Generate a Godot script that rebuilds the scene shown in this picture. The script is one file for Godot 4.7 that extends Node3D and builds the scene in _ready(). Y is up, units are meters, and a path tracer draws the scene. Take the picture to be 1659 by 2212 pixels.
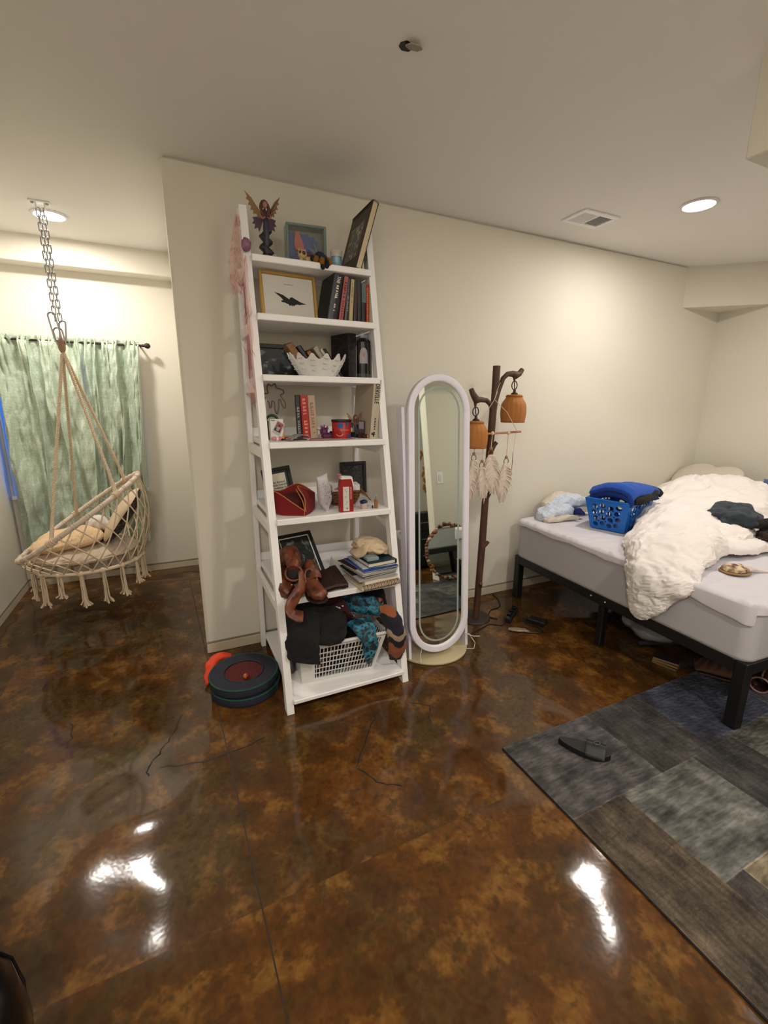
extends Node3D
# A bedroom with a ladder shelf, a mirror, a bed and a hanging chair. World: y up, metres; the long wall is z = 0, the camera stands at z = 2.48.

class Shape:
	var v := PackedVector3Array()
	var n := PackedVector3Array()
	var uv := PackedVector2Array()
	var c := PackedColorArray()
	var ix := PackedInt32Array()
	var tint := Color.WHITE

	func poly(p: Array, inside: Vector3, uvs: Array = []) -> void:
		var nn := Vector3.ZERO
		var mid := Vector3.ZERO
		for i in p.size():
			var a: Vector3 = p[i]
			var b: Vector3 = p[(i + 1) % p.size()]
			nn += a.cross(b)
			mid += a
		mid /= p.size()
		if nn.length() < 1e-12:
			return
		nn = nn.normalized()
		var out := nn if nn.dot(mid - inside) >= 0.0 else -nn
		var base := v.size()
		for i in p.size():
			v.append(p[i])
			n.append(out)
			uv.append(uvs[i] if uvs.size() else Vector2.ZERO)
			c.append(tint)
		for i in range(1, p.size() - 1):
			if out == nn:
				ix.append_array(PackedInt32Array([base, base + i + 1, base + i]))
			else:
				ix.append_array(PackedInt32Array([base, base + i, base + i + 1]))

	func grid(rows: Array, closed := false, flip := 0, tints: Array = []) -> void:
		var m: int = rows[0].size() + (1 if closed else 0)
		var r := rows.size()
		var base := v.size()
		var pts := PackedVector3Array()
		for row in rows:
			pts.append_array(row)
			if closed:
				pts.append(row[0])
		var nor := PackedVector3Array()
		nor.resize(pts.size())
		var vol := 0.0
		var cen := Vector3.ZERO
		for q in pts:
			cen += q
		cen /= pts.size()
		var tris := PackedInt32Array()
		for i in r - 1:
			for j in m - 1:
				var a := i * m + j
				var b := a + 1
				var d := a + m
				var e := d + 1
				for t in [[a, b, e], [a, e, d]]:
					var f := (pts[t[1]] - pts[t[0]]).cross(pts[t[2]] - pts[t[0]])
					nor[t[0]] += f
					nor[t[1]] += f
					nor[t[2]] += f
					vol += (pts[t[0]] - cen).dot(f)
					tris.append_array(PackedInt32Array([t[0], t[1], t[2]]))
		if closed:
			for i in r:
				var s := nor[i * m] + nor[i * m + m - 1]
				nor[i * m] = s
				nor[i * m + m - 1] = s
		var out := vol >= 0.0
		if flip != 0:
			out = flip > 0
		for i in r:
			for j in m:
				var k := i * m + j
				var q := nor[k].normalized()
				v.append(pts[k])
				n.append(q if out else -q)
				uv.append(Vector2(float(j) / (m - 1), float(i) / (r - 1)))
				c.append(tints[i * (m - 1 if closed else m) + (j % (m - 1) if closed else j)] if tints.size() else tint)
		for k in range(0, tris.size(), 3):
			ix.append(base + tris[k])
			ix.append(base + (tris[k + 2] if out else tris[k + 1]))
			ix.append(base + (tris[k + 1] if out else tris[k + 2]))

	func box(lo: Vector3, hi: Vector3, bev := 0.002, xf := Transform3D()) -> void:
		var cen := (lo + hi) * 0.5
		var h := (hi - lo).abs() * 0.5
		var b := minf(bev, minf(h.x, minf(h.y, h.z)) * 0.49)
		var mid := xf * cen
		var P := func(sx: int, sy: int, sz: int, ax: int) -> Vector3:
			var s := Vector3(sx, sy, sz)
			var q := Vector3(h.x - b, h.y - b, h.z - b)
			q[ax] = h[ax]
			return xf * (cen + s * q)
		for ax in 3:
			var a1 := (ax + 1) % 3
			var a2 := (ax + 2) % 3
			for s in [-1, 1]:
				var quad := []
				for k in [[-1, -1], [1, -1], [1, 1], [-1, 1]]:
					var g := [0, 0, 0]
					g[ax] = s
					g[a1] = k[0]
					g[a2] = k[1]
					quad.append(P.call(g[0], g[1], g[2], ax))
				poly(quad, mid, [Vector2(0, 1), Vector2(1, 1), Vector2(1, 0), Vector2(0, 0)])
			if b > 0.0:
				for k in [[-1, -1], [1, -1], [1, 1], [-1, 1]]:
					var q := []
					for w in [[-1, a1], [1, a1], [1, a2], [-1, a2]]:
						var g := [0, 0, 0]
						g[ax] = w[0]
						g[a1] = k[0]
						g[a2] = k[1]
						q.append(P.call(g[0], g[1], g[2], w[1]))
					poly(q, mid)
		if b > 0.0:
			for sx in [-1, 1]:
				for sy in [-1, 1]:
					for sz in [-1, 1]:
						poly([P.call(sx, sy, sz, 0), P.call(sx, sy, sz, 1), P.call(sx, sy, sz, 2)], mid)

	func tube(path: Array, rad, sides := 8, caps := true, flat := 1.0) -> void:
		var rows := []
		var up := Vector3.UP
		var t0: Vector3 = (path[1] - path[0]).normalized()
		if absf(t0.dot(up)) > 0.9:
			up = Vector3.RIGHT
		var side := t0.cross(up).normalized()
		for i in path.size():
			var t: Vector3 = (path[mini(i + 1, path.size() - 1)] - path[maxi(i - 1, 0)]).normalized()
			side = (side - t * side.dot(t)).normalized()
			var bi := t.cross(side)
			var r: float = rad[i] if rad is Array else rad
			var row := PackedVector3Array()
			for k in sides:
				var a := TAU * k / sides
				row.append(path[i] + side * cos(a) * r + bi * sin(a) * r * flat)
			rows.append(row)
		grid(rows, true)
		if caps:
			poly(Array(rows[0]), path[1])
			poly(Array(rows[-1]), path[-2])

	func ring(path: Array, r: float, sides := 8, nrm := Vector3.ZERO) -> void:
		# a closed loop; the section's frame comes from nrm, the loop's axis
		var rows := []
		var m := path.size()
		for i in m + 1:
			var p: Vector3 = path[i % m]
			var t: Vector3 = (path[(i + 1) % m] - path[(i + m - 1) % m]).normalized()
			var s := t.cross(nrm).normalized()
			var b := s.cross(t)
			var row := PackedVector3Array()
			for k in sides:
				var a := TAU * k / sides
				row.append(p + s * cos(a) * r + b * sin(a) * r)
			rows.append(row)
		grid(rows, true)

	func lathe(profile: Array, xf := Transform3D(), seg := 24) -> void:
		var rows := []
		for q in profile:
			var row := PackedVector3Array()
			for k in seg:
				var a := TAU * k / seg
				row.append(xf * Vector3(cos(a) * q.x, q.y, sin(a) * q.x))
			rows.append(row)
		grid(rows, true)

	func prism(outline: PackedVector2Array, d0: float, d1: float, xf := Transform3D(), uvbox := Rect2()) -> void:
		# an outline in x and y, from depth d0 to d1 along z
		var tri := Geometry2D.triangulate_polygon(outline)
		var cen := Vector2.ZERO
		for q in outline:
			cen += q
		cen /= outline.size()
		var midz := (d0 + d1) * 0.5
		for side in [d0, d1]:
			for k in range(0, tri.size(), 3):
				var q := []
				var uvs := []
				for e in 3:
					var o := outline[tri[k + e]]
					q.append(xf * Vector3(o.x, o.y, side))
					if uvbox.size.x > 0.0:
						uvs.append(Vector2((o.x - uvbox.position.x) / uvbox.size.x, 1.0 - (o.y - uvbox.position.y) / uvbox.size.y))
				var mid: Vector3 = (q[0] + q[1] + q[2]) / 3.0
				poly(q, mid + xf.basis * Vector3(0, 0, midz - side), uvs)
		var area := 0.0
		for i in outline.size():
			area += outline[i].cross(outline[(i + 1) % outline.size()])
		for i in outline.size():
			var a := outline[i]
			var b := outline[(i + 1) % outline.size()]
			var nr := Vector2(b.y - a.y, a.x - b.x).normalized() * signf(area)
			var m := (a + b) * 0.5 - nr * 0.001
			poly([xf * Vector3(a.x, a.y, d0), xf * Vector3(b.x, b.y, d0), xf * Vector3(b.x, b.y, d1), xf * Vector3(a.x, a.y, d1)], xf * Vector3(m.x, m.y, midz))

	func sheet(nu: int, nv: int, f: Callable, thick: float, tf = null) -> void:
		# f(u, v) -> Vector3; a closed skin of the given thickness
		var top := []
		for i in nv + 1:
			var row := PackedVector3Array()
			for j in nu + 1:
				row.append(f.call(float(j) / nu, float(i) / nv))
			top.append(row)
		var rows := []
		var tints := []
		for i in nv + 1:
			var a := PackedVector3Array()
			var b := PackedVector3Array()
			var ta := []
			for j in nu + 1:
				var du: Vector3 = top[i][mini(j + 1, nu)] - top[i][maxi(j - 1, 0)]
				var dv: Vector3 = top[mini(i + 1, nv)][j] - top[maxi(i - 1, 0)][j]
				var nn := du.cross(dv).normalized() * thick * 0.5
				a.append(top[i][j] + nn)
				b.append(top[i][j] - nn)
				ta.append(tf.call(float(j) / nu, float(i) / nv) if tf != null else tint)
			b.reverse()
			var tb := ta.duplicate()
			tb.reverse()
			if i == 0 or i == nv:
				var mid := PackedVector3Array(top[i])
				var back := PackedVector3Array(top[i])
				back.reverse()
				mid.append_array(back)
				if i == 0:
					rows.append(mid)
					tints.append_array(ta + tb)
				a.append_array(b)
				rows.append(a)
				tints.append_array(ta + tb)
				if i == nv:
					rows.append(mid)
					tints.append_array(ta + tb)
			else:
				a.append_array(b)
				rows.append(a)
				tints.append_array(ta + tb)
		grid(rows, true, 0, tints if tf != null else [])

	func blob(cen: Vector3, rad: Vector3, f = null, nu := 28, nv := 16, bas := Basis(), tf = null) -> void:
		# an ellipsoid; f(direction) -> factor of the radius
		var rows := []
		var tints := []
		for i in nv + 1:
			var th := PI * i / nv
			var row := PackedVector3Array()
			for j in nu:
				var ph := TAU * j / nu
				var d := Vector3(sin(th) * cos(ph), cos(th), sin(th) * sin(ph))
				var k: float = f.call(d) if f != null else 1.0
				row.append(cen + bas * (d * rad * k))
				if tf != null:
					tints.append(tf.call(d))
			rows.append(row)
		grid(rows, true, 0, tints)

	func puff(path: Array, across: Array, up: Array, nz: FastNoiseLite, amp: float, sides := 40, sub := 8, flat := 0.35, ridge := 0.0) -> void:
		# a soft body swept along a path: at each station its half width and its half height as vectors; the under side is flattened
		var rows := []
		var cnt := (path.size() - 1) * sub + 1
		for i in cnt:
			var t := float(i) / sub
			var k := mini(int(t), path.size() - 2)
			var w := t - k
			var p := _cat(path, k, w)
			var a := _cat(across, k, w)
			var u := _cat(up, k, w)
			var row := PackedVector3Array()
			for j in sides:
				var th := TAU * j / sides
				var cx := signf(cos(th)) * pow(absf(cos(th)), 0.75)
				var sy := signf(sin(th)) * pow(absf(sin(th)), 0.8)
				if sy < 0.0:
					sy *= flat
				var q := p + a * cx + u * sy
				var dd := nz.get_noise_3dv(q * 1.0)
				var rr := 0.0
				if ridge > 0.0:
					rr = -ridge * absf(nz.get_noise_3dv(Vector3(q.x * 2.2 + 7.0, q.y * 2.2, q.z * 2.2)))
				row.append(q + u.normalized() * (dd * amp + rr) * (1.0 if sy > 0.0 else 0.2) + a.normalized() * cx * nz.get_noise_3dv(q * 1.7 + Vector3(9, 3, 1)) * amp * 0.8)
			rows.append(row)
		var first := PackedVector3Array()
		var last := PackedVector3Array()
		for j in sides:
			first.append(rows[0][0].lerp(rows[0][sides / 2], 0.5))
			last.append(rows[-1][0].lerp(rows[-1][sides / 2], 0.5))
		rows.push_front(first)
		rows.append(last)
		grid(rows, true)

	static func _cat(a: Array, k: int, w: float) -> Vector3:
		return a[k].cubic_interpolate(a[k + 1], a[maxi(k - 1, 0)], a[mini(k + 2, a.size() - 1)], w)

	func mesh(inv: Transform3D) -> ArrayMesh:
		var vv := inv * v
		var nn := PackedVector3Array()
		nn.resize(n.size())
		var b := inv.basis
		for i in n.size():
			nn[i] = b * n[i]
		var arr := []
		arr.resize(Mesh.ARRAY_MAX)
		arr[Mesh.ARRAY_VERTEX] = vv
		arr[Mesh.ARRAY_NORMAL] = nn
		arr[Mesh.ARRAY_TEX_UV] = uv
		arr[Mesh.ARRAY_COLOR] = c
		arr[Mesh.ARRAY_INDEX] = ix
		var me := ArrayMesh.new()
		me.add_surface_from_arrays(Mesh.PRIMITIVE_TRIANGLES, arr)
		return me


var used := {}
var M := {}
var rng := RandomNumberGenerator.new()

func V(x: float, y: float, z: float) -> Vector3:
	return Vector3(x, y, z)

func numbered(called: String) -> String:
	if not used.has(called):
		used[called] = 0
		return called
	used[called] += 1
	return "%s_%03d" % [called, used[called]]

func tag(o: Node3D, label: String, category: String, group := "", kind := "") -> Node3D:
	o.set_meta("label", label)
	if category:
		o.set_meta("category", category)
	if group:
		o.set_meta("group", group)
	if kind:
		o.set_meta("kind", kind)
	return o

func thing(called: String, label: String, category: String, at := Vector3.ZERO, turn := 0.0, group := "") -> Node3D:
	var o := Node3D.new()
	o.name = numbered(called)
	add_child(o)
	o.position = at
	o.rotation.y = turn
	tag(o, label, category, group)
	return o

func part(called: String, s: Shape, m: Material, parent: Node3D, local := false) -> MeshInstance3D:
	var o := MeshInstance3D.new()
	o.name = called
	var inv := Transform3D()
	if not local:
		inv = parent.global_transform.affine_inverse()
	o.mesh = s.mesh(inv)
	o.material_override = m
	parent.add_child(o, true)
	return o

func solo(called: String, s: Shape, m: Material, label: String, category: String, at := Vector3.ZERO, group := "") -> MeshInstance3D:
	var o := MeshInstance3D.new()
	o.name = numbered(called)
	add_child(o)
	o.position = at
	o.mesh = s.mesh(Transform3D(Basis(), -at))
	o.material_override = m
	tag(o, label, category, group)
	return o

func room(called: String, s: Shape, m: Material, label: String) -> MeshInstance3D:
	var o := MeshInstance3D.new()
	o.name = called
	add_child(o)
	o.mesh = s.mesh(Transform3D())
	o.material_override = m
	tag(o, label, "", "", "structure")
	return o

func again(src: Node3D, at: Vector3, turn: float, label: String) -> Node3D:
	var o: Node3D = src.duplicate()
	o.name = numbered(str(src.name))
	add_child(o)
	o.position = at
	o.rotation.y = turn
	o.set_meta("label", label)
	return o

func mat(col: Color, rough := 0.7, opt := {}) -> StandardMaterial3D:
	var m := StandardMaterial3D.new()
	m.albedo_color = col
	m.roughness = rough
	for k in opt:
		m.set(k, opt[k])
	return m

func noise(freq: float, sd := 1, oct := 4, kind := FastNoiseLite.TYPE_SIMPLEX_SMOOTH) -> FastNoiseLite:
	var f := FastNoiseLite.new()
	f.seed = sd
	f.frequency = freq
	f.noise_type = kind
	f.fractal_octaves = oct
	return f

func noise_tex(freq: float, sd: int, size := 512, oct := 4, ramp: Gradient = null, normal := false, bump := 2.0) -> NoiseTexture2D:
	var t := NoiseTexture2D.new()
	t.width = size
	t.height = size
	t.seamless = true
	t.noise = noise(freq, sd, oct)
	if ramp:
		t.color_ramp = ramp
	t.as_normal_map = normal
	t.bump_strength = bump
	return t

func ramp(pairs: Array) -> Gradient:
	var g := Gradient.new()
	var off := PackedFloat32Array()
	var cols := PackedColorArray()
	for q in pairs:
		off.append(q[0])
		cols.append(q[1])
	g.offsets = off
	g.colors = cols
	return g

func text(words: String, height: float, m: Material, xf: Transform3D, parent: Node3D, called := "lettering", font := "Droid Sans", weight := 400, max_w := 0.0) -> MeshInstance3D:
	# lettering that stands off a face by a hair; xf is in the world
	var t := TextMesh.new()
	var f := SystemFont.new()
	f.font_names = PackedStringArray([font])
	f.font_weight = weight
	t.font = f
	t.text = words
	t.font_size = 32
	t.pixel_size = height / 24.0
	t.depth = 0.0006
	t.curve_step = 3.0
	if max_w > 0.0:
		var w := t.get_aabb().size.x
		if w > max_w:
			xf.basis.x *= max_w / w
	var o := MeshInstance3D.new()
	o.name = called
	o.mesh = t
	o.material_override = m
	parent.add_child(o, true)
	o.transform = parent.global_transform.affine_inverse() * xf
	return o

func circle(r: float, k := 32, sx := 1.0, sy := 1.0) -> PackedVector2Array:
	var p := PackedVector2Array()
	for i in k:
		p.append(Vector2(cos(TAU * i / k) * r * sx, sin(TAU * i / k) * r * sy))
	return p

func stadium(w: float, h: float, k := 16) -> PackedVector2Array:
	# an upright rounded slot, half width w and half height h
	var p := PackedVector2Array()
	for i in k + 1:
		p.append(Vector2(cos(PI * i / k) * w, h - w + sin(PI * i / k) * w))
	for i in k + 1:
		p.append(Vector2(-cos(PI * i / k) * w, -h + w - sin(PI * i / k) * w))
	return p

func facing(origin: Vector3, right: Vector3, up: Vector3) -> Transform3D:
	var x := right.normalized()
	var y := (up - x * up.dot(x)).normalized()
	return Transform3D(Basis(x, y, x.cross(y)), origin)


func _ready() -> void:
	rng.seed = 11
	stage()
	materials()
	shell()
	lamps()
	bed()
	ladder()
	top_shelves()
	middle_shelves()
	low_shelves()
	mirror()
	branch_lamp()
	hanging_chair()
	floor_things()
	bed_things()
	mirrored_things()


func stage() -> void:
	var cam := Camera3D.new()
	cam.name = "camera"
	cam.position = V(0, 1.3675, 2.4797)
	cam.rotation = V(-0.2344, -0.4408, 0.004)
	cam.fov = 97.83
	cam.near = 0.02
	cam.current = true
	add_child(cam)
	var env := Environment.new()
	env.background_mode = Environment.BG_COLOR
	env.background_color = Color(0.05, 0.50, 1.0)
	env.background_energy_multiplier = 1.0
	env.ambient_light_source = Environment.AMBIENT_SOURCE_DISABLED
	env.tonemap_mode = Environment.TONE_MAPPER_LINEAR
	env.tonemap_exposure = 1.42
	env.sdfgi_enabled = true
	env.ssao_enabled = true
	env.ssil_enabled = true
	var we := WorldEnvironment.new()
	we.name = "surroundings"
	we.environment = env
	add_child(we)


func lamps() -> void:
	# flush round ceiling lamps: (x, z, energy, label)
	for a in [
		[-0.52, -1.0, 1.2, "round white ceiling lamp glowing above the hanging chair beside its chain plate"],
		[2.722, 0.717, 1.05, "round white ceiling lamp glowing above the bed by the air vent"],
		[1.35, 2.95, 1.95, "round white ceiling lamp behind the camera near the partition wall"],
		[3.75, 1.5, 0.5, "round white ceiling lamp over the near side of the bed behind the square ceiling box"],
		[-0.45, 2.95, 1.95, "round white ceiling lamp behind the camera near the left wall"],
	]:
		var t := thing("ceiling_lamp", a[3], "ceiling lamp", V(a[0], 2.44, a[1]))
		var s := Shape.new()
		s.lathe([Vector2(0.001, 0.0), Vector2(0.088, 0.0), Vector2(0.088, 0.0), Vector2(0.09, -0.004), Vector2(0.086, -0.009), Vector2(0.078, -0.010), Vector2(0.078, -0.010), Vector2(0.076, -0.003), Vector2(0.001, -0.003)], Transform3D(), 40)
		part("lamp_trim", s, M.white_gloss, t, true)
		var g := Shape.new()
		g.lathe([Vector2(0.0005, -0.004), Vector2(0.0755, -0.004), Vector2(0.0755, -0.004), Vector2(0.0755, -0.008), Vector2(0.06, -0.0095), Vector2(0.0005, -0.010)], Transform3D(), 40)
		part("lamp_lens", g, M.lamp_glow, t, true)
		var l := AreaLight3D.new()
		l.name = "lamp_light"
		l.area_size = Vector2(0.13, 0.13)
		l.light_color = Color(1.0, 0.97, 0.93)
		l.light_energy = a[2]
		l.area_range = 12.0
		l.shadow_enabled = true
		t.add_child(l)
		l.position = V(0, -0.014, 0)
		l.rotation = V(-PI / 2, 0, 0)


func materials() -> void:
	var peel := noise_tex(0.05, 5, 512, 3, null, true, 3.0)
	M.wall = mat(Color(0.87, 0.85, 0.80), 0.75, {"normal_enabled": true, "normal_texture": peel, "normal_scale": 0.12, "uv1_triplanar": true, "uv1_world_triplanar": true, "uv1_scale": Vector3(4, 4, 4)})
	M.ceiling = mat(Color(0.92, 0.91, 0.89), 0.85, {"normal_enabled": true, "normal_texture": peel, "normal_scale": 0.2, "uv1_triplanar": true, "uv1_world_triplanar": true, "uv1_scale": Vector3(3, 3, 3)})
	M.trim = mat(Color(0.80, 0.75, 0.66), 0.5)
	M.white_gloss = mat(Color(0.88, 0.88, 0.88), 0.35)
	M.white = mat(Color(0.95, 0.945, 0.95), 0.45)
	M.white_cool = mat(Color(0.91, 0.90, 0.95), 0.4)
	M.lamp_glow = mat(Color(1, 1, 1), 0.5, {"emission_enabled": true, "emission": Color(1.0, 0.93, 0.84), "emission_energy_multiplier": 6.0})
	M.black_metal = mat(Color(0.055, 0.055, 0.062), 0.45)
	M.black = mat(Color(0.06, 0.06, 0.065), 0.5)
	M.black_gloss = mat(Color(0.03, 0.03, 0.045), 0.18)
	M.dark_brown = mat(Color(0.16, 0.10, 0.08), 0.6)
	M.steel = mat(Color(0.62, 0.62, 0.64), 0.3, {"metallic": 0.9})
	M.chrome = mat(Color(0.85, 0.85, 0.86), 0.12, {"metallic": 1.0})
	M.gold = mat(Color(0.80, 0.58, 0.22), 0.35, {"metallic": 0.6})
	M.mirror = mat(Color(0.90, 0.93, 0.90), 0.02, {"metallic": 1.0})
	M.glass = mat(Color(0.92, 0.97, 0.97, 0.03), 0.05, {"transparency": BaseMaterial3D.TRANSPARENCY_ALPHA})
	M.paper = mat(Color(0.86, 0.83, 0.76), 0.85)
	M.paper_white = mat(Color(0.88, 0.88, 0.87), 0.8)
	M.pages = mat(Color(0.82, 0.76, 0.64), 0.9)
	M.ink = mat(Color(0.08, 0.08, 0.09), 0.7)
	M.ink_white = mat(Color(0.85, 0.84, 0.82), 0.6)
	M.ink_gold = mat(Color(0.80, 0.62, 0.20), 0.5)
	M.ink_red = mat(Color(0.65, 0.10, 0.12), 0.6)
	var weave := noise_tex(0.25, 8, 256, 2, null, true, 4.0)
	M.weave = weave
	M.cotton = mat(Color(0.90, 0.885, 0.87), 0.9, {"normal_enabled": true, "normal_texture": weave, "normal_scale": 0.15, "uv1_triplanar": true, "uv1_scale": Vector3(8, 8, 8), "rim_enabled": true, "rim": 0.2})
	M.cord = mat(Color(0.86, 0.78, 0.68), 0.9)
	M.leather = mat(Color(0.44, 0.235, 0.135), 0.42, {"albedo_texture": noise_tex(0.012, 21, 256, 4, ramp([[0.2, Color(0.55, 0.45, 0.42)], [0.5, Color(0.95, 0.9, 0.85)], [0.8, Color(1.25, 1.1, 0.95)]])), "uv1_triplanar": true, "uv1_scale": Vector3(5, 5, 5)})
	M.floor = floor_material()


func floor_material() -> StandardMaterial3D:
	# stained, sealed concrete: three sizes of mottling between dark umber, rust and ochre
	var size := 1024
	var im := Image.create(size, size, false, Image.FORMAT_RGB8)
	var a := noise(0.0045, 3, 5)
	a.domain_warp_enabled = true
	a.domain_warp_amplitude = 60.0
	a.domain_warp_frequency = 0.008
	var b := noise(0.016, 14, 5)
	b.domain_warp_enabled = true
	b.domain_warp_amplitude = 25.0
	b.domain_warp_frequency = 0.02
	var d := noise(0.09, 27, 3)
	var fine := noise(0.045, 31, 4)
	var c0 := Color(0.215, 0.140, 0.070)
	var c1 := Color(0.360, 0.225, 0.100)
	var c2 := Color(0.440, 0.305, 0.135)
	var c3 := Color(0.325, 0.250, 0.125)
	for y in size:
		for x in size:
			var p := a.get_noise_2d(x, y)
			var q := b.get_noise_2d(x, y)
			var r := d.get_noise_2d(x, y)
			var w := fine.get_noise_2d(x, y)
			var col := c0.lerp(c1, clampf(0.62 + p * 1.1 + q * 0.65, 0, 1))
			col = col.lerp(c2, clampf((q * 1.5 + p * 0.4 - 0.12) * 1.5 + r * 0.3, 0, 1))
			col = col.lerp(c3, clampf((-p * 1.6 - 0.10 + w * 0.8) * 1.2, 0, 0.75))
			col = col.lerp(c0, clampf((w - 0.20) * 2.5 + r * 0.4, 0, 0.5))
			im.set_pixel(x, y, col * (1.0 + r * 0.14))
	var wav := noise_tex(0.010, 81, 512, 2)
	return mat(Color(1, 1, 1), 0.09, {"albedo_texture": ImageTexture.create_from_image(im), "uv1_triplanar": true, "uv1_world_triplanar": true, "uv1_scale": Vector3(0.36, 0.36, 0.36), "uv1_offset": Vector3(0.31, 0, 0.47),
		"metallic_specular": 0.45, "heightmap_enabled": true, "heightmap_texture": wav, "heightmap_scale": 1.5})


func shell() -> void:
	var H := 2.44
	var s := Shape.new()
	s.box(V(-1.4, -0.12, -1.9), V(4.6, 0.0, 3.6), 0.0)
	room("floor", s, M.floor, "glossy sealed concrete floor mottled in brown and rust stains")
	s = Shape.new()
	s.box(V(-1.4, H, -1.9), V(4.6, H + 0.12, 3.6), 0.0)
	room("ceiling", s, M.ceiling, "flat greyish white painted ceiling over the whole room")
	# the long wall behind the shelf, with the end that stands free at the nook
	s = Shape.new()
	s.box(V(0.072, 0, -0.13), V(4.45, H, 0), 0.012)
	room("wall_back", s, M.wall, "long cream wall behind the white ladder shelf and the bed")
	# nook wall with a window behind the curtains
	var w0 := -1.082
	var w1 := -0.22
	s = Shape.new()
	for q in [[V(-1.25, 0, -1.72), V(w0, H, -1.5727)], [V(w1, 0, -1.72), V(0.25, H, -1.5727)], [V(w0, 0, -1.72), V(w1, 0.71, -1.5727)], [V(w0, 1.70, -1.72), V(w1, H, -1.5727)]]:
		s.box(q[0], q[1], 0.0)
	room("wall_nook", s, M.wall, "cream wall behind the green curtains in the nook")
	s = Shape.new()
	s.box(V(0.12, 0, -1.5727), V(0.25, H, -0.13), 0.0)
	room("wall_nook_side", s, M.wall, "cream side wall of the nook behind the free wall end")
	s = Shape.new()
	s.box(V(4.303, 0, -0.13), V(4.45, H, 3.5), 0.0)
	room("wall_right", s, M.wall, "cream wall behind the head of the bed")
	s = Shape.new()
	s.box(V(-1.3, 0, 3.35), V(4.45, H, 3.5), 0.0)
	room("wall_front", s, M.wall, "cream wall opposite the shelf, seen in the standing mirror")
	s = Shape.new()
	s.box(V(-1.25, 0, -1.6), V(-1.097, H, 3.5), 0.0)
	room("wall_left", s, M.wall, "cream wall at the left of the nook")
	var win := Node3D.new()
	win.name = "window_1"
	add_child(win)
	win.position = V(-0.65, 0.71, -1.60)
	tag(win, "white framed window behind the green curtains with a strip of dusk blue light showing", "", "", "structure")
	s = Shape.new()
	for q in [[V(w0 - 0.012, 0.685, -1.70), V(w1 + 0.012, 0.712, -1.548)], [V(w0, 1.67, -1.68), V(w1, 1.70, -1.58)], [V(w0, 0.712, -1.68), V(w0 + 0.010, 1.67, -1.58)], [V(w1 - 0.03, 0.712, -1.68), V(w1, 1.67, -1.58)], [V(-0.67, 0.712, -1.665), V(-0.635, 1.67, -1.625)]]:
		s.box(q[0], q[1], 0.003)
	part("window_frame", s, M.white, win)
	for q in [[w0 + 0.010, -0.67], [-0.635, w1 - 0.03]]:
		s = Shape.new()
		s.box(V(q[0], 0.712, -1.648), V(q[1], 1.67, -1.644), 0.0)
		part("pane", s, M.glass, win)
	# dropped boxes under the ceiling
	s = Shape.new()
	s.box(V(-1.12, 2.275, -1.60), V(0.13, H + 0.01, -1.43), 0.004)
	room("trim_1", s, M.wall, "dropped beam along the ceiling above the green curtains")
	s = Shape.new()
	s.prism(PackedVector2Array([Vector2(3.80, 0.01), Vector2(4.32, 0.01), Vector2(4.32, -0.43)]), 2.139, H + 0.01, Transform3D(Basis(V(1, 0, 0), V(0, 0, -1), V(0, 1, 0)), Vector3.ZERO))
	room("trim_2", s, M.wall, "three-cornered dropped box in the corner above the bed head")
	s = Shape.new()
	s.box(V(1.808, 2.163, 1.44), V(2.75, H + 0.01, 2.3), 0.004)
	room("trim_3", s, M.wall, "square dropped box under the ceiling towards the bed")
	# rubber base
	var i := 0
	for q in [["baseboard_back", V(0.07, 0, 0.0), V(4.303, 0.055, 0.008), "low cream base strip along the long wall"],
			["baseboard_nook", V(-1.097, 0, -1.5727), V(0.12, 0.05, -1.565), "low cream base strip under the green curtains"],
			["baseboard_left", V(-1.097, 0, -1.565), V(-1.089, 0.05, 3.35), "low cream base strip along the left wall"],
			["baseboard_right", V(4.295, 0, 0.008), V(4.303, 0.055, 3.35), "low cream base strip along the right wall"],
			["baseboard_front", V(-1.097, 0, 3.342), V(4.303, 0.055, 3.35), "low cream base strip along the opposite wall"]]:
		s = Shape.new()
		s.box(q[1], q[2], 0.002)
		var o := room(q[0], s, M.trim, q[3])
		i += 1
		var cap := Shape.new()
		var lo: Vector3 = q[1]
		var hi: Vector3 = q[2]
		lo.y = hi.y
		hi.y += 0.012
		if q[0] == "baseboard_back":
			hi.z = 0.004
		cap.box(lo, hi, 0.0)
		part("shadow_gap", cap, mat(Color(0.55, 0.51, 0.45), 0.7), o)
	# curtain rod and two curtains
	var rod := thing("curtain_rod", "dark brown curtain rod with a ball finial above the green curtains", "curtain rod", V(-0.6, 1.795, -1.49))
	s = Shape.new()
	s.tube([V(-1.094, 1.795, -1.49), V(-0.125, 1.795, -1.49)], 0.008, 12)
	part("pole", s, M.dark_brown, rod)
	s = Shape.new()
	s.lathe([Vector2(0.008, -0.02), Vector2(0.011, -0.012), Vector2(0.008, -0.006), Vector2(0.016, 0.003), Vector2(0.0205, 0.015), Vector2(0.018, 0.028), Vector2(0.009, 0.036), Vector2(0.0005, 0.038)], Transform3D(Basis(V(0, -1, 0), V(1, 0, 0), V(0, 0, 1)), V(-0.115, 1.795, -1.49)), 20)
	part("finial", s, M.dark_brown, rod)
	s = Shape.new()
	s.box(V(-0.15, 1.785, -1.572), V(-0.142, 1.80, -1.49), 0.001)
	part("bracket", s, M.dark_brown, rod)
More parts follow.
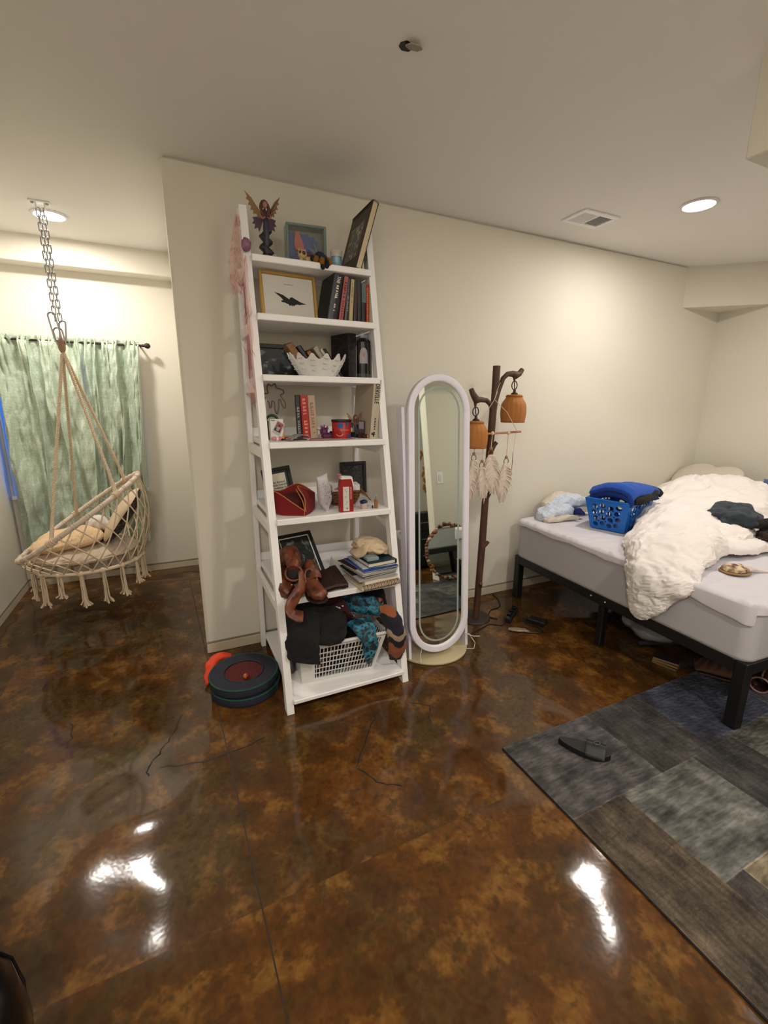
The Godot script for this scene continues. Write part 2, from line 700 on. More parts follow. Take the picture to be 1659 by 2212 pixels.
	var green := mat(Color(0.76, 0.81, 0.74), 0.6, {"normal_enabled": true, "normal_texture": M.weave, "normal_scale": 0.25, "uv1_triplanar": true, "uv1_scale": Vector3(9, 9, 9), "rim_enabled": true, "rim": 0.5, "albedo_texture": noise_tex(0.02, 61, 256, 4, ramp([[0.25, Color(0.86, 0.88, 0.86)], [0.7, Color(1, 1, 1)]])), "backlight_enabled": true, "backlight": Color(0.06, 0.07, 0.06)})
	var wob := noise(1.6, 91, 3)
	var k := 0
	for q in [[-1.035, -0.50, "pale green satin curtain panel hanging behind the chair chain"], [-0.51, -0.145, "pale green satin curtain panel nearest the ball finial of the rod"]]:
		var x0: float = q[0]
		var x1: float = q[1]
		var folds: float = (x1 - x0) * 7.0
		s = Shape.new()
		var f := func(u: float, v: float) -> Vector3:
			var y := 1.822 - v * 1.545
			var gather := exp(-v * 9.0)
			var spread := v * 0.10
			var x := lerpf(x0 - spread * 0.3, x1 - spread * (0.9 if k == 1 else -0.3), u)
			var ph := folds * TAU * u + wob.get_noise_2d(u * 2.0 + k * 5.0, v * 0.8) * 4.0
			var deep := 0.040 + 0.025 * wob.get_noise_2d(u * 3.0 + 4.0 + k, v)
			var z := -1.485 + sin(ph) * deep * (1.0 - gather * 0.5) + gather * 0.010 * sin(folds * 5.0 * TAU * u) + 0.012 * wob.get_noise_2d(u * 9.0, v * 9.0 + 3.0 * k)
			if v < 0.02:
				z = -1.485 + 0.012 * sin(folds * 4.0 * TAU * u)
			x += cos(ph) * 0.012
			return V(x, y + gather * 0.006 * sin(folds * 7.0 * TAU * u), z)
		s.sheet(150 if k == 0 else 90, 70, f, 0.003)
		var cu := solo("curtain", s, green, q[2], "curtain", V((x0 + x1) * 0.5, 1.8, -1.485), "green curtains in the nook")
		cu.name = cu.name
		k += 1
	# ceiling fittings
	var vent := thing("air_vent", "white two-section air vent grille in the ceiling", "vent", V(2.35, 2.44, 0.325))
	var vx := Transform3D(Basis.from_euler(V(0, 0.0, 0)), V(2.35, 2.44, 0.325))
	s = Shape.new()
	for r in [[-0.14, -0.092, 0.14, -0.062], [-0.14, 0.062, 0.14, 0.092], [-0.14, -0.062, -0.112, 0.062], [0.112, -0.062, 0.14, 0.062], [-0.006, -0.062, 0.006, 0.062]]:
		s.box(V(r[0], -0.009, r[1]), V(r[2], 0.0, r[3]), 0.002, vx)
	part("frame", s, M.white, vent)
	s = Shape.new()
	s.box(V(-0.112, -0.0012, -0.062), V(0.112, 0.0, 0.062), 0.0, vx)
	part("duct_opening", s, M.black, vent)
	for g in 2:
		for j in 11:
			s = Shape.new()
			var zz := -0.056 + j * 0.0112
			var xa := -0.112 if g == 0 else 0.006
			var tilt := Transform3D(Basis(V(1, 0, 0), -0.75 if g == 0 else 0.75), V(0, -0.0045, zz))
			s.box(V(xa, -0.0006, -0.005), V(xa + 0.106, 0.0006, 0.005), 0.0, vx * tilt)
			part("slat", s, M.white, vent)
	var hole := thing("ceiling_cutout", "ragged round hole in the ceiling with a loose grey cover flap", "ceiling hole", V(0.775, 2.44, 1.015))
	s = Shape.new()
	s.prism(PackedVector2Array([Vector2(-0.026, -0.016), Vector2(-0.012, -0.026), Vector2(0.010, -0.022), Vector2(0.018, -0.006), Vector2(0.006, 0.012), Vector2(-0.014, 0.014), Vector2(-0.028, 0.0)]), -0.0015, 0.002, Transform3D(Basis(V(1, 0, 0), V(0, 0, 1), V(0, -1, 0)), V(0.772, 2.44, 1.008)))
	part("dark_opening", s, M.black, hole)
	s = Shape.new()
	s.prism(PackedVector2Array([Vector2(-0.024, -0.012), Vector2(-0.006, -0.024), Vector2(0.020, -0.018), Vector2(0.028, 0.002), Vector2(0.012, 0.018), Vector2(-0.016, 0.014)]), -0.002, 0.002, Transform3D(Basis(V(1, 0, 0), V(0, -0.25, 1).normalized(), V(0, -1, -0.25).normalized()), V(0.782, 2.430, 1.024)))
	part("cover_flap", s, mat(Color(0.60, 0.58, 0.52), 0.8), hole)


func bed() -> void:
	# the bed's own axes: x towards the head, z along the foot edge towards the camera
	var L := 2.09
	var W := 1.522
	var t := thing("bed", "bed with black metal platform frame and grey sided mattress under a white sheet", "bed", V(2.168, 0, 0.108), -0.0605)
	var s := Shape.new()
	for q in [[0.0, 0.0], [0.0, W - 0.05], [L - 0.05, 0.0], [L - 0.05, W - 0.05]]:
		var leg := Shape.new()
		leg.box(V(q[0], 0, q[1]), V(q[0] + 0.05, 0.323, q[1] + 0.05), 0.004)
		part("leg", leg, M.black_metal, t, true)
	for q in [[0.02, W * 0.5 - 0.02], [L * 0.5, 0.0], [L * 0.5, W - 0.045], [L * 0.5, W * 0.5]]:
		var leg := Shape.new()
		leg.box(V(q[0], 0, q[1]), V(q[0] + 0.04, 0.28, q[1] + 0.04), 0.004)
		part("middle_leg", leg, M.black_metal, t, true)
	s.box(V(0, 0.265, 0.05), V(0.045, 0.323, W - 0.05), 0.004)
	part("foot_rail", s, M.black_metal, t, true)
	for z in [0.0, W - 0.045]:
		s = Shape.new()
		s.box(V(0.05, 0.265, z), V(L - 0.05, 0.323, z + 0.045), 0.004)
		part("side_rail", s, M.black_metal, t, true)
	s = Shape.new()
	s.box(V(0.05, 0.275, W * 0.5 - 0.02), V(L - 0.05, 0.305, W * 0.5 + 0.02), 0.003)
	part("centre_rail", s, M.black_metal, t, true)
	for k in 9:
		s = Shape.new()
		s.box(V(0.12 + k * 0.23, 0.303, 0.045), V(0.19 + k * 0.23, 0.316, W - 0.045), 0.003)
		part("slat", s, M.black_metal, t, true)
	for z in [0.70, 0.80]:
		s = Shape.new()
		s.lathe([Vector2(0.0005, 0.005), Vector2(0.004, 0.004), Vector2(0.0065, 0.0), Vector2(0.0065, -0.002)], Transform3D(Basis(V(0, 1, 0), V(-1, 0, 0), V(0, 0, 1)), V(0, 0.294, z)), 14)
		part("bolt", s, M.chrome, t, true)
	s = Shape.new()
	for q in [[V(L - 0.03, 0.32, 0.02), V(L, 0.77, 0.06)], [V(L - 0.03, 0.32, W - 0.06), V(L, 0.77, W - 0.02)], [V(L - 0.032, 0.725, 0.02), V(L + 0.002, 0.77, W - 0.02)], [V(L - 0.03, 0.55, 0.06), V(L, 0.58, W - 0.06)]]:
		s.box(q[0], q[1], 0.004)
	part("headboard", s, M.black_metal, t, true)
	# mattress: rounded slab of grey knit
	var knit := mat(Color(0.72, 0.715, 0.73), 0.95, {"normal_enabled": true, "normal_texture": M.weave, "normal_scale": 0.4, "uv1_triplanar": true, "uv1_scale": Vector3(10, 10, 10)})
	s = Shape.new()
	s.grid(slab_rows(-0.005, L - 0.06, 0.0, W, 0.312, 0.575, 0.03, 0.06), true)
	part("mattress", s, knit, t, true)
	# fitted sheet: crumpled top with its hem hanging unevenly over the edges
	var nz := noise(3.0, 12, 4)
	var pleat := noise(9.0, 17, 3)
	s = Shape.new()
	var f := func(u: float, v: float) -> Vector3:
		var drop := 0.022 + 0.018 * nz.get_noise_2d(v * 1.6, 3.0) + (0.05 * smoothstep(0.72, 0.93, v) * (1.0 - smoothstep(0.93, 1.0, v)) if u < 0.3 else 0.0)
		var x := lerpf(-0.009, L - 0.056, clampf((u - 0.06) / 0.88, 0, 1))
		var z := lerpf(-0.004, W + 0.004, clampf((v - 0.06) / 0.88, 0, 1))
		var ex := maxf(0.06 - u, u - 0.94) / 0.06
		var ez := maxf(0.06 - v, v - 0.94) / 0.06
		var y := 0.583 + 0.007 * nz.get_noise_3d(x * 2.0, z * 3.0, 0.0) + 0.016 * absf(pleat.get_noise_2d(x * 0.35 + z * 0.25, z * 1.1 - x * 0.2)) * smoothstep(0.4, 0.0, minf(x, W - z))
		var e := maxf(ex, ez)
		if e > 0.0:
			y = 0.578 - drop * e * e * 1.1 - 0.004
		# rounded corners, like the mattress below
		var r := 0.06
		var cx := clampf(x, r - 0.009, L - 0.056 - r)
		var cz := clampf(z, r - 0.004, W + 0.004 - r)
		var dv := Vector2(x - cx, z - cz)
		if dv.length() > r:
			dv = dv.normalized() * r
		return V(cx + dv.x - (0.004 * e if ex > 0.0 and u < 0.5 else 0.0), y, cz + dv.y + (0.004 * e if ez > 0.0 and v > 0.5 else 0.0))
	s.sheet(110, 110, f, 0.003)
	part("fitted_sheet", s, mat(Color(0.82, 0.81, 0.84), 0.9, {"normal_enabled": true, "normal_texture": M.weave, "normal_scale": 0.1, "uv1_triplanar": true, "uv1_scale": Vector3(8, 8, 8)}), t, true)


func slab_rows(x0: float, x1: float, z0: float, z1: float, y0: float, y1: float, er: float, cr: float) -> Array:
	# closed rows of a slab with rounded corners (cr) and rolled edges (er)
	var rows := []
	var levels := []
	for k in 7:
		var a := PI / 2 * k / 6
		levels.append([y0 + er - er * cos(a), er - er * sin(a)])
	for k in 7:
		var a := PI / 2 * k / 6
		levels.append([y1 - er + er * sin(a), er - er * cos(a)])
	var mid := V((x0 + x1) * 0.5, y0, (z0 + z1) * 0.5)
	var all := []
	all.append([y0, -1.0])
	all.append_array(levels)
	all.append([y1, -1.0])
	for q in all:
		var row := PackedVector3Array()
		for c in 4:
			for k in 7:
				var a := PI / 2 * (c + k / 6.0)
				var cx := (x1 - cr) if c == 0 or c == 3 else (x0 + cr)
				var cz := (z1 - cr) if c < 2 else (z0 + cr)
				if q[1] < 0.0:
					row.append(V(lerpf(mid.x, cx, 0.0), q[0], lerpf(mid.z, cz, 0.0)))
				else:
					var rr: float = cr - q[1]
					row.append(V(cx + cos(a) * rr, q[0], cz + sin(a) * rr))
		rows.append(row)
	return rows


const SHELF_Y := [2.0, 1.755, 1.497, 1.207, 0.873, 0.52, 0.07]

func front_of(y: float) -> float:
	return 0.735 - 0.205 * y


func ladder() -> void:
	var t := thing("ladder_shelf", "tall white seven tier ladder shelf crowded with books and keepsakes", "shelf", V(0.665, 0, 0.36))
	for x in [0.356, 0.944]:
		var s := Shape.new()
		var z0 := 0.712
		var z1 := 0.252
		var d := 0.05
		s.prism(PackedVector2Array([Vector2(-z0, 0.0), Vector2(-z1, 2.205), Vector2(-z1 + d, 2.205), Vector2(-z0 + d, 0.0)]), x, x + 0.032, Transform3D(Basis(V(0, 0, -1), V(0, 1, 0), V(1, 0, 0)), Vector3.ZERO))
		part("rail", s, M.white, t)
		s = Shape.new()
		s.box(V(x + 0.004, 0, 0.03), V(x + 0.03, 2.0, 0.065), 0.003)
		part("rear_post", s, M.white, t)
		for y in SHELF_Y:
			if y < 0.1:
				continue
			s = Shape.new()
			s.box(V(x + 0.002, y - 0.075, 0.065), V(x + 0.020, y - 0.03, front_of(y) - 0.06), 0.002)
			part("side_brace", s, M.white, t)
	for y in SHELF_Y:
		var s := Shape.new()
		var th := 0.028 if y > 0.1 else 0.02
		s.box(V(0.386, y - th, 0.03), V(0.946, y, front_of(y)), 0.003)
		part("shelf_board", s, M.white, t)
		if y > 0.1:
			s = Shape.new()
			s.box(V(0.388, y, 0.03), V(0.944, y + 0.045, 0.042), 0.002)
			part("back_lip", s, M.white, t)


func framed(called: String, label: String, cen: Vector3, w: float, h: float, bar: float, deep: float, lean: float, turn: float, roll: float, fm: Material, pic: Material, group := "", mount := 0.0, mount_m: Material = null) -> Node3D:
	# a picture in a frame; cen is the middle of its lower edge
	var t := thing(called, label, "picture frame", cen, 0.0, group)
	var xf := Transform3D(Basis(V(0, 1, 0), turn) * Basis(V(1, 0, 0), -lean) * Basis(V(0, 0, 1), roll), cen)
	var s := Shape.new()
	s.box(V(-w / 2, 0, -deep), V(-w / 2 + bar, h, 0), 0.002, xf)
	s.box(V(w / 2 - bar, 0, -deep), V(w / 2, h, 0), 0.002, xf)
	s.box(V(-w / 2 + bar, 0, -deep), V(w / 2 - bar, bar, 0), 0.002, xf)
	s.box(V(-w / 2 + bar, h - bar, -deep), V(w / 2 - bar, h, 0), 0.002, xf)
	part("frame", s, fm, t)
	s = Shape.new()
	s.box(V(-w / 2 + bar * 0.8, bar * 0.8, -deep * 0.9), V(w / 2 - bar * 0.8, h - bar * 0.8, -deep * 0.55), 0.0, xf)
	part("mount" if mount > 0.0 else "picture", s, mount_m if mount > 0.0 else pic, t)
	if mount > 0.0:
		s = Shape.new()
		s.box(V(-w / 2 + bar + mount, bar + mount, -deep * 0.55), V(w / 2 - bar - mount, h - bar - mount, -deep * 0.5), 0.0, xf)
		part("picture", s, pic, t)
	t.set_meta("xf", xf)
	return t


func book(label: String, x: float, y: float, z: float, thick: float, h: float, d: float, cover: Material, lean := 0.0, turn := 0.0, group := "", pivot_right := false) -> Node3D:
	# a standing book, spine towards the room: x is its left lower edge, z its spine; lean tips it about its lower edge (right is positive)
	var t := thing("book", label, "book", V(x, y, z), 0.0, group)
	var px := thick if pivot_right else 0.0
	var xf := Transform3D(Basis(V(0, 1, 0), turn) * Basis(V(0, 0, 1), -lean), V(x + px, y, z))
	var o := -px
	var s := Shape.new()
	var b := 0.0022
	s.box(V(o, 0, -d), V(o + b, h, 0.0), 0.0008, xf)
	s.box(V(o + thick - b, 0, -d), V(o + thick, h, 0.0), 0.0008, xf)
	# gently rounded spine
	var sp := PackedVector2Array()
	for k in 7:
		var a := PI * k / 6
		sp.append(Vector2(o + thick / 2 - cos(a) * thick / 2, sin(a) * minf(0.004, thick * 0.2)))
	sp.append(Vector2(o + thick, -0.003))
	sp.append(Vector2(o, -0.003))
	s.prism(sp, 0.0, h, xf * Transform3D(Basis(V(1, 0, 0), V(0, 0, 1), V(0, -1, 0)), V(0, h, 0)))
	t.set_meta("skin", part("cover", s, cover, t))
	s = Shape.new()
	s.box(V(o + b, 0.004, -d + 0.004), V(o + thick - b, h - 0.004, -0.002), 0.0, xf)
	part("pages", s, M.pages, t)
	t.set_meta("xf", xf)
	t.set_meta("o", o)
	t.set_meta("size", V(thick, h, d))
	return t


func spine_text(t: Node3D, words: String, m: Material, from := 0.9, to := 0.3, size := 0.6, font := "Droid Sans", weight := 700) -> void:
	# lettering down the spine, top to bottom
	var xf: Transform3D = t.get_meta("xf")
	var z: Vector3 = t.get_meta("size")
	var o: float = t.get_meta("o")
	var b := Basis(V(0, -1, 0), V(1, 0, 0), V(0, 0, 1))
	text(words, z.x * size, m, xf * Transform3D(b, V(o + z.x * 0.5, z.y * (from + to) * 0.5, 0.0045)), t.get_meta("skin"), "lettering", font, weight, z.y * (from - to))


func spine_marks(t: Node3D, m: Material, from := 0.9, to := 0.2, size := 0.4, sd := 1, called := "title_print") -> void:
	# a title too small to read: uneven strokes of ink along the spine
	var xf: Transform3D = t.get_meta("xf")
	var z: Vector3 = t.get_meta("size")
	var o: float = t.get_meta("o")
	var r := RandomNumberGenerator.new()
	r.seed = sd
	var s := Shape.new()
	var y := z.y * from
	while y > z.y * to:
		var hh := z.x * size * r.randf_range(0.25, 0.6)
		if r.randf() > 0.16:
			var a := z.x * size * r.randf_range(0.35, 0.5)
			s.box(V(o + z.x * 0.5 - a, y - hh, 0.0035), V(o + z.x * 0.5 + a, y, 0.0048), 0.0, xf)
			if r.randf() > 0.4:
				s.box(V(o + z.x * 0.5 - a, y - hh * 1.6, 0.0035), V(o + z.x * 0.5 - a * 0.3, y - hh, 0.0046), 0.0, xf)
		y -= hh * 1.9
	part(called, s, m, t.get_meta("skin"))


func flat_shape(pts: Array, d0: float, d1: float, xf: Transform3D) -> Shape:
	var s := Shape.new()
	var p := PackedVector2Array()
	for q in pts:
		p.append(Vector2(q[0], q[1]))
	s.prism(p, d0, d1, xf)
	return s


func winged_figure(called: String, label: String, at: Vector3, k: float, column: bool) -> void:
	# a small resin fairy with ragged wings; k scales it, column sets it on a carved rock pillar
	var t := thing(called, label, "figurine", at)
	var robe := mat(Color(0.20, 0.19, 0.27), 0.5)
	var hair := mat(Color(0.36, 0.20, 0.16), 0.55)
	var skin := mat(Color(0.62, 0.46, 0.40), 0.5)
	var wing := mat(Color(0.58, 0.44, 0.30), 0.4, {"backlight_enabled": true, "backlight": Color(0.25, 0.16, 0.1)})
	var plum := mat(Color(0.30, 0.22, 0.30), 0.5)
	var nz := noise(60.0 / k, 4, 3)
	var h0 := 0.0
	if column:
		var s := Shape.new()
		var rows := []
		for i in 26:
			var y := 0.118 * k * i / 25.0
			var row := PackedVector3Array()
			for j in 20:
				var a := TAU * j / 20
				var r := 0.019 * k * (1.0 + 0.45 * sin(i * 0.75 + cos(a) * 1.6) * (1.0 if cos(a * 2.0) > -0.4 else 0.2)) * (1.25 - 0.35 * i / 25.0) + 0.005 * k * nz.get_noise_3d(cos(a) * 0.02, y, sin(a) * 0.02)
				row.append(at + V(cos(a) * r, y, sin(a) * r * 0.85))
			rows.append(row)
		s.grid(rows, true)
		s.poly(Array(rows[-1]), at)
		part("rock_pillar", s, mat(Color(0.17, 0.15, 0.19), 0.55), t)
		h0 = 0.05 * k
	var body := Shape.new()
	body.tube([at + V(0, h0, 0.006 * k), at + V(0.001, h0 + 0.03 * k, 0.012 * k), at + V(0.001, h0 + 0.075 * k, 0.014 * k), at + V(0, h0 + 0.10 * k, 0.012 * k), at + V(0, h0 + 0.115 * k, 0.008 * k), at + V(0, h0 + 0.135 * k, 0.006 * k), at + V(0, h0 + 0.148 * k, 0.006 * k)], [0.009 * k, 0.010 * k, 0.013 * k, 0.010 * k, 0.013 * k, 0.012 * k, 0.004 * k], 14)
	part("robe", body, robe, t)
	for sx in [-1, 1]:
		var arm := Shape.new()
		arm.tube([at + V(sx * 0.012 * k, h0 + 0.138 * k, 0.006 * k), at + V(sx * 0.021 * k, h0 + 0.122 * k, 0.014 * k), at + V(sx * 0.012 * k, h0 + 0.106 * k, 0.026 * k), at + V(sx * 0.004 * k, h0 + 0.112 * k, 0.032 * k)], [0.0042 * k, 0.0038 * k, 0.0032 * k, 0.0026 * k], 8)
		part("arm", arm, skin, t)
	var head := Shape.new()
	head.blob(at + V(0.001 * k, h0 + 0.162 * k, 0.009 * k), V(0.0105, 0.0135, 0.0115) * k, null, 16, 12)
	part("head", head, skin, t)
	var hs := Shape.new()
	hs.blob(at + V(0, h0 + 0.168 * k, 0.002 * k), V(0.0155, 0.0145, 0.014) * k, func(d): return 1.0 + 0.2 * nz.get_noise_3dv(d * 0.03), 20, 14)
	for sx in [-1, 1]:
		hs.tube([at + V(sx * 0.012 * k, h0 + 0.168 * k, 0.004 * k), at + V(sx * 0.016 * k, h0 + 0.15 * k, 0.010 * k), at + V(sx * 0.010 * k, h0 + 0.125 * k, 0.017 * k), at + V(sx * 0.006 * k, h0 + 0.108 * k, 0.018 * k)], [0.006 * k, 0.007 * k, 0.006 * k, 0.002 * k], 8)
	part("hair", hs, hair, t)
	for sx in [-1, 1]:
		var xf := Transform3D(Basis(V(0, 1, 0), 0.35 * sx) * Basis(V(sx, 0, 0), V(0, 1, 0), V(0, 0, sx)), at + V(0, h0, 0.002 * k))
		var up := [[0.005, 0.128], [0.020, 0.146], [0.034, 0.166], [0.050, 0.190], [0.078, 0.216], [0.066, 0.194], [0.071, 0.186], [0.059, 0.176], [0.064, 0.164], [0.052, 0.160], [0.056, 0.146], [0.044, 0.146], [0.046, 0.132], [0.034, 0.132], [0.026, 0.118], [0.010, 0.114]]
		var lo := [[0.006, 0.116], [0.030, 0.122], [0.050, 0.120], [0.044, 0.108], [0.052, 0.098], [0.040, 0.094], [0.044, 0.078], [0.030, 0.082], [0.026, 0.066], [0.016, 0.085]]
		for q in up:
			q[0] *= k
			q[1] *= k
		for q in lo:
			q[0] *= k
			q[1] *= k
		part("wing", flat_shape(up, -0.001 * k, 0.001 * k, xf), wing, t)
		part("lower_wing", flat_shape(lo, 0.001 * k, 0.003 * k, xf), plum, t)
		var vein := Shape.new()
		for q in [[0.072, 0.208], [0.058, 0.172], [0.046, 0.146]]:
			vein.tube([xf * V(0.006 * k, 0.118 * k, 0.002 * k), xf * V(q[0] * 0.55 * k, (0.118 + (q[1] - 0.118) * 0.52) * k, 0.003 * k), xf * V(q[0] * k, q[1] * k, 0.001 * k)], [0.0022 * k, 0.0016 * k, 0.0006 * k], 6)
		part("wing_vein", vein, plum, t)


func art_image(seed_: int, base: Color, cols: Array, freq: float, size := 128) -> ImageTexture:
	# a blurred dark photograph print: blotches of a few tones
	var im := Image.create(size, size, false, Image.FORMAT_RGB8)
	var a := noise(freq, seed_, 4)
	var b := noise(freq * 2.3, seed_ + 5, 3)
	for y in size:
		for x in size:
			var p := a.get_noise_2d(x, y)
			var q := b.get_noise_2d(x, y)
			var c := base
			c = c.lerp(cols[0], smoothstep(0.02, 0.3, p))
			c = c.lerp(cols[1], smoothstep(0.22, 0.45, p + q * 0.35))
			im.set_pixel(x, y, c)
	return ImageTexture.create_from_image(im)


func top_shelves() -> void:
	var y := 2.0
	winged_figure("fairy_figurine", "tall winged fairy figurine on a dark pillar at the top of the ladder shelf", V(0.474, y, 0.205), 1.10, true)
	# small round ornament beside it
	var t := thing("skull_ornament", "tiny pale round ornament at the foot of the tall fairy figurine", "ornament", V(0.505, y, 0.235))
	var s := Shape.new()
	s.blob(V(0.505, y + 0.017, 0.235), V(0.016, 0.017, 0.016), func(d): return 1.0 - 0.12 * smoothstep(0.5, 0.9, d.z) * smoothstep(-0.2, 0.2, d.y), 20, 14)
	part("ball", s, mat(Color(0.70, 0.64, 0.62), 0.5), t)
	s = Shape.new()
	s.tube([V(0.517, y + 0.004, 0.235), V(0.524, y + 0.014, 0.232), V(0.521, y + 0.028, 0.228)], [0.006, 0.005, 0.002], 8)
	part("leaf", s, M.dark_brown, t)
	# glass block with a sea scene
	t = thing("glass_block", "square glass block with a blue and coral sea scene inside", "ornament", V(0.665, y, 0.18))
	var xf := Transform3D(Basis(V(0, 1, 0), -0.10), V(0.665, y, 0.18))
	var rim := mat(Color(0.42, 0.50, 0.49), 0.12, {"clearcoat_enabled": true, "clearcoat": 0.6})
	s = Shape.new()
	var w := 0.094
	for q in [[V(-w, 0, -0.038), V(-w + 0.012, 0.186, 0.038)], [V(w - 0.012, 0, -0.038), V(w, 0.186, 0.038)], [V(-w + 0.012, 0, -0.038), V(w - 0.012, 0.012, 0.038)], [V(-w + 0.012, 0.174, -0.038), V(w - 0.012, 0.186, 0.038)]]:
		s.box(q[0], q[1], 0.004, xf)
	part("glass_rim", s, rim, t)
	s = Shape.new()
	s.box(V(-w + 0.012, 0.012, -0.03), V(w - 0.012, 0.174, -0.026), 0.0, xf)
	part("sandy_back", s, mat(Color(0.50, 0.48, 0.42), 0.7), t)
	s = flat_shape([[-0.076, 0.014], [-0.076, 0.158], [-0.05, 0.154], [-0.03, 0.164], [-0.008, 0.152], [0.010, 0.160], [0.024, 0.144], [0.040, 0.150], [0.048, 0.134], [0.062, 0.128], [0.058, 0.100], [0.066, 0.08], [0.058, 0.05], [0.064, 0.014]], -0.026, -0.004, xf)
	part("blue_reef", s, mat(Color(0.09, 0.24, 0.52), 0.5), t)
	s = flat_shape([[-0.048, 0.085], [-0.054, 0.11], [-0.05, 0.135], [-0.046, 0.162], [-0.026, 0.160], [-0.024, 0.140], [-0.014, 0.122], [-0.008, 0.10], [-0.010, 0.082], [-0.022, 0.074], [-0.030, 0.062], [-0.044, 0.066], [-0.034, 0.080]], -0.006, 0.008, xf)
	part("coral", s, mat(Color(0.72, 0.36, 0.26), 0.6), t)
	s = flat_shape([[0.030, 0.03], [0.036, 0.06], [0.030, 0.085], [0.046, 0.10], [0.060, 0.082], [0.064, 0.05], [0.060, 0.02]], -0.004, 0.008, xf)
	part("sand_patch", s, mat(Color(0.40, 0.30, 0.22), 0.7), t)
	s = Shape.new()
	s.box(V(-w + 0.012, 0.012, 0.030), V(w - 0.012, 0.174, 0.033), 0.0, xf)
	part("pane", s, M.glass, t)
	# cream animal with brown eye patches
	t = thing("cat_figurine", "cream calico animal figurine with brown patches before the glass block", "figurine", V(0.635, y, 0.275))
	var cream := mat(Color(0.72, 0.64, 0.48), 0.6)
	var rust := mat(Color(0.32, 0.12, 0.08), 0.6)
	s = Shape.new()
	s.blob(V(0.650, y + 0.016, 0.275), V(0.032, 0.017, 0.020), null, 20, 12)
	s.blob(V(0.619, y + 0.034, 0.285), V(0.021, 0.022, 0.018), null, 20, 14)
	part("body", s, cream, t)
	for q in [[0.622, 0.037, 0.302, 0.008], [0.606, 0.040, 0.298, 0.006], [0.646, 0.037, 0.288, 0.009]]:
		s = Shape.new()
		s.blob(V(q[0], y + q[1], q[2]), V(q[3], q[3] * 1.1, 0.004), null, 12, 8)
		part("patch", s, rust, t)
	for sx in [-1, 1]:
		s = Shape.new()
		s.tube([V(0.619 + sx * 0.012, y + 0.048, 0.282), V(0.619 + sx * 0.016, y + 0.060, 0.280)], [0.007, 0.001], 8)
		part("ear", s, cream, t)
		s = Shape.new()
		s.blob(V(0.612 + sx * 0.014 + 0.01, y + 0.008, 0.300), V(0.009, 0.008, 0.010), null, 12, 8)
		part("paw", s, cream, t)
	# black and yellow creature hanging over the edge
	t = thing("plush_creature", "black and yellow plush creature with pale wisps lying over the top shelf edge", "plush toy", V(0.70, y, 0.30))
	var gold := mat(Color(0.50, 0.33, 0.07), 0.85)
	var soot := mat(Color(0.07, 0.075, 0.09), 0.85)
	var nz := noise(40.0, 9, 3)
	var fz := func(d: Vector3) -> float: return 1.0 + 0.18 * nz.get_noise_3dv(d * 0.05)
	s = Shape.new()
	s.blob(V(0.708, y + 0.034, 0.285), V(0.032, 0.020, 0.020), fz, 20, 12, Basis(V(0, 0, 1), -0.35))
	part("body", s, mat(Color(0.13, 0.15, 0.19), 0.85), t)
	for q in [[0.676, 0.014, 0.306, 0.016, 0.020, 0], [0.700, 0.004, 0.322, 0.014, 0.022, 0], [0.721, -0.002, 0.326, 0.013, 0.020, 1], [0.735, 0.008, 0.318, 0.014, 0.020, 0], [0.700, -0.018, 0.331, 0.011, 0.012, 1], [0.664, 0.020, 0.300, 0.013, 0.014, 1]]:
		s = Shape.new()
		s.blob(V(q[0], y + q[1], q[2]), V(q[3], q[4], 0.013), fz, 16, 10)
		part("paw", s, soot if q[5] == 1 else gold, t)
	for q in [[0.690, 0.04, 0.28, 0.640, 0.075, 0.27], [0.690, 0.05, 0.28, 0.672, 0.105, 0.26], [0.70, 0.05, 0.28, 0.715, 0.10, 0.25]]:
		s = Shape.new()
		s.tube([V(q[0], y + q[1], q[2]), V((q[0] + q[3]) / 2 + 0.003, y + (q[1] + q[4]) / 2, (q[2] + q[5]) / 2), V(q[3], y + q[4], q[5])], [0.006, 0.005, 0.0012], 8)
		part("wisp", s, mat(Color(0.42, 0.46, 0.50), 0.7), t)
	# votive
	t = thing("candle_glass", "small pale blue votive candle in a clear glass on the top shelf", "candle", V(0.803, y, 0.225))
	s = Shape.new()
	s.lathe([Vector2(0.0005, 0.001), Vector2(0.028, 0.001), Vector2(0.029, 0.004), Vector2(0.029, 0.088), Vector2(0.0275, 0.088), Vector2(0.0265, 0.006), Vector2(0.0005, 0.005)], Transform3D(Basis(), V(0.803, y, 0.225)), 28)
	part("glass", s, M.glass, t)
	s = Shape.new()
	s.lathe([Vector2(0.0005, 0.006), Vector2(0.026, 0.006), Vector2(0.026, 0.062), Vector2(0.026, 0.062), Vector2(0.0005, 0.060)], Transform3D(Basis(), V(0.803, y, 0.225)), 28)
	part("wax", s, mat(Color(0.36, 0.56, 0.68), 0.5, {"subsurf_scatter_enabled": true, "subsurf_scatter_strength": 0.2}), t)
	s = Shape.new()
	s.lathe([Vector2(0.0268, 0.022), Vector2(0.0268, 0.056)], Transform3D(Basis(), V(0.803, y, 0.225)), 28)
	part("label_band", s, mat(Color(0.46, 0.66, 0.76), 0.6), t)
	# spiral album leaning against the right rail
	t = thing("spiral_album", "large brown spiral bound album with a picture cover leaning on the top shelf", "album", V(0.90, y, 0.19))
	var acover := mat(Color(0.20, 0.135, 0.115), 0.5)
	var aw := 0.132
	var ah := 0.31
	var ax := Transform3D(Basis(V(0, 0, 1), V(0.296, 0.955, 0), V(-0.955, 0.296, 0)), V(0.880, y, 0.19))
	s = Shape.new()
	s.box(V(-aw, 0, 0.012), V(aw, ah, 0.015), 0.001, ax)
	part("front_cover", s, acover, t)
	s = Shape.new()
	s.box(V(-aw, 0, -0.015), V(aw, ah, -0.012), 0.001, ax)
	part("back_cover", s, acover, t)
	s = Shape.new()
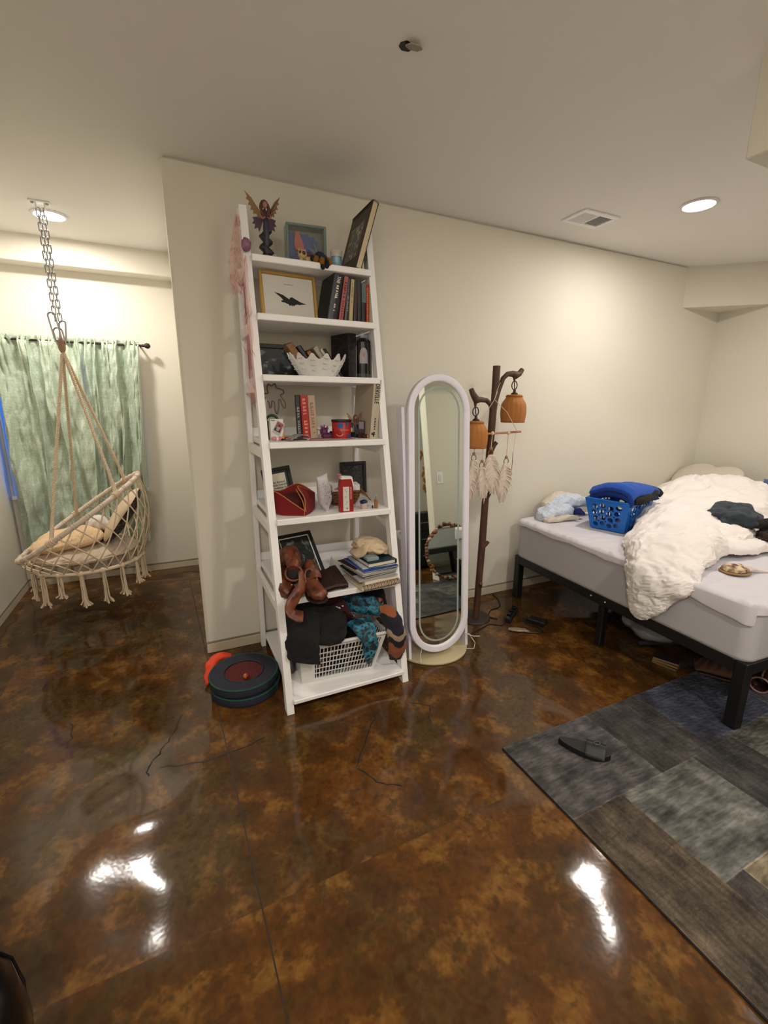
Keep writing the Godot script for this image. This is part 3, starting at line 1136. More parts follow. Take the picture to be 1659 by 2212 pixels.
	s.box(V(-aw + 0.003, 0.003, -0.012), V(aw - 0.003, ah - 0.006, 0.012), 0.0, ax)
	part("pages", s, M.pages, t)
	s = Shape.new()
	s.box(V(-aw + 0.045, 0.065, 0.0148), V(aw - 0.045, ah - 0.075, 0.0155), 0.0, ax)
	part("cover_picture", s, mat(Color(1, 1, 1), 0.4, {"albedo_texture": art_image(41, Color(0.30, 0.29, 0.28), [Color(0.46, 0.45, 0.44), Color(0.70, 0.68, 0.66)], 0.03)}), t)
	for k in 26:
		s = Shape.new()
		var p := []
		for j in 15:
			var a := TAU * j / 14
			p.append(ax * V(-aw + 0.012 + k * (2 * aw - 0.024) / 25.0, ah - 0.006 + sin(a) * 0.014, cos(a) * 0.020))
		s.tube(p, 0.0011, 5, false)
		part("wire_loop", s, M.black, t)
	# pink tulle tied to the left rail
	t = thing("tulle_scarf", "sheer pink tulle scarf tied to the left rail of the ladder shelf", "scarf", V(0.335, 1.4, 0.33))
	var tulle := mat(Color(0.92, 0.50, 0.52, 0.13), 0.9, {"transparency": BaseMaterial3D.TRANSPARENCY_ALPHA, "cull_mode": BaseMaterial3D.CULL_DISABLED})
	var tn := noise(6.0, 33, 3)
	for q in [[0.0, 0.058, 2.15, 1.84, 0.022, 0.285], [0.01, 0.036, 1.98, 1.38, 0.020, 0.335]]:
		s = Shape.new()
		var f := func(u: float, v: float) -> Vector3:
			var yy := lerpf(q[2], q[3], v)
			var wd: float = q[1] * (0.12 + 0.88 * sin(PI * clampf(v * 0.62 + 0.04, 0, 1)))
			var xx: float = 0.352 + q[0] - u * wd
			return V(xx + 0.010 * tn.get_noise_2d(v * 3.0, 4.0 + q[0] * 100.0), yy + 0.02 * tn.get_noise_2d(u * 2.0, v), q[5] + (2.0 - yy) * 0.10 + q[4] * 0.5 * sin(u * 9.0 + v * 3.0))
		s.sheet(26, 24, f, 0.0008)
		part("tulle_fall", s, tulle, t)
	s = Shape.new()
	var knot := func(d: Vector3) -> float: return 1.0 + 0.3 * tn.get_noise_3dv(d * 0.35)
	s.blob(V(0.366, 2.032, 0.315), V(0.020, 0.026, 0.018), knot, 24, 16)
	part("satin_knot", s, mat(Color(0.55, 0.36, 0.46), 0.35), t)

	# second shelf: bird print and books
	y = 1.755
	t = framed("framed_print", "gilt framed print of a black bird in flight on the second shelf", V(0.563, y, 0.262), 0.268, 0.212, 0.012, 0.016, 0.16, 0.06, -0.0, mat(Color(0.72, 0.56, 0.27), 0.4, {"metallic": 0.3}), mat(Color(0.80, 0.79, 0.76), 0.7))
	xf = t.get_meta("xf")
	s = Shape.new()
	for q in [[-0.122, 0.012, -0.1195, 0.2], [0.1195, 0.012, 0.122, 0.2], [-0.122, 0.012, 0.122, 0.0145], [-0.122, 0.1975, 0.122, 0.2]]:
		s.box(V(q[0], q[1], -0.009), V(q[2], q[3], -0.005), 0.0005, xf)
	part("inner_bead", s, mat(Color(0.66, 0.52, 0.30), 0.4, {"metallic": 0.3}), t)
	s = flat_shape([[-0.068, 0.122], [-0.05, 0.119], [-0.03, 0.114], [-0.012, 0.104], [0.002, 0.096], [0.004, 0.104], [0.014, 0.108], [0.034, 0.098], [0.056, 0.088], [0.084, 0.082], [0.062, 0.079], [0.05, 0.076], [0.036, 0.077], [0.026, 0.073], [0.020, 0.067], [0.016, 0.073], [0.012, 0.066], [0.006, 0.072], [0.000, 0.066], [-0.004, 0.074], [-0.014, 0.077], [-0.022, 0.080], [-0.030, 0.080], [-0.040, 0.084], [-0.036, 0.089], [-0.028, 0.090], [-0.034, 0.097], [-0.044, 0.106], [-0.056, 0.114]], -0.009, -0.0076, xf)
	part("bird_print", s, M.ink, t)
	s = Shape.new()
	for k in 9:
		s.box(V(-0.018 + k * 0.005, 0.161 + (k % 3) * 0.0005, -0.009), V(-0.0145 + k * 0.005, 0.164, -0.0079), 0.0, xf)
	part("caption_print", s, mat(Color(0.5, 0.48, 0.46), 0.8), t)
	var g := "paperbacks and hardbacks at the right of the second shelf"
	var charcoal := mat(Color(0.065, 0.060, 0.068), 0.35)
	var b := book("thick black hardback with pale spine letters at the head of the second shelf row", 0.722, y, 0.30, 0.052, 0.222, 0.16, charcoal, 0.20, 0.05, g)
	spine_text(b, "THE", M.ink_white, 0.96, 0.82, 0.32)
	spine_marks(b, M.ink_white, 0.78, 0.52, 0.24, 5)
	spine_marks(b, M.ink_white, 0.40, 0.24, 0.14, 6, "author_print")
	b = book("pink spined book beside the thick black hardback on the second shelf", 0.780, y, 0.30, 0.022, 0.212, 0.14, mat(Color(0.66, 0.34, 0.34), 0.5), 0.17, 0.0, g)
	spine_marks(b, mat(Color(0.38, 0.12, 0.14), 0.6), 0.94, 0.55, 0.55, 9)
	spine_marks(b, mat(Color(0.50, 0.18, 0.16), 0.6), 0.48, 0.06, 0.5, 10, "author_print")
	b = book("slim black book with thin white lettering next to the pink spine", 0.808, y, 0.30, 0.022, 0.202, 0.14, charcoal, 0.115, 0.0, g)
	spine_marks(b, mat(Color(0.6, 0.6, 0.62), 0.6), 0.62, 0.28, 0.25, 11)
	b = book("cream spined book in the middle of the second shelf row", 0.834, y, 0.30, 0.020, 0.200, 0.14, mat(Color(0.72, 0.66, 0.50), 0.6), 0.065, 0.0, g)
	spine_marks(b, mat(Color(0.5, 0.44, 0.34), 0.7), 0.9, 0.45, 0.3, 12)
	b = book("dark maroon lettered book right of the cream spine", 0.858, y, 0.30, 0.021, 0.205, 0.15, mat(Color(0.10, 0.075, 0.085), 0.45), 0.035, 0.0, g)
	spine_marks(b, mat(Color(0.34, 0.10, 0.14), 0.6), 0.78, 0.18, 0.5, 13)
	b = book("blackish green book between the maroon and the grey spines", 0.880, y, 0.30, 0.021, 0.205, 0.15, mat(Color(0.075, 0.08, 0.065), 0.45), 0.015, 0.0, g)
	spine_marks(b, mat(Color(0.22, 0.20, 0.12), 0.6), 0.9, 0.3, 0.3, 14)
	b = book("grey blue spined book with a dark lower half next to the orange one", 0.902, y, 0.30, 0.023, 0.186, 0.14, mat(Color(0.11, 0.115, 0.13), 0.5), 0.0, 0.0, g)
	xf = b.get_meta("xf")
	s = Shape.new()
	s.box(V(0.0008, 0.10, 0.0015), V(0.0222, 0.185, 0.0045), 0.0, xf)
	part("pale_panel", s, mat(Color(0.34, 0.42, 0.44), 0.55), b.get_meta("skin"))
	b = book("orange red paperback with yellow lettering against the right rail", 0.926, y, 0.30, 0.016, 0.184, 0.12, mat(Color(0.62, 0.10, 0.05), 0.5), 0.0, 0.0, g)
	spine_marks(b, mat(Color(0.85, 0.48, 0.05), 0.5), 0.95, 0.04, 0.6, 15)
	# back books hidden among them
	var pur := mat(Color(0.09, 0.08, 0.13), 0.4)

	# third shelf
	y = 1.497
	t = framed("framed_photo", "black framed dark photograph at the left of the third shelf", V(0.500, y, 0.16), 0.212, 0.163, 0.020, 0.016, 0.10, 0.02, 0.0, M.black, mat(Color(1, 1, 1), 0.5, {"albedo_texture": art_image(8, Color(0.055, 0.09, 0.105), [Color(0.16, 0.20, 0.21), Color(0.40, 0.44, 0.42)], 0.018)}))
	clam_bowl(V(0.668, y, 0.31))
	g = "books leaning behind the white clam shell bowl"
	var lean := -0.62
	b = book("tan hardback leaning behind the white clam bowl at its left", 0.655, y, 0.19, 0.034, 0.185, 0.12, mat(Color(0.56, 0.40, 0.26), 0.6), lean, 0.12, g)
	b = book("black book leaning behind the clam bowl beside the tan hardback", 0.705, y, 0.19, 0.024, 0.180, 0.12, charcoal, lean, 0.0, g)
	b = book("brown and amber covered book leaning behind the middle of the clam bowl", 0.738, y, 0.19, 0.022, 0.158, 0.11, mat(Color(0.20, 0.12, 0.07), 0.5), lean, 0.0, g)
	xf = b.get_meta("xf")
	s = Shape.new()
	s.box(V(0.001, 0.11, 0.0015), V(0.021, 0.152, 0.0046), 0.0, xf)
	part("amber_panel", s, mat(Color(0.62, 0.34, 0.06), 0.5), b.get_meta("skin"))
	b = book("cream book with black edging leaning right of the clam bowl", 0.782, y, 0.21, 0.024, 0.178, 0.12, mat(Color(0.70, 0.66, 0.58), 0.55), lean, 0.0, g)
	b = book("black paperback leaning outermost at the right of the clam bowl", 0.822, y, 0.22, 0.018, 0.168, 0.12, M.black, lean, 0.0, g)
	b = book("black and white thin book lying steepest right of the clam bowl", 0.808, y, 0.225, 0.012, 0.17, 0.11, mat(Color(0.76, 0.74, 0.72), 0.5), lean, 0.0, g)
	# large cloth bound book box and the dark bottles
	b = book("large purple grey mottled hardback standing behind the dark bottle", 0.868, y, 0.20, 0.052, 0.235, 0.15, mat(Color(0.22, 0.17, 0.19), 0.7, {"albedo_texture": noise_tex(0.04, 3, 128, 3, ramp([[0.2, Color(0.6, 0.55, 0.58)], [0.8, Color(1.3, 1.25, 1.25)]])), "uv1_triplanar": true, "uv1_scale": Vector3(6, 6, 6)}), 0.0, 0.30)
	var glassy := mat(Color(0.045, 0.038, 0.065), 0.12)
	var lx := 0.0
	var bi := 0
	for q in [[0.901, 0.310, "dark glass bottle with a pale arched label and a clear ball stopper"], [0.935, 0.275, "dark glass bottle behind the labelled one with a clear ball stopper"]]:
		t = thing("bottle", q[2], "bottle", V(q[0], y, q[1]), 0.0, "dark bottles on the third shelf")
		var bx := Transform3D(Basis(), V(q[0], y, q[1]))
		s = Shape.new()
		s.lathe([Vector2(0.0005, 0.0), Vector2(0.027, 0.0), Vector2(0.030, 0.003), Vector2(0.030, 0.17), Vector2(0.028, 0.180), Vector2(0.020, 0.187), Vector2(0.018, 0.192), Vector2(0.0005, 0.192)], bx, 28)
		part("body", s, glassy, t)
		s = Shape.new()
		s.lathe([Vector2(0.0005, 0.192), Vector2(0.010, 0.192), Vector2(0.009, 0.197), Vector2(0.0135, 0.203), Vector2(0.0145, 0.21), Vector2(0.011, 0.219), Vector2(0.0005, 0.223)], bx, 20)
		part("stopper", s, mat(Color(0.75, 0.75, 0.80, 0.35), 0.05, {"transparency": BaseMaterial3D.TRANSPARENCY_ALPHA}), t)
		s = Shape.new()
		s.lathe([Vector2(0.0302, 0.008), Vector2(0.0302, 0.024)], bx, 28)
		part("base_band", s, mat(Color(0.20, 0.25, 0.24), 0.4), t)
		if bi == 0:
			s = Shape.new()
			var rows := []
			for r in 13:
				var row := PackedVector3Array()
				var v := r / 12.0
				for c in 13:
					var u := c / 12.0 * 2.0 - 1.0
					var topy := 0.112 + 0.034 * sqrt(maxf(0.0, 1.0 - u * u))
					var aa := PI / 2 + 0.15 - u * 0.72
					row.append(bx * V(cos(aa) * 0.0306, lerpf(0.072, topy, v), sin(aa) * 0.0306))
				rows.append(row)
			s.grid(rows, false, 1)
			var lab := part("label", s, mat(Color(0.62, 0.61, 0.64), 0.6), t)
			s = Shape.new()
			s.blob(bx * V(cos(PI / 2 + 0.15) * 0.0308, 0.112, sin(PI / 2 + 0.15) * 0.0308), V(0.006, 0.012, 0.0012), null, 12, 8)
			part("label_emblem", s, mat(Color(0.66, 0.48, 0.40), 0.6), lab)
		bi += 1


func clam_bowl(at: Vector3) -> void:
	# a fluted giant clam: the rim rises over each of seven ribs, with small scales on their backs
	var t := thing("clam_bowl", "white fluted giant clam shell bowl in the middle of the third shelf", "bowl", at)
	var pearl := mat(Color(0.84, 0.83, 0.82), 0.35)
	var ribs := 13.0
	var shape := func(a: float, v: float, inner: float) -> Vector3:
		var wave := cos(a * ribs)
		var rim := 0.086 + 0.011 * wave * (1.0 + 0.3 * sin(a * 2.0 + 1.0)) + 0.009 * maxf(0.0, wave)
		var hh := rim * v
		var r := lerpf(0.60, 1.0, pow(v, 0.85))
		var rx := 0.138 * r * (1.0 + 0.055 * wave * v)
		var rz := 0.088 * r * (1.0 + 0.055 * wave * v)
		return at + V(cos(a) * (rx - inner), hh + inner * (1.0 - v), sin(a) * (rz - inner))
	var s := Shape.new()
	var rows := []
	var m := 182
	for i in 40:
		var row := PackedVector3Array()
		var out := i < 20
		var v := i / 19.0 if out else (39 - i) / 19.0
		for j in m:
			row.append(shape.call(TAU * j / m, v, 0.0 if out else 0.005))
		rows.append(row)
	var c0 := PackedVector3Array()
	var c1 := PackedVector3Array()
	for j in m:
		c0.append(at)
		c1.append(at + V(0, 0.005, 0))
	rows.push_front(c0)
	rows.append(c1)
	s.grid(rows, true, 1)
	part("shell", s, pearl, t)
	for k in 13:
		var a := TAU * k / 13
		if sin(a) < -0.3:
			continue
		s = Shape.new()
		for v in [0.30, 0.52, 0.74]:
			var p: Vector3 = shape.call(a, v + 0.04 * sin(k * 2.7), 0.0)
			var o := V(cos(a), 0.25, sin(a)).normalized()
			var side := V(-sin(a), 0, cos(a))
			var arc := []
			for j in 7:
				var w := (j - 3) / 3.0
				arc.append(p + side * w * 0.013 * (0.5 + v * 0.7) + o * (0.006 * (1.0 - w * w)) + V(0, 0.005 * w * w, 0))
			s.tube(arc, [0.0012, 0.0026, 0.0032, 0.0034, 0.0032, 0.0026, 0.0012], 6)
		part("scale", s, pearl, t)


func middle_shelves() -> void:
	var y := 1.207
	# palm tree shaped neon sign on a wooden foot
	var t := thing("palm_lamp", "unlit palm tree shaped tube lamp on a wooden foot, left on the fourth shelf", "lamp", V(0.432, y, 0.27))
	var s := Shape.new()
	s.box(V(0.408, y, 0.235), V(0.452, y + 0.038, 0.285), 0.003)
	part("wooden_foot", s, mat(Color(0.55, 0.36, 0.18), 0.6), t)
	s = Shape.new()
	s.tube([V(0.428, y + 0.036, 0.26), V(0.421, y + 0.08, 0.26), V(0.418, y + 0.12, 0.26), V(0.420, y + 0.155, 0.26), V(0.426, y + 0.19, 0.26)], 0.0055, 10)
	part("trunk_tube", s, mat(Color(0.78, 0.73, 0.70), 0.3), t)
	s = Shape.new()
	var loop := [[0.424, 0.185], [0.415, 0.200], [0.419, 0.212], [0.436, 0.216], [0.432, 0.232], [0.438, 0.256], [0.452, 0.249], [0.470, 0.258], [0.476, 0.240], [0.492, 0.236], [0.508, 0.229], [0.509, 0.215], [0.494, 0.206], [0.503, 0.190], [0.516, 0.170], [0.513, 0.145], [0.500, 0.160], [0.492, 0.185], [0.484, 0.180], [0.483, 0.150], [0.474, 0.118], [0.464, 0.140], [0.463, 0.172], [0.452, 0.178], [0.448, 0.155], [0.440, 0.148], [0.438, 0.170]]
	var cv := Curve3D.new()
	var pts := []
	for k in loop.size():
		var p0: Array = loop[(k + loop.size() - 1) % loop.size()]
		var p1: Array = loop[k]
		var p2: Array = loop[(k + 1) % loop.size()]
		var p3: Array = loop[(k + 2) % loop.size()]
		for j in 4:
			var w := j / 4.0
			var q := Vector2(p1[0], p1[1]).cubic_interpolate(Vector2(p2[0], p2[1]), Vector2(p0[0], p0[1]), Vector2(p3[0], p3[1]), w)
			pts.append(V(q.x, y + q.y, 0.26))
	s.ring(pts, 0.0034, 7, V(0, 0, 1))
	part("leaf_tube", s, mat(Color(0.36, 0.34, 0.33), 0.35), t)
	# film box
	t = thing("film_box", "white instant film carton with a tilted pink photo print on the fourth shelf", "box", V(0.451, y, 0.345))
	var xf := Transform3D(Basis(V(0, 1, 0), 0.05), V(0.451, y, 0.350))
	s = Shape.new()
	s.box(V(-0.030, 0, -0.03), V(0.030, 0.097, 0.0), 0.001, xf)
	var carton := part("carton", s, M.paper_white, t)
	var tilt := xf * Transform3D(Basis(V(0, 0, 1), -0.50), V(0.004, 0.052, 0.0006))
	s = Shape.new()
	s.box(V(-0.020, -0.028, 0), V(0.020, 0.034, 0.0006), 0.0, tilt)
	part("print_border", s, mat(Color(0.74, 0.73, 0.72), 0.6), carton)
	s = Shape.new()
	s.box(V(-0.016, -0.014, 0.0006), V(0.016, 0.030, 0.001), 0.0, tilt)
	part("print_sky", s, mat(Color(0.60, 0.33, 0.36), 0.5), carton)
	s = flat_shape([[-0.016, -0.014], [0.016, -0.014], [0.012, 0.0], [0.004, 0.002], [-0.004, -0.002], [-0.016, -0.001]], 0.001, 0.0014, tilt)
	part("print_ground", s, mat(Color(0.13, 0.13, 0.17), 0.5), carton)
	s = flat_shape([[-0.006, -0.010], [0.006, -0.010], [0.007, 0.006], [0.003, 0.012], [-0.003, 0.011], [-0.008, 0.004]], 0.0014, 0.0017, tilt)
	part("print_subject", s, mat(Color(0.66, 0.60, 0.56), 0.5), carton)
	s = Shape.new()
	s.prism(circle(0.006, 16), 0.0017, 0.002, tilt * Transform3D(Basis(), V(0.0, 0.015, 0)))
	part("print_head", s, mat(Color(0.30, 0.14, 0.10), 0.5), carton)
	s = flat_shape([[0.019, 0.0], [0.030, 0.0], [0.030, 0.042], [0.026, 0.030]], 0.0, 0.0012, xf)
	part("yellow_corner", s, mat(Color(0.82, 0.62, 0.05), 0.5), carton)
	s = Shape.new()
	for k in 6:
		s.box(V(-0.027 + k * 0.0032, 0.0895, 0), V(-0.0245 + k * 0.0032, 0.0925, 0.0008), 0.0, xf)
	part("brand_print", s, M.ink, carton)
	# green claw clip behind it
	t = thing("hair_clip", "dark green plastic claw hair clip behind the film carton", "hair clip", V(0.445, y, 0.305))
	s = Shape.new()
	var back := []
	for k in 9:
		var a := lerpf(0.3, PI - 0.3, k / 8.0)
		back.append(V(0.438 + cos(a) * 0.032, y + 0.075 + sin(a) * 0.038, 0.308))
	s.tube(back, 0.006, 8)
	part("arch", s, mat(Color(0.05, 0.20, 0.13), 0.35), t)
	for k in 7:
		s = Shape.new()
		s.tube([V(0.409 + k * 0.0095, y + 0.088, 0.308), V(0.406 + k * 0.010, y + 0.05, 0.314), V(0.409 + k * 0.010, y + 0.001, 0.306)], [0.003, 0.0028, 0.0012], 6)
		part("tooth", s, mat(Color(0.06, 0.24, 0.16), 0.35), t)
	# pink bow and red bead
	t = thing("hair_bow", "little pink and white hair bow lying before the film carton", "hair bow", V(0.44, y, 0.395))
	s = Shape.new()
	for sx in [-1, 1]:
		s.blob(V(0.440 + sx * 0.013, y + 0.010, 0.395), V(0.014, 0.010, 0.009), func(d): return 1.0 - 0.25 * smoothstep(0.3, 0.9, -d.x * sx), 14, 10)
	part("loop", s, mat(Color(0.80, 0.48, 0.52), 0.6), t)
	s = Shape.new()
	s.blob(V(0.440, y + 0.009, 0.399), V(0.006, 0.007, 0.007), null, 12, 8)
	part("knot", s, M.paper_white, t)
	s = Shape.new()
	s.blob(V(0.462, y + 0.006, 0.405), V(0.007, 0.005, 0.005), null, 12, 8)
	part("dark_bead", s, M.black, t)
	t = thing("red_trinket", "small shiny red trinket lying right of the pink hair bow", "trinket", V(0.479, y, 0.405))
	s = Shape.new()
	s.blob(V(0.480, y + 0.010, 0.405), V(0.011, 0.010, 0.010), func(d): return 1.0 - 0.2 * smoothstep(0.7, 1.0, d.y), 16, 12)
	part("body", s, mat(Color(0.60, 0.02, 0.06), 0.25), t)
	s = Shape.new()
	s.tube([V(0.472, y + 0.006, 0.411), V(0.464, y + 0.004, 0.416)], 0.0018, 6)
	part("stem", s, M.dark_brown, t)
	# three hardbacks
	var g := "three upright hardbacks on the fourth shelf"
	var b := book("dark blue grey hardback at the left of three upright books on the fourth shelf", 0.567, y, 0.26, 0.026, 0.208, 0.15, mat(Color(0.13, 0.13, 0.16), 0.35), -0.02, -0.24, g)
	spine_marks(b, mat(Color(0.6, 0.58, 0.58), 0.6), 0.72, 0.08, 0.5, 21)
	b = book("bright red hardback between the blue grey and the cream ones", 0.5945, y, 0.275, 0.036, 0.206, 0.15, mat(Color(0.66, 0.095, 0.085), 0.45), -0.05, -0.24, g)
	spine_marks(b, mat(Color(0.85, 0.55, 0.45), 0.6), 0.93, 0.06, 0.5, 22)
	b = book("cream hardback with faint pink spine print beside the bright red one", 0.632, y, 0.275, 0.038, 0.207, 0.15, mat(Color(0.74, 0.64, 0.54), 0.6), -0.06, -0.22, g)
	spine_marks(b, mat(Color(0.60, 0.48, 0.43), 0.7), 0.92, 0.12, 0.45, 23)
	# open wallet
	t = thing("wallet", "open grey and white patterned wallet lying at the shelf edge before the hardbacks", "wallet", V(0.525, y, 0.43))
	var wx := Transform3D(Basis(V(0, 1, 0), 0.25), V(0.525, y, 0.43))
	s = Shape.new()
	s.box(V(-0.045, 0.0, -0.03), V(0.045, 0.004, 0.03), 0.0015, wx)
	part("lower_flap", s, mat(Color(0.60, 0.57, 0.55), 0.7), t)
	s = Shape.new()
	var wf := func(u: float, v: float) -> Vector3:
		return wx * V(lerpf(-0.045, 0.05, u), 0.006 + 0.022 * sin(u * PI * 0.85), lerpf(-0.03, 0.03, v))
	s.sheet(14, 6, wf, 0.003)
	part("upper_flap", s, mat(Color(0.72, 0.69, 0.68), 0.7, {"albedo_texture": noise_tex(0.08, 7, 128, 2, ramp([[0.35, Color(0.55, 0.52, 0.5)], [0.6, Color(1, 1, 1)]]))}), t)
	s = Shape.new()
	s.box(V(-0.040, 0.004, -0.026), V(0.035, 0.009, 0.026), 0.001, wx)
	part("card_pocket", s, mat(Color(0.22, 0.19, 0.17), 0.7), t)
	# pink papers
	t = thing("pink_folder", "pink paper folder lying flat under the red candle tin", "folder", V(0.68, y, 0.40))
	s = flat_shape([[-0.105, -0.05], [0.03, -0.065], [0.135, -0.02], [0.07, 0.09], [-0.07, 0.06]], 0.0, 0.0025, Transform3D(Basis(V(1, 0, 0), V(0, 0, -1), V(0, 1, 0)), V(0.68, y, 0.40)))
	part("sheet", s, mat(Color(0.70, 0.40, 0.38), 0.7), t)
	s = flat_shape([[-0.100, -0.052], [0.035, -0.070], [0.10, -0.045], [0.06, -0.01], [-0.09, -0.01]], 0.0026, 0.004, Transform3D(Basis(V(1, 0, 0), V(0, 0, -1), V(0, 1, 0)), V(0.68, y, 0.405)))
	part("pale_leaf", s, mat(Color(0.72, 0.60, 0.60), 0.7), t)
	# purple coral piece and holder
	t = thing("coral_ornament", "purple spiny coral shaped ornament right of the cream hardback", "ornament", V(0.70, y, 0.31))
	s = Shape.new()
	s.blob(V(0.692, y + 0.032, 0.305), V(0.020, 0.022, 0.018), null, 16, 12)
	part("core", s, mat(Color(0.42, 0.20, 0.36), 0.6), t)
	rng.seed = 5
	for k in 26:
		var d := V(rng.randf_range(-1, 1), rng.randf_range(-0.3, 1), rng.randf_range(-0.6, 1)).normalized()
		s = Shape.new()
		var p := V(0.692, y + 0.032, 0.305)
		s.tube([p + d * 0.016, p + d * 0.026 + V(0.002, 0.001, 0), p + d * 0.036], [0.0028, 0.002, 0.0008], 6)
		part("spine", s, mat(Color(0.55, 0.30, 0.46), 0.5) if k % 2 else mat(Color(0.44, 0.20, 0.38), 0.5), t)
	s = Shape.new()
	s.box(V(0.68, y, 0.29), V(0.735, y + 0.024, 0.325), 0.006)
	part("foot", s, mat(Color(0.34, 0.14, 0.30), 0.5), t)
	t = thing("green_cable", "dark green coiled cable behind the candle tin", "cable", V(0.79, y, 0.28))
	for k in 3:
		s = Shape.new()
		s.tube([V(0.735, y + 0.008 + k * 0.010, 0.275), V(0.78, y + 0.006 + k * 0.009, 0.262), V(0.84, y + 0.005 + k * 0.009, 0.27), V(0.868, y + 0.005 + k * 0.007, 0.285)], 0.0048, 8)
		part("coil", s, mat(Color(0.03, 0.14, 0.08), 0.5), t)
	s = Shape.new()
	s.box(V(0.728, y, 0.268), V(0.748, y + 0.026, 0.288), 0.003)
	part("plug", s, M.black, t)
	# candle tin
	t = thing("candle_tin", "red candle jar with blue flowers and a black lid on the fourth shelf", "candle", V(0.775, y, 0.335))
	var cx := Transform3D(Basis(), V(0.775, y, 0.335))
	s = Shape.new()
	s.lathe([Vector2(0.0005, 0.0), Vector2(0.044, 0.0), Vector2(0.047, 0.003), Vector2(0.048, 0.08), Vector2(0.0005, 0.08)], cx, 36)
	var jar := part("jar", s, mat(Color(0.68, 0.11, 0.07), 0.4), t)
	s = Shape.new()
	s.lathe([Vector2(0.0005, 0.08), Vector2(0.050, 0.08), Vector2(0.0505, 0.082), Vector2(0.0505, 0.089), Vector2(0.049, 0.091), Vector2(0.0005, 0.091)], cx, 36)
	part("lid", s, M.black, t)
	for q in [[2.05, 0.064, 0.016, 0.013, 0], [1.30, 0.070, 0.009, 0.008, 0], [1.05, 0.014, 0.013, 0.010, 0], [2.15, 0.026, 0.013, 0.015, 1]]:
		s = Shape.new()
		var rows := []
		for r in 5:
			var row := PackedVector3Array()
			for k in 17:
				var aa := TAU * k / 16.0
				var lob := 1.0 + (0.16 * sin(aa * 5.0) if q[4] == 0 else 0.0)
				var dx: float = cos(aa) * q[2] * lob * r / 4.0
				var dy: float = sin(aa) * q[3] * lob * r / 4.0
				var an: float = q[0] - dx / 0.048
				row.append(cx * V(cos(an) * 0.0486, clampf(q[1] + dy, 0.003, 0.079), sin(an) * 0.0486))
			rows.append(row)
		s.grid(rows, false, -1)
		part("flower_print" if q[4] == 0 else "melon_print", s, mat(Color(0.10, 0.32, 0.60), 0.4) if q[4] == 0 else mat(Color(0.60, 0.03, 0.04), 0.4), jar)
	s = Shape.new()
	var rindp := []
	for k in 11:
		var aa := lerpf(PI + 0.15, TAU - 0.1, k / 10.0)
		var an: float = 2.13 - cos(aa) * 0.016 / 0.048
		rindp.append(cx * V(cos(an) * 0.0488, 0.024 + sin(aa) * 0.011, sin(an) * 0.0488))
	s.tube(rindp, 0.0013, 6)
	part("rind_print", s, M.paper_white, jar)
	s = Shape.new()
	for k in 12:
		var an := 2.0 - k * 0.085
		s.box(V(-0.0014, 0.040, 0.0484), V(0.0012, 0.0432, 0.0490), 0.0, cx * Transform3D(Basis(V(0, 1, 0), PI / 2 - an), Vector3.ZERO))
	part("scent_print", s, mat(Color(0.85, 0.65, 0.5), 0.5), jar)
	winged_figure("small_fairy", "small winged fairy figurine between the candle jar and the leaning white book", V(0.852, y, 0.325), 0.62, false)
	# small framed mirror card
	t = thing("card_holder", "tiny dark framed card leaning by the small fairy figurine", "picture frame", V(0.872, y, 0.345))
	xf = Transform3D(Basis(V(0, 1, 0), -0.75) * Basis(V(1, 0, 0), -0.08), V(0.874, y + 0.018, 0.352))
	s = Shape.new()
	for q in [[-0.017, 0, -0.014, 0.066], [0.014, 0, 0.017, 0.066], [-0.014, 0.063, 0.014, 0.066], [-0.014, 0, 0.014, 0.008]]:
		s.box(V(q[0], q[1], -0.002), V(q[2], q[3], 0.002), 0.0005, xf)
	part("frame", s, M.dark_brown, t)
	s = Shape.new()
	s.box(V(-0.014, 0.008, -0.001), V(0.014, 0.063, 0.0), 0.0, xf)
	part("card", s, mat(Color(0.55, 0.50, 0.55), 0.4), t)
	s = Shape.new()
	s.box(V(-0.014, 0.008, 0.0), V(0.014, 0.026, 0.0006), 0.0, xf)
	part("card_lower_band", s, mat(Color(0.22, 0.16, 0.28), 0.4), t)
	s = Shape.new()
	s.box(V(0.852, y, 0.335), V(0.890, y + 0.018, 0.370), 0.002)
	part("red_base", s, mat(Color(0.26, 0.03, 0.03), 0.4), t)
	t = thing("lipstick", "dark plum lipstick tube lying at the right of the fourth shelf", "lipstick", V(0.905, y, 0.39))
	s = Shape.new()
	s.tube([V(0.868, y + 0.009, 0.385), V(0.925, y + 0.009, 0.40)], 0.009, 12)
	part("case", s, mat(Color(0.20, 0.02, 0.08), 0.25), t)
	s = Shape.new()
	s.tube([V(0.889, y + 0.009, 0.3905), V(0.894, y + 0.009, 0.3918)], 0.0094, 12)
	part("ring", s, M.gold, t)
	# tall white book that stands across the rail with its title on the spine
	b = book("tall white book with black YORKVILLE lettering on its spine against the right rail", 0.892, y, 0.42, 0.040, 0.285, 0.235, mat(Color(0.74, 0.69, 0.61), 0.6), 0.085, 0.0)
	spine_text(b, "YORKVILLE", M.ink, 0.975, 0.60, 0.60, "Droid Sans", 800)
	spine_marks(b, M.ink, 0.36, 0.10, 0.22, 33, "author_print")
	xf = b.get_meta("xf")
	s = Shape.new()
	for q in [[0.006, 0.018, 0.012, 0.030], [0.014, 0.010, 0.020, 0.034], [0.012, 0.020, 0.026, 0.024]]:
		s.box(V(q[0], q[1], 0.0028), V(q[2], q[3], 0.0046), 0.0, xf)
	part("publisher_mark", s, M.ink, b.get_meta("skin"))

	# fifth shelf
	y = 0.873
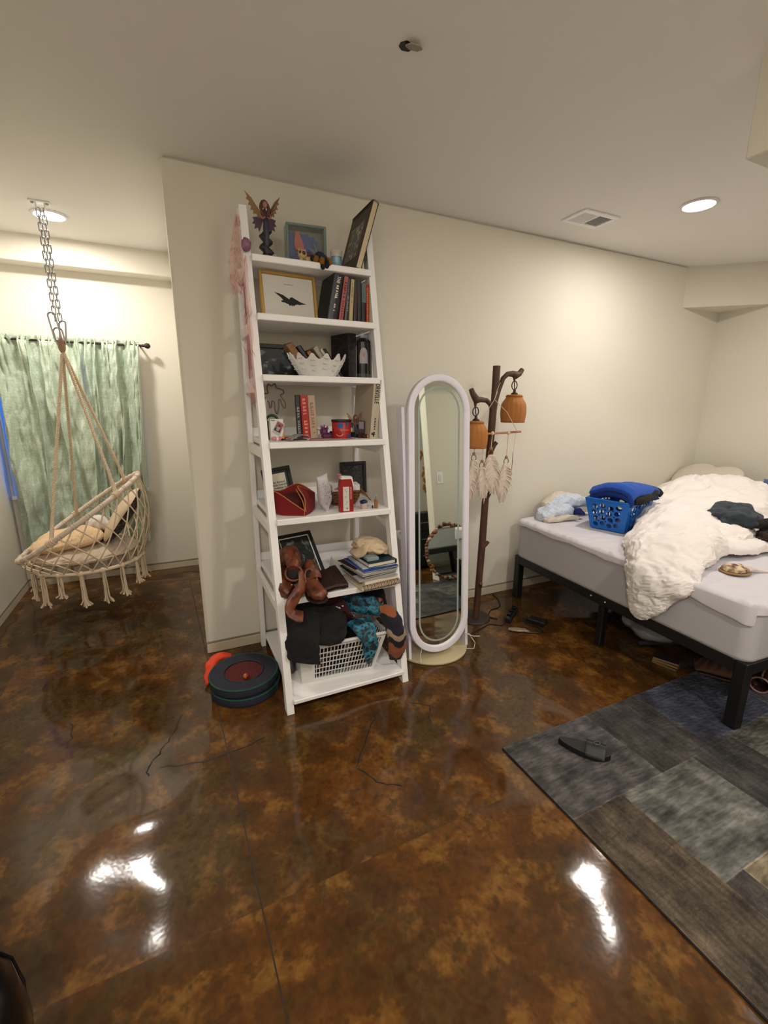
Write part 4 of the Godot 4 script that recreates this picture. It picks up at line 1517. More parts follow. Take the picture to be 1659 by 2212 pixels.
	t = framed("quote_frame", "black framed quote card behind the red felt hat", V(0.490, y, 0.225), 0.150, 0.188, 0.018, 0.016, 0.16, 0.12, 0.12, M.black, M.paper, "", 0.013, mat(Color(0.16, 0.22, 0.25), 0.6))
	xf = t.get_meta("xf")
	var ln := 0
	for w in ["Be Patient", "With Yourself", "Nothing In", "Nature Blooms", "All Year"]:
		text(w, 0.0095, M.ink, xf * Transform3D(Basis(), V(0.006, 0.112 - ln * 0.0145, -0.0074)), t, "quote_lettering", "Droid Serif", 700, 0.075)
		ln += 1
	pirate_hat(V(0.500, y, 0.40))
	# patterned bag
	t = thing("patterned_pouch", "upright crumpled white foil pouch with dark scribbled pattern beside the red hat", "pouch", V(0.632, y, 0.47))
	s = Shape.new()
	var nz := noise(14.0, 3, 3)
	var px := Transform3D(Basis(V(0, 1, 0), 0.55) * Basis(V(0, 0, 1), 0.16), V(0.642, y, 0.475))
	var rows := []
	for i in 25:
		var v := i / 24.0
		var row := PackedVector3Array()
		for j in 28:
			var a := TAU * j / 28
			var w := lerpf(0.010, 0.042, smoothstep(0.0, 0.35, v)) * (1.0 - 0.12 * v)
			var d := 0.021 * sin(PI * clampf(v * 0.9 + 0.08, 0, 1)) * (1.0 - smoothstep(0.88, 1.0, v) * 0.9) + 0.0012
			var q := V(signf(cos(a)) * pow(absf(cos(a)), 0.6) * w, v * 0.178, sin(a) * d)
			q += V(0, 0, 0.006 * nz.get_noise_3dv(q * 1.3)) * (1.0 if sin(a) > 0 else -1.0) + V(0.003 * nz.get_noise_3dv(q * 1.5 + V(4, 0, 0)), 0.004 * nz.get_noise_2d(q.x * 3.0, 2.0) * v, 0)
			row.append(px * q)
		rows.append(row)
	s.grid(rows, true)
	s.poly(Array(rows[-1]), px * V(0, 0.1, 0))
	s.poly(Array(rows[0]), px * V(0, 0.1, 0))
	var scrib := Image.create(128, 128, false, Image.FORMAT_RGB8)
	scrib.fill(Color(0.74, 0.72, 0.74))
	var sn := noise(0.05, 15, 2)
	for yy in 128:
		for xx in 128:
			var k := absf(sn.get_noise_2d(xx * 1.4, yy))
			if k < 0.022 and yy > 24 and yy < 106:
				scrib.set_pixel(xx, yy, Color(0.20, 0.14, 0.15))
	part("bag", s, mat(Color(1, 1, 1), 0.35, {"albedo_texture": ImageTexture.create_from_image(scrib), "uv1_scale": V(2, 1, 1)}), t)
	# wicker basket
	t = thing("wicker_basket", "oval brown twig basket with a bent handle behind the red carton", "basket", V(0.775, y, 0.36))
	var straw := mat(Color(0.38, 0.24, 0.12), 0.8)
	var straw2 := mat(Color(0.46, 0.30, 0.15), 0.8)
	for k in 9:
		s = Shape.new()
		var v := k / 8.0
		var loop2 := []
		for j in 30:
			var a := TAU * j / 30
			var r := lerpf(0.72, 1.0, sin(v * PI * 0.62))
			loop2.append(V(0.772 + cos(a) * 0.085 * r, y + 0.006 + v * 0.062 + 0.003 * sin(a * 7.0 + k * PI), 0.355 + sin(a) * 0.062 * r))
		s.ring(loop2, 0.0048, 6, V(0, 1, 0))
		part("woven_band", s, straw if k % 2 else straw2, t)
	s = Shape.new()
	s.lathe([Vector2(0.0005, 0.002), Vector2(0.062, 0.002), Vector2(0.062, 0.008), Vector2(0.0005, 0.008)], Transform3D(Basis().scaled(V(1.0, 1, 0.73)), V(0.772, y, 0.355)), 24)
	part("base", s, straw, t)
	for k in 3:
		s = Shape.new()
		s.tube([V(0.80, y + 0.066, 0.30 + k * 0.008), V(0.815, y + 0.10 - k * 0.012, 0.335), V(0.85, y + 0.085 - k * 0.012, 0.37 + k * 0.01), V(0.875, y + 0.055 - k * 0.004, 0.40), V(0.890, y + 0.024, 0.42 + k * 0.01)], [0.003, 0.0035, 0.0035, 0.003, 0.0022], 7)
		part("handle_twig", s, straw2, t)
	t = thing("card_pack", "flat white printed carton lying on top of the twig basket", "box", V(0.765, y + 0.07, 0.36))
	xf = Transform3D(Basis(V(0, 1, 0), -0.06) * Basis(V(1, 0, 0), 0.10), V(0.775, y + 0.076, 0.365))
	s = Shape.new()
	s.box(V(-0.072, 0, -0.03), V(0.072, 0.030, 0.03), 0.001, xf)
	part("carton", s, M.paper_white, t)
	s = Shape.new()
	for k in 10:
		s.box(V(-0.060 + k * 0.0062, 0.010, 0.03), V(-0.056 + k * 0.0062, 0.017 + (k % 3) * 0.003, 0.0306), 0.0, xf)
	part("red_print", s, M.ink_red, t)
	# red carton, gable top
	t = thing("red_carton", "upright red gable top carton with a long white label strip", "carton", V(0.722, y, 0.535))
	xf = Transform3D(Basis(V(0, 1, 0), -0.10), V(0.722, y, 0.535))
	s = Shape.new()
	s.prism(PackedVector2Array([Vector2(-0.0325, 0), Vector2(0.0325, 0), Vector2(0.0325, 0.128), Vector2(0.024, 0.164), Vector2(-0.024, 0.164), Vector2(-0.0325, 0.128)]), -0.035, 0.0, xf)
	var red_box := part("carton", s, mat(Color(0.58, 0.055, 0.06), 0.4), t)
	s = flat_shape([[-0.026, 0.158], [0.022, 0.158], [0.027, 0.148], [0.0325, 0.118], [0.036, 0.128], [0.028, 0.168], [-0.022, 0.172]], -0.03, 0.0012, xf)
	part("white_gable", s, M.paper_white, red_box)
	s = Shape.new()
	s.box(V(-0.017, 0.005, 0), V(0.013, 0.122, 0.0008), 0.0, xf)
	part("label_strip", s, mat(Color(0.82, 0.80, 0.78), 0.6), red_box)
	s = Shape.new()
	rng.seed = 61
	for q in [0.018, 0.044, 0.073, 0.104]:
		for k in 5:
			var a := rng.randf_range(-0.010, 0.006)
			var bb := rng.randf_range(-0.008, 0.006)
			s.box(V(a, q + bb, 0.0008), V(a + rng.randf_range(0.001, 0.007), q + bb + rng.randf_range(0.0008, 0.003), 0.0013), 0.0, xf)
	part("drawn_print", s, mat(Color(0.45, 0.45, 0.45), 0.7), red_box)
	s = Shape.new()
	for k in 14:
		s.box(V(0.0185, 0.062 + k * 0.0042, 0), V(0.0240, 0.0652 + k * 0.0042, 0.0007), 0.0, xf)
	part("side_print", s, mat(Color(0.85, 0.62, 0.6), 0.5), red_box)
	t = thing("paper_straw", "pink tipped stick standing behind the red carton", "stick", V(0.69, y, 0.495))
	s = Shape.new()
	s.tube([V(0.702, y, 0.480), V(0.706, y + 0.165, 0.480)], 0.0028, 8)
	part("stick", s, mat(Color(0.76, 0.62, 0.44), 0.7), t)
	s = Shape.new()
	s.blob(V(0.707, y + 0.172, 0.480), V(0.011, 0.006, 0.005), null, 12, 8)
	part("tip", s, mat(Color(0.70, 0.36, 0.38), 0.6), t)
	t = framed("slate_picture", "black framed dark chalky picture behind the twig basket", V(0.925, y, 0.115), 0.158, 0.182, 0.019, 0.015, 0.06, 0.0, 0.0, M.black, mat(Color(1, 1, 1), 0.5, {"albedo_texture": art_image(19, Color(0.125, 0.125, 0.125), [Color(0.20, 0.195, 0.19), Color(0.29, 0.28, 0.27)], 0.05)}))
	# eye bath cup and perfume
	t = thing("blue_cup", "small cream cup with a blue scoop in it at the right of the fifth shelf", "cup", V(0.822, y, 0.505))
	cx = Transform3D(Basis(), V(0.822, y, 0.505))
	s = Shape.new()
	s.lathe([Vector2(0.0005, 0.0), Vector2(0.014, 0.0), Vector2(0.0185, 0.035), Vector2(0.0165, 0.035), Vector2(0.0125, 0.003), Vector2(0.0005, 0.003)], cx, 20)
	part("cup", s, mat(Color(0.74, 0.68, 0.62), 0.5), t)
	s = Shape.new()
	s.blob(V(0.821, y + 0.036, 0.507), V(0.0195, 0.016, 0.017), func(d): return 1.0 - 0.3 * smoothstep(0.2, 1.0, d.y), 18, 12)
	part("scoop", s, mat(Color(0.03, 0.08, 0.34), 0.3), t)
	t = thing("perfume_vial", "slim amber perfume vial with a clear cap on the fifth shelf", "perfume", V(0.883, y, 0.515))
	cx = Transform3D(Basis(), V(0.883, y, 0.515))
	s = Shape.new()
	s.lathe([Vector2(0.0005, 0), Vector2(0.009, 0), Vector2(0.0095, 0.002), Vector2(0.0095, 0.042), Vector2(0.006, 0.045), Vector2(0.0005, 0.045)], cx, 16)
	part("vial", s, mat(Color(0.58, 0.35, 0.12), 0.1, {"clearcoat_enabled": true, "clearcoat": 0.8}), t)
	s = Shape.new()
	s.lathe([Vector2(0.0075, 0.045), Vector2(0.0080, 0.068), Vector2(0.0005, 0.069)], cx, 16)
	part("cap", s, M.glass, t)
	s = Shape.new()
	s.tube([V(0.883, y + 0.045, 0.515), V(0.883, y + 0.06, 0.515)], 0.0035, 8)
	part("sprayer", s, M.steel, t)
	t = thing("round_bead", "tiny black bead lying beside the amber perfume vial", "bead", V(0.868, y, 0.52))
	s = Shape.new()
	s.blob(V(0.866, y + 0.0115, 0.512), V(0.004, 0.004, 0.004), null, 10, 8)
	s.lathe([Vector2(0.0005, 0), Vector2(0.004, 0), Vector2(0.003, 0.008), Vector2(0.0005, 0.009)], Transform3D(Basis(), V(0.866, y, 0.512)), 10)
	part("bead", s, M.black, t)


func pirate_hat(at: Vector3) -> void:
	# a felt tricorn: a low crown and three brim flaps turned up, edged with gold braid
	var t := thing("tricorn_hat", "red felt tricorn hat with gold braid trim at the left of the fifth shelf", "hat", at)
	var felt := mat(Color(0.46, 0.03, 0.045), 0.85, {"rim_enabled": true, "rim": 0.3})
	var braid := mat(Color(0.66, 0.40, 0.14), 0.5)
	var s := Shape.new()
	s.blob(at + V(0.0, 0.03, 0.0), V(0.085, 0.06, 0.07), null, 28, 14)
	part("crown", s, mat(Color(0.28, 0.03, 0.06), 0.85), t)
	# flaps: polylines of the base edge and of the upper edge
	var flaps := [
		[[V(-0.112, 0.02, 0.03), V(-0.075, 0.002, 0.075), V(-0.02, 0.0, 0.105), V(0.022, 0.0, 0.125)], [V(-0.118, 0.115, 0.03), V(-0.085, 0.105, 0.085), V(-0.035, 0.066, 0.118), V(0.022, 0.022, 0.132)]],
		[[V(0.022, 0.0, 0.125), V(0.055, 0.002, 0.09), V(0.088, 0.01, 0.045), V(0.108, 0.03, -0.01)], [V(0.022, 0.022, 0.132), V(0.026, 0.080, 0.105), V(0.010, 0.128, 0.06), V(0.112, 0.075, -0.02)]],
		[[V(0.108, 0.03, -0.01), V(0.05, 0.02, -0.06), V(-0.03, 0.015, -0.07), V(-0.112, 0.02, 0.03)], [V(0.112, 0.075, -0.02), V(0.045, 0.115, -0.08), V(-0.04, 0.085, -0.085), V(-0.118, 0.115, 0.03)]],
	]
	for q in flaps:
		s = Shape.new()
		var lo: Array = q[0]
		var hi: Array = q[1]
		var f := func(u: float, v: float) -> Vector3:
			var k := mini(int(u * 3.0), 2)
			var w := u * 3.0 - k
			var a := Shape._cat(lo, k, w)
			var b := Shape._cat(hi, k, w)
			return at + a.lerp(b, v) + (b - a).cross(V(0, 0, 1)) * 0.0
		s.sheet(30, 8, f, 0.005)
		var flap := part("brim_flap", s, felt, t)
		s = Shape.new()
		var edge := []
		for k in 31:
			edge.append(f.call(k / 30.0, 1.0))
		s.tube(edge, 0.0028, 7)
		part("gold_braid", s, braid, flap)
	s = Shape.new()
	s.tube([at + V(-0.004, 0.118, 0.075), at + V(0.012, 0.07, 0.128), at + V(0.018, 0.03, 0.136), at + V(0.014, 0.003, 0.136)], 0.0024, 6)
	part("hanging_braid", s, braid, t)


func sweep(path: Array, wide: Array, high: Array, up0: Vector3, sides := 22, sub := 6, nz: FastNoiseLite = null, amp := 0.0) -> Array:
	# rows of rounded sections along a smooth path, for boots and bags
	var rows := []
	var cnt := (path.size() - 1) * sub + 1
	for i in cnt:
		var t := float(i) / sub
		var k := mini(int(t), path.size() - 2)
		var w := t - k
		var p := Shape._cat(path, k, w)
		var q := Shape._cat(path, mini(int(t + 0.1), path.size() - 2), (t + 0.1) - mini(int(t + 0.1), path.size() - 2))
		var dir := (q - p).normalized()
		if dir.length() < 0.5:
			dir = (path[-1] - path[-2]).normalized()
		var side := dir.cross(up0).normalized()
		var up := side.cross(dir)
		var a: float = lerpf(wide[k], wide[k + 1], smoothstep(0, 1, w))
		var b: float = lerpf(high[k], high[k + 1], smoothstep(0, 1, w))
		var row := PackedVector3Array()
		for j in sides:
			var th := TAU * j / sides
			var o := p + side * cos(th) * a + up * sin(th) * b
			if nz:
				o += (side * cos(th) + up * sin(th)) * nz.get_noise_3dv(o) * amp
			row.append(o)
		rows.append(row)
	return rows


func closed(rows: Array) -> Array:
	var out := rows.duplicate()
	for e in [0, -1]:
		var c := Vector3.ZERO
		for q in rows[e]:
			c += q
		c /= rows[e].size()
		var r := PackedVector3Array()
		for q in rows[e]:
			r.append(c)
		if e == 0:
			out.push_front(r)
		else:
			out.append(r)
	return out


func low_shelves() -> void:
	var y := 0.52
	var t := framed("leaning_picture", "black framed dark green photograph leaning behind the brown boots", V(0.556, y, 0.44), 0.205, 0.262, 0.017, 0.015, 0.66, 0.25, 0.0, M.black, mat(Color(1, 1, 1), 0.45, {"albedo_texture": art_image(27, Color(0.075, 0.095, 0.085), [Color(0.14, 0.18, 0.14), Color(0.36, 0.42, 0.38)], 0.022)}), "", 0.006, M.paper_white)
	var s: Shape
	var leather: StandardMaterial3D = M.leather
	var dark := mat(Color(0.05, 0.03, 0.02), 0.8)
	var sole := mat(Color(0.14, 0.08, 0.06), 0.6)
	var nz := noise(18.0, 44, 3)
	# two ankle boots tipped over each other
	t = thing("boot", "brown leather ankle boot with its rounded toe over the sixth shelf edge", "boot", V(0.52, y, 0.6), 0.0, "brown leather boots")
	var boot_a := t
	s = Shape.new()
	var foot := sweep([V(0.530, 0.542, 0.722), V(0.527, 0.550, 0.700), V(0.520, 0.560, 0.655), V(0.512, 0.580, 0.600), V(0.508, 0.605, 0.555)], [0.012, 0.036, 0.041, 0.034, 0.036], [0.010, 0.027, 0.034, 0.040, 0.040], V(0, 1, 0), 24, 6, nz, 0.006)
	s.grid(closed(foot), true)
	part("vamp", s, leather, t)
	s = Shape.new()
	s.grid(sweep([V(0.515, 0.560, 0.530), V(0.518, 0.600, 0.535), V(0.524, 0.630, 0.560), V(0.530, 0.618, 0.592), V(0.534, 0.590, 0.625)], [0.044, 0.042, 0.038, 0.034, 0.030], [0.034, 0.032, 0.030, 0.030, 0.031], V(1, 0, 0.3), 24, 6, nz, 0.012), true, 1)
	part("shaft", s, leather, t)
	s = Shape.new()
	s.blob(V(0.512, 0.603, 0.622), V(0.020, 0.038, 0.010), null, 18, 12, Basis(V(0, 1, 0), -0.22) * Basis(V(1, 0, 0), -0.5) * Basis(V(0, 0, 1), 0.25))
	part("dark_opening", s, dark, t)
	s = Shape.new()
	var sp := []
	for q in [[0.545, 0.727], [0.566, 0.700], [0.566, 0.66], [0.552, 0.61], [0.540, 0.57], [0.50, 0.56], [0.484, 0.61], [0.478, 0.66], [0.488, 0.702], [0.512, 0.727]]:
		sp.append([q[0], -q[1]])
	part("sole", flat_shape(sp, y + 0.001, y + 0.010, Transform3D(Basis(V(1, 0, 0), V(0, 0, -1), V(0, 1, 0)), Vector3.ZERO)), sole, t)
	t = thing("boot", "brown leather ankle boot slumped against the left rail of the sixth shelf", "boot", V(0.44, y, 0.55), 0.0, "brown leather boots")
	s = Shape.new()
	s.grid(closed(sweep([V(0.435, 0.548, 0.44), V(0.432, 0.60, 0.44), V(0.440, 0.655, 0.450), V(0.456, 0.678, 0.50), V(0.450, 0.655, 0.555), V(0.443, 0.634, 0.588)], [0.030, 0.052, 0.050, 0.046, 0.042, 0.040], [0.030, 0.048, 0.042, 0.038, 0.034, 0.034], V(1, 0, 0.2), 24, 7, nz, 0.016)), true)
	part("shaft", s, leather, t)
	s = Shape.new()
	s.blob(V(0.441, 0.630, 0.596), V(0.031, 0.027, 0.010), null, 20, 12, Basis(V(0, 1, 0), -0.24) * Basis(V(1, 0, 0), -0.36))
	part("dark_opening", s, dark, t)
	s = Shape.new()
	var lip := []
	for k in 20:
		var a := TAU * k / 20
		lip.append(V(0.440, 0.631, 0.598) + Basis(V(0, 1, 0), -0.24) * Basis(V(1, 0, 0), -0.36) * V(cos(a) * 0.037, sin(a) * 0.033, 0))
	s.ring(lip, 0.006, 7, Basis(V(0, 1, 0), -0.24) * Basis(V(1, 0, 0), -0.36) * V(0, 0, 1))
	part("collar", s, leather, t)
	s = Shape.new()
	s.grid(closed(sweep([V(0.476, 0.636, 0.600), V(0.466, 0.592, 0.638), V(0.432, 0.556, 0.668), V(0.398, 0.522, 0.688), V(0.392, 0.498, 0.702), V(0.412, 0.480, 0.710), V(0.445, 0.470, 0.712)], [0.022, 0.025, 0.026, 0.026, 0.028, 0.030, 0.026], [0.006, 0.007, 0.008, 0.010, 0.010, 0.009, 0.006], V(0.6, 0.7, 0.6).normalized(), 18, 6, nz, 0.006)), true)
	part("tongue_flap", s, leather, t)
	s = Shape.new()
	s.grid(closed(sweep([V(0.405, 0.60, 0.50), V(0.400, 0.575, 0.54), V(0.402, 0.552, 0.59), V(0.410, 0.535, 0.62)], [0.028, 0.036, 0.036, 0.018], [0.034, 0.045, 0.034, 0.014], V(0, 1, 0), 20, 6, nz, 0.014)), true)
	part("heel_quarter", s, leather, t)
	s = Shape.new()
	var wel := []
	for k in 24:
		var a := TAU * k / 24
		wel.append(V(0.511, 0.604, 0.624) + Basis(V(0, 1, 0), -0.22) * Basis(V(1, 0, 0), -0.5) * Basis(V(0, 0, 1), 0.25) * V(cos(a) * 0.025, sin(a) * 0.044, 0))
	s.ring(wel, 0.0065, 7, Basis(V(0, 1, 0), -0.22) * Basis(V(1, 0, 0), -0.5) * V(0, 0, 1))
	part("collar", s, leather, boot_a)
	for q in [[0.418, 0.605, 0.590], [0.425, 0.582, 0.612], [0.420, 0.625, 0.572]]:
		s = Shape.new()
		s.blob(V(q[0], q[1], q[2]), V(0.005, 0.005, 0.003), null, 10, 8)
		part("eyelet", s, M.gold, t)
	# dark leather pouch
	t = thing("leather_pouch", "flat dark brown leather pouch lying right of the boots on the sixth shelf", "pouch", V(0.62, y, 0.56))
	s = Shape.new()
	var pf := func(u: float, v: float) -> Vector3:
		var p := V(lerpf(0.545, 0.690, u), y + 0.018 + 0.026 * (1.0 - absf(2.0 * u - 1.1)) * (0.3 + 0.7 * v) + 0.028 * smoothstep(0.55, 1.0, u) * v, lerpf(0.645 - 0.02 * u, 0.47 - 0.03 * u, v))
		return p + V(0, 0.006 * nz.get_noise_3dv(p), 0)
	s.sheet(24, 18, pf, 0.02)
	part("body", s, mat(Color(0.16, 0.07, 0.055), 0.55), t)
	s = Shape.new()
	s.tube([pf.call(0.03, 0.02) + V(0, 0.006, 0.006), pf.call(0.5, 0.02) + V(0, 0.006, 0.008), pf.call(0.97, 0.02) + V(0, 0.006, 0.006)], 0.004, 7)
	part("seam", s, mat(Color(0.26, 0.12, 0.09), 0.5), t)
	# pointed bottle
	t = thing("pointed_bottle", "small clear teardrop bottle with blue liquid beside the leaning picture", "bottle", V(0.68, y, 0.415))
	var bx := Transform3D(Basis(), V(0.68, y, 0.415))
	s = Shape.new()
	s.lathe([Vector2(0.0005, 0), Vector2(0.015, 0.001), Vector2(0.018, 0.010), Vector2(0.016, 0.03), Vector2(0.011, 0.055), Vector2(0.006, 0.075), Vector2(0.003, 0.098), Vector2(0.0005, 0.104)], bx, 20)
	part("glass", s, mat(Color(0.62, 0.68, 0.74, 0.4), 0.05, {"transparency": BaseMaterial3D.TRANSPARENCY_ALPHA}), t)
	s = Shape.new()
	s.lathe([Vector2(0.0005, 0.002), Vector2(0.0135, 0.004), Vector2(0.016, 0.011), Vector2(0.014, 0.03), Vector2(0.010, 0.045), Vector2(0.0005, 0.046)], bx, 20)
	part("liquid", s, mat(Color(0.03, 0.07, 0.28), 0.2), t)
	# the pile of pads and papers
	var z0 := 0.535
	var yy := y
	var pile := [
		["spiral_notebook", "cream spiral bound sketchbook at the bottom of the paper pile with its coil outward", 0.215, 0.20, 0.017, 0.10, 0.836, 0.565, Color(0.74, 0.68, 0.56), "notebook"],
		["sketch_pad", "thick cream sketch pad second from the bottom of the paper pile", 0.190, 0.22, 0.019, 0.13, 0.842, 0.535, Color(0.72, 0.68, 0.62), "pad"],
		["magazine", "white glossy magazine with a dark printed corner low in the paper pile", 0.200, 0.24, 0.009, 0.05, 0.826, 0.530, Color(0.66, 0.65, 0.66), "magazine"],
		["photo_book", "dark covered photo booklet in the middle of the paper pile", 0.185, 0.215, 0.010, 0.16, 0.838, 0.530, Color(0.14, 0.12, 0.12), "booklet"],
		["paper_sheaf", "grey white sheaf of loose papers under the blue folder", 0.200, 0.23, 0.010, 0.12, 0.838, 0.522, Color(0.66, 0.66, 0.68), "papers"],
		["white_folder", "white folder with a dark back edge right below the blue one", 0.205, 0.24, 0.006, 0.20, 0.834, 0.515, Color(0.76, 0.76, 0.78), "folder"],
		["blue_folder", "bright blue and white card folder under the teal notebook", 0.190, 0.225, 0.008, 0.10, 0.848, 0.527, Color(0.06, 0.24, 0.50), "folder"],
		["white_booklet", "thin white booklet with a blue lower band between folder and teal notebook", 0.175, 0.20, 0.006, 0.02, 0.852, 0.515, Color(0.74, 0.75, 0.78), "booklet"],
	]
	for q in pile:
		t = thing(q[0], q[1], q[9], V(q[6], yy, q[7]))
		var xf := Transform3D(Basis(V(0, 1, 0), q[5]), V(q[6], yy, q[7]))
		s = Shape.new()
		var hw: float = q[2] / 2
		var hd: float = q[3] / 2
		var hh: float = q[4]
		s.box(V(-hw, 0.0, -hd), V(hw, 0.0016, hd), 0.0, xf)
		s.box(V(-hw, hh - 0.0016, -hd), V(hw, hh - 0.0002, hd), 0.0, xf)
		var skin := part("cover", s, mat(q[8], 0.5), t)
		s = Shape.new()
		s.box(V(-hw + 0.002, 0.0016, -hd + 0.002), V(hw - 0.002, hh - 0.0016, hd - 0.002), 0.0, xf)
		part("pages", s, M.paper if q[8].r > 0.7 else mat(Color(0.66, 0.63, 0.60), 0.8), t)
		if q[0] == "spiral_notebook":
			for k in 22:
				s = Shape.new()
				var p := []
				for j in 11:
					var a := TAU * j / 10
					p.append(xf * V(-hw + 0.010 + k * (2 * hw - 0.02) / 21.0 + j * 0.0003, hh * 0.5 + sin(a) * 0.014, hd - 0.004 + cos(a) * 0.010))
				s.tube(p, 0.0015, 5, false)
				part("coil_loop", s, mat(Color(0.66, 0.46, 0.14), 0.4, {"metallic": 0.4}) if k % 2 else M.dark_brown, t)
		if q[0] == "magazine" or q[0] == "white_folder":
			s = Shape.new()
			s.box(V(-hw - 0.0003, hh - 0.0008, -hd), V(-hw + 0.05, hh + 0.0001, hd * 0.4), 0.0, xf)
			part("dark_corner", s, M.ink, skin)
		if q[0] == "blue_folder":
			s = flat_shape([[-hw, -hd], [-hw + 0.065, -hd], [-hw, hd * 0.7]], hh - 0.0002, hh + 0.0002, xf * Transform3D(Basis(V(1, 0, 0), V(0, 0, -1), V(0, 1, 0)), Vector3.ZERO))
			part("blue_corner", s, mat(Color(0.04, 0.30, 0.66), 0.4), skin)
		yy += hh + 0.0006
	t = thing("teal_notebook", "teal hardback notebook with a black elastic edge on top of the paper pile", "notebook", V(0.865, yy, 0.52))
	var nx := Transform3D(Basis(V(0, 1, 0), 0.09), V(0.865, yy, 0.525))
	s = Shape.new()
	s.box(V(-0.078, 0, -0.095), V(0.078, 0.002, 0.095), 0.0008, nx)
	s.box(V(-0.078, 0.018, -0.095), V(0.078, 0.020, 0.095), 0.0008, nx)
	part("cover", s, mat(Color(0.03, 0.16, 0.21), 0.5), t)
	s = Shape.new()
	s.box(V(-0.076, 0.002, -0.092), V(0.074, 0.018, 0.092), 0.0, nx)
	part("pages", s, M.paper, t)
	s = Shape.new()
	s.box(V(0.070, -0.0005, -0.0965), V(0.0785, 0.021, 0.0965), 0.001, nx)
	part("elastic", s, M.black, t)
	t = thing("clear_case", "small clear plastic case lying on the teal notebook", "case", V(0.82, yy + 0.0205, 0.57))
	s = Shape.new()
	s.box(V(0.80, yy + 0.0205, 0.54), V(0.862, yy + 0.040, 0.60), 0.004)
	part("case", s, mat(Color(0.70, 0.78, 0.78, 0.45), 0.1, {"transparency": BaseMaterial3D.TRANSPARENCY_ALPHA}), t)
	# folded cream cap on top
	t = thing("cloth_bag", "folded cream canvas cloth heaped on top of the paper pile", "cloth", V(0.87, yy + 0.022, 0.49))
	s = Shape.new()
	var cl := noise(11.0, 50, 3)
	s.blob(V(0.862, yy + 0.060, 0.490), V(0.095, 0.048, 0.085), func(d: Vector3) -> float: return 1.0 + 0.16 * cl.get_noise_3dv(d * 0.16) - 0.16 * smoothstep(0.05, 0.0, absf(d.x + d.y * 0.5 + 0.35)) - (0.0 if d.y > -0.4 else 0.2), 56, 30, Basis(V(0, 0, 1), -0.28))
	part("cloth", s, mat(Color(0.80, 0.71, 0.60), 0.9), t)
	s = Shape.new()
	s.puff([V(0.765, yy + 0.028, 0.50), V(0.79, yy + 0.045, 0.51), V(0.812, yy + 0.075, 0.515), V(0.835, yy + 0.098, 0.51)], [V(0, 0, 0.04), V(0, 0, 0.06), V(0, 0, 0.06), V(0, 0, 0.04)], [V(-0.012, 0.014, 0), V(-0.014, 0.018, 0), V(-0.014, 0.016, 0), V(-0.008, 0.01, 0)], cl, 0.006, 24, 6, 0.6)
	part("turned_edge", s, mat(Color(0.78, 0.69, 0.58), 0.9), t)

	# bottom shelf: laundry basket and what is in it
	y = 0.07
	var pl := mat(Color(0.84, 0.84, 0.83), 0.4)
	t = thing("laundry_basket", "white plastic lattice laundry basket on the bottom shelf", "laundry basket", V(0.64, y, 0.5))
	var lowc := [V(0.452, y, 0.612), V(0.812, y, 0.640), V(0.832, y, 0.36), V(0.472, y, 0.33)]
	var top := [V(0.436, 0.278, 0.650), V(0.870, 0.278, 0.672), V(0.895, 0.278, 0.32), V(0.440, 0.278, 0.30)]
	s = Shape.new()
	s.poly([lowc[0] + V(0, 0.004, 0), lowc[1] + V(0, 0.004, 0), lowc[2] + V(0, 0.004, 0), lowc[3] + V(0, 0.004, 0)], V(0.64, 0, 0.5))
	s.poly([lowc[0], lowc[1], lowc[2], lowc[3]], V(0.64, 1, 0.5))
	part("floor_panel", s, pl, t)
	for w in 4:
		var a0: Vector3 = lowc[w]
		var b0: Vector3 = lowc[(w + 1) % 4]
		var a1: Vector3 = top[w]
		var b1: Vector3 = top[(w + 1) % 4]
		var inn := (V(0.64, 0.17, 0.5) - (a0 + b0 + a1 + b1) / 4.0).normalized() * 0.003
		var at := func(u: float, v: float) -> Vector3: return a0.lerp(b0, u).lerp(a1.lerp(b1, u), v)
		var strip := func(sh: Shape, u0: float, u1: float, v0: float, v1: float) -> void:
			var q := [at.call(u0, v0), at.call(u1, v0), at.call(u1, v1), at.call(u0, v1)]
			var r := []
			for e in q:
				r.append(e + inn)
			var c: Vector3 = (q[0] + q[2]) * 0.5 + inn * 0.5
			sh.poly(q, c)
			sh.poly(r, c)
			for e in 4:
				sh.poly([q[e], q[(e + 1) % 4], r[(e + 1) % 4], r[e]], c)
		s = Shape.new()
		var m0 := 0.17 if w == 0 else 0.10
		strip.call(s, 0.0, m0, 0.0, 1.0)
		strip.call(s, 1.0 - 0.05, 1.0, 0.0, 1.0)
		strip.call(s, m0, 0.95, 0.0, 0.10)
		strip.call(s, m0, 0.95, 0.90, 1.0)
		part("wall_panel", s, pl, t)
		s = Shape.new()
		var nb := 19 if w % 2 == 0 else 13
		for k in nb:
			var u := lerpf(m0, 0.95, (k + 0.5) / nb)
			strip.call(s, u - 0.0042, u + 0.0042, 0.1, 0.9)
		for k in 5:
			var v := 0.1 + 0.8 * (k + 1) / 6.0
			strip.call(s, m0, 0.95, v - 0.012, v + 0.012)
		part("lattice", s, pl, t)
	s = Shape.new()
	var rimp := []
	for w in 4:
		for k in 12:
			var a: Vector3 = top[w]
			var b: Vector3 = top[(w + 1) % 4]
			var q := a.lerp(b, k / 12.0)
			var dip := 0.03 * pow(sin(PI * k / 12.0), 4.0) if w % 2 == 1 else 0.0
			rimp.append(q - V(0, dip, 0))
	s.ring(rimp, 0.009, 8, V(0, 1, 0))
	part("rim", s, pl, t)
	# clothes: a soft heap inside, then what hangs out
	var fz := noise(9.0, 70, 4)
	t = thing("clothes_heap", "dark brown and white patterned clothes packed inside the white lattice basket", "clothes", V(0.64, y + 0.006, 0.49))
	s = Shape.new()
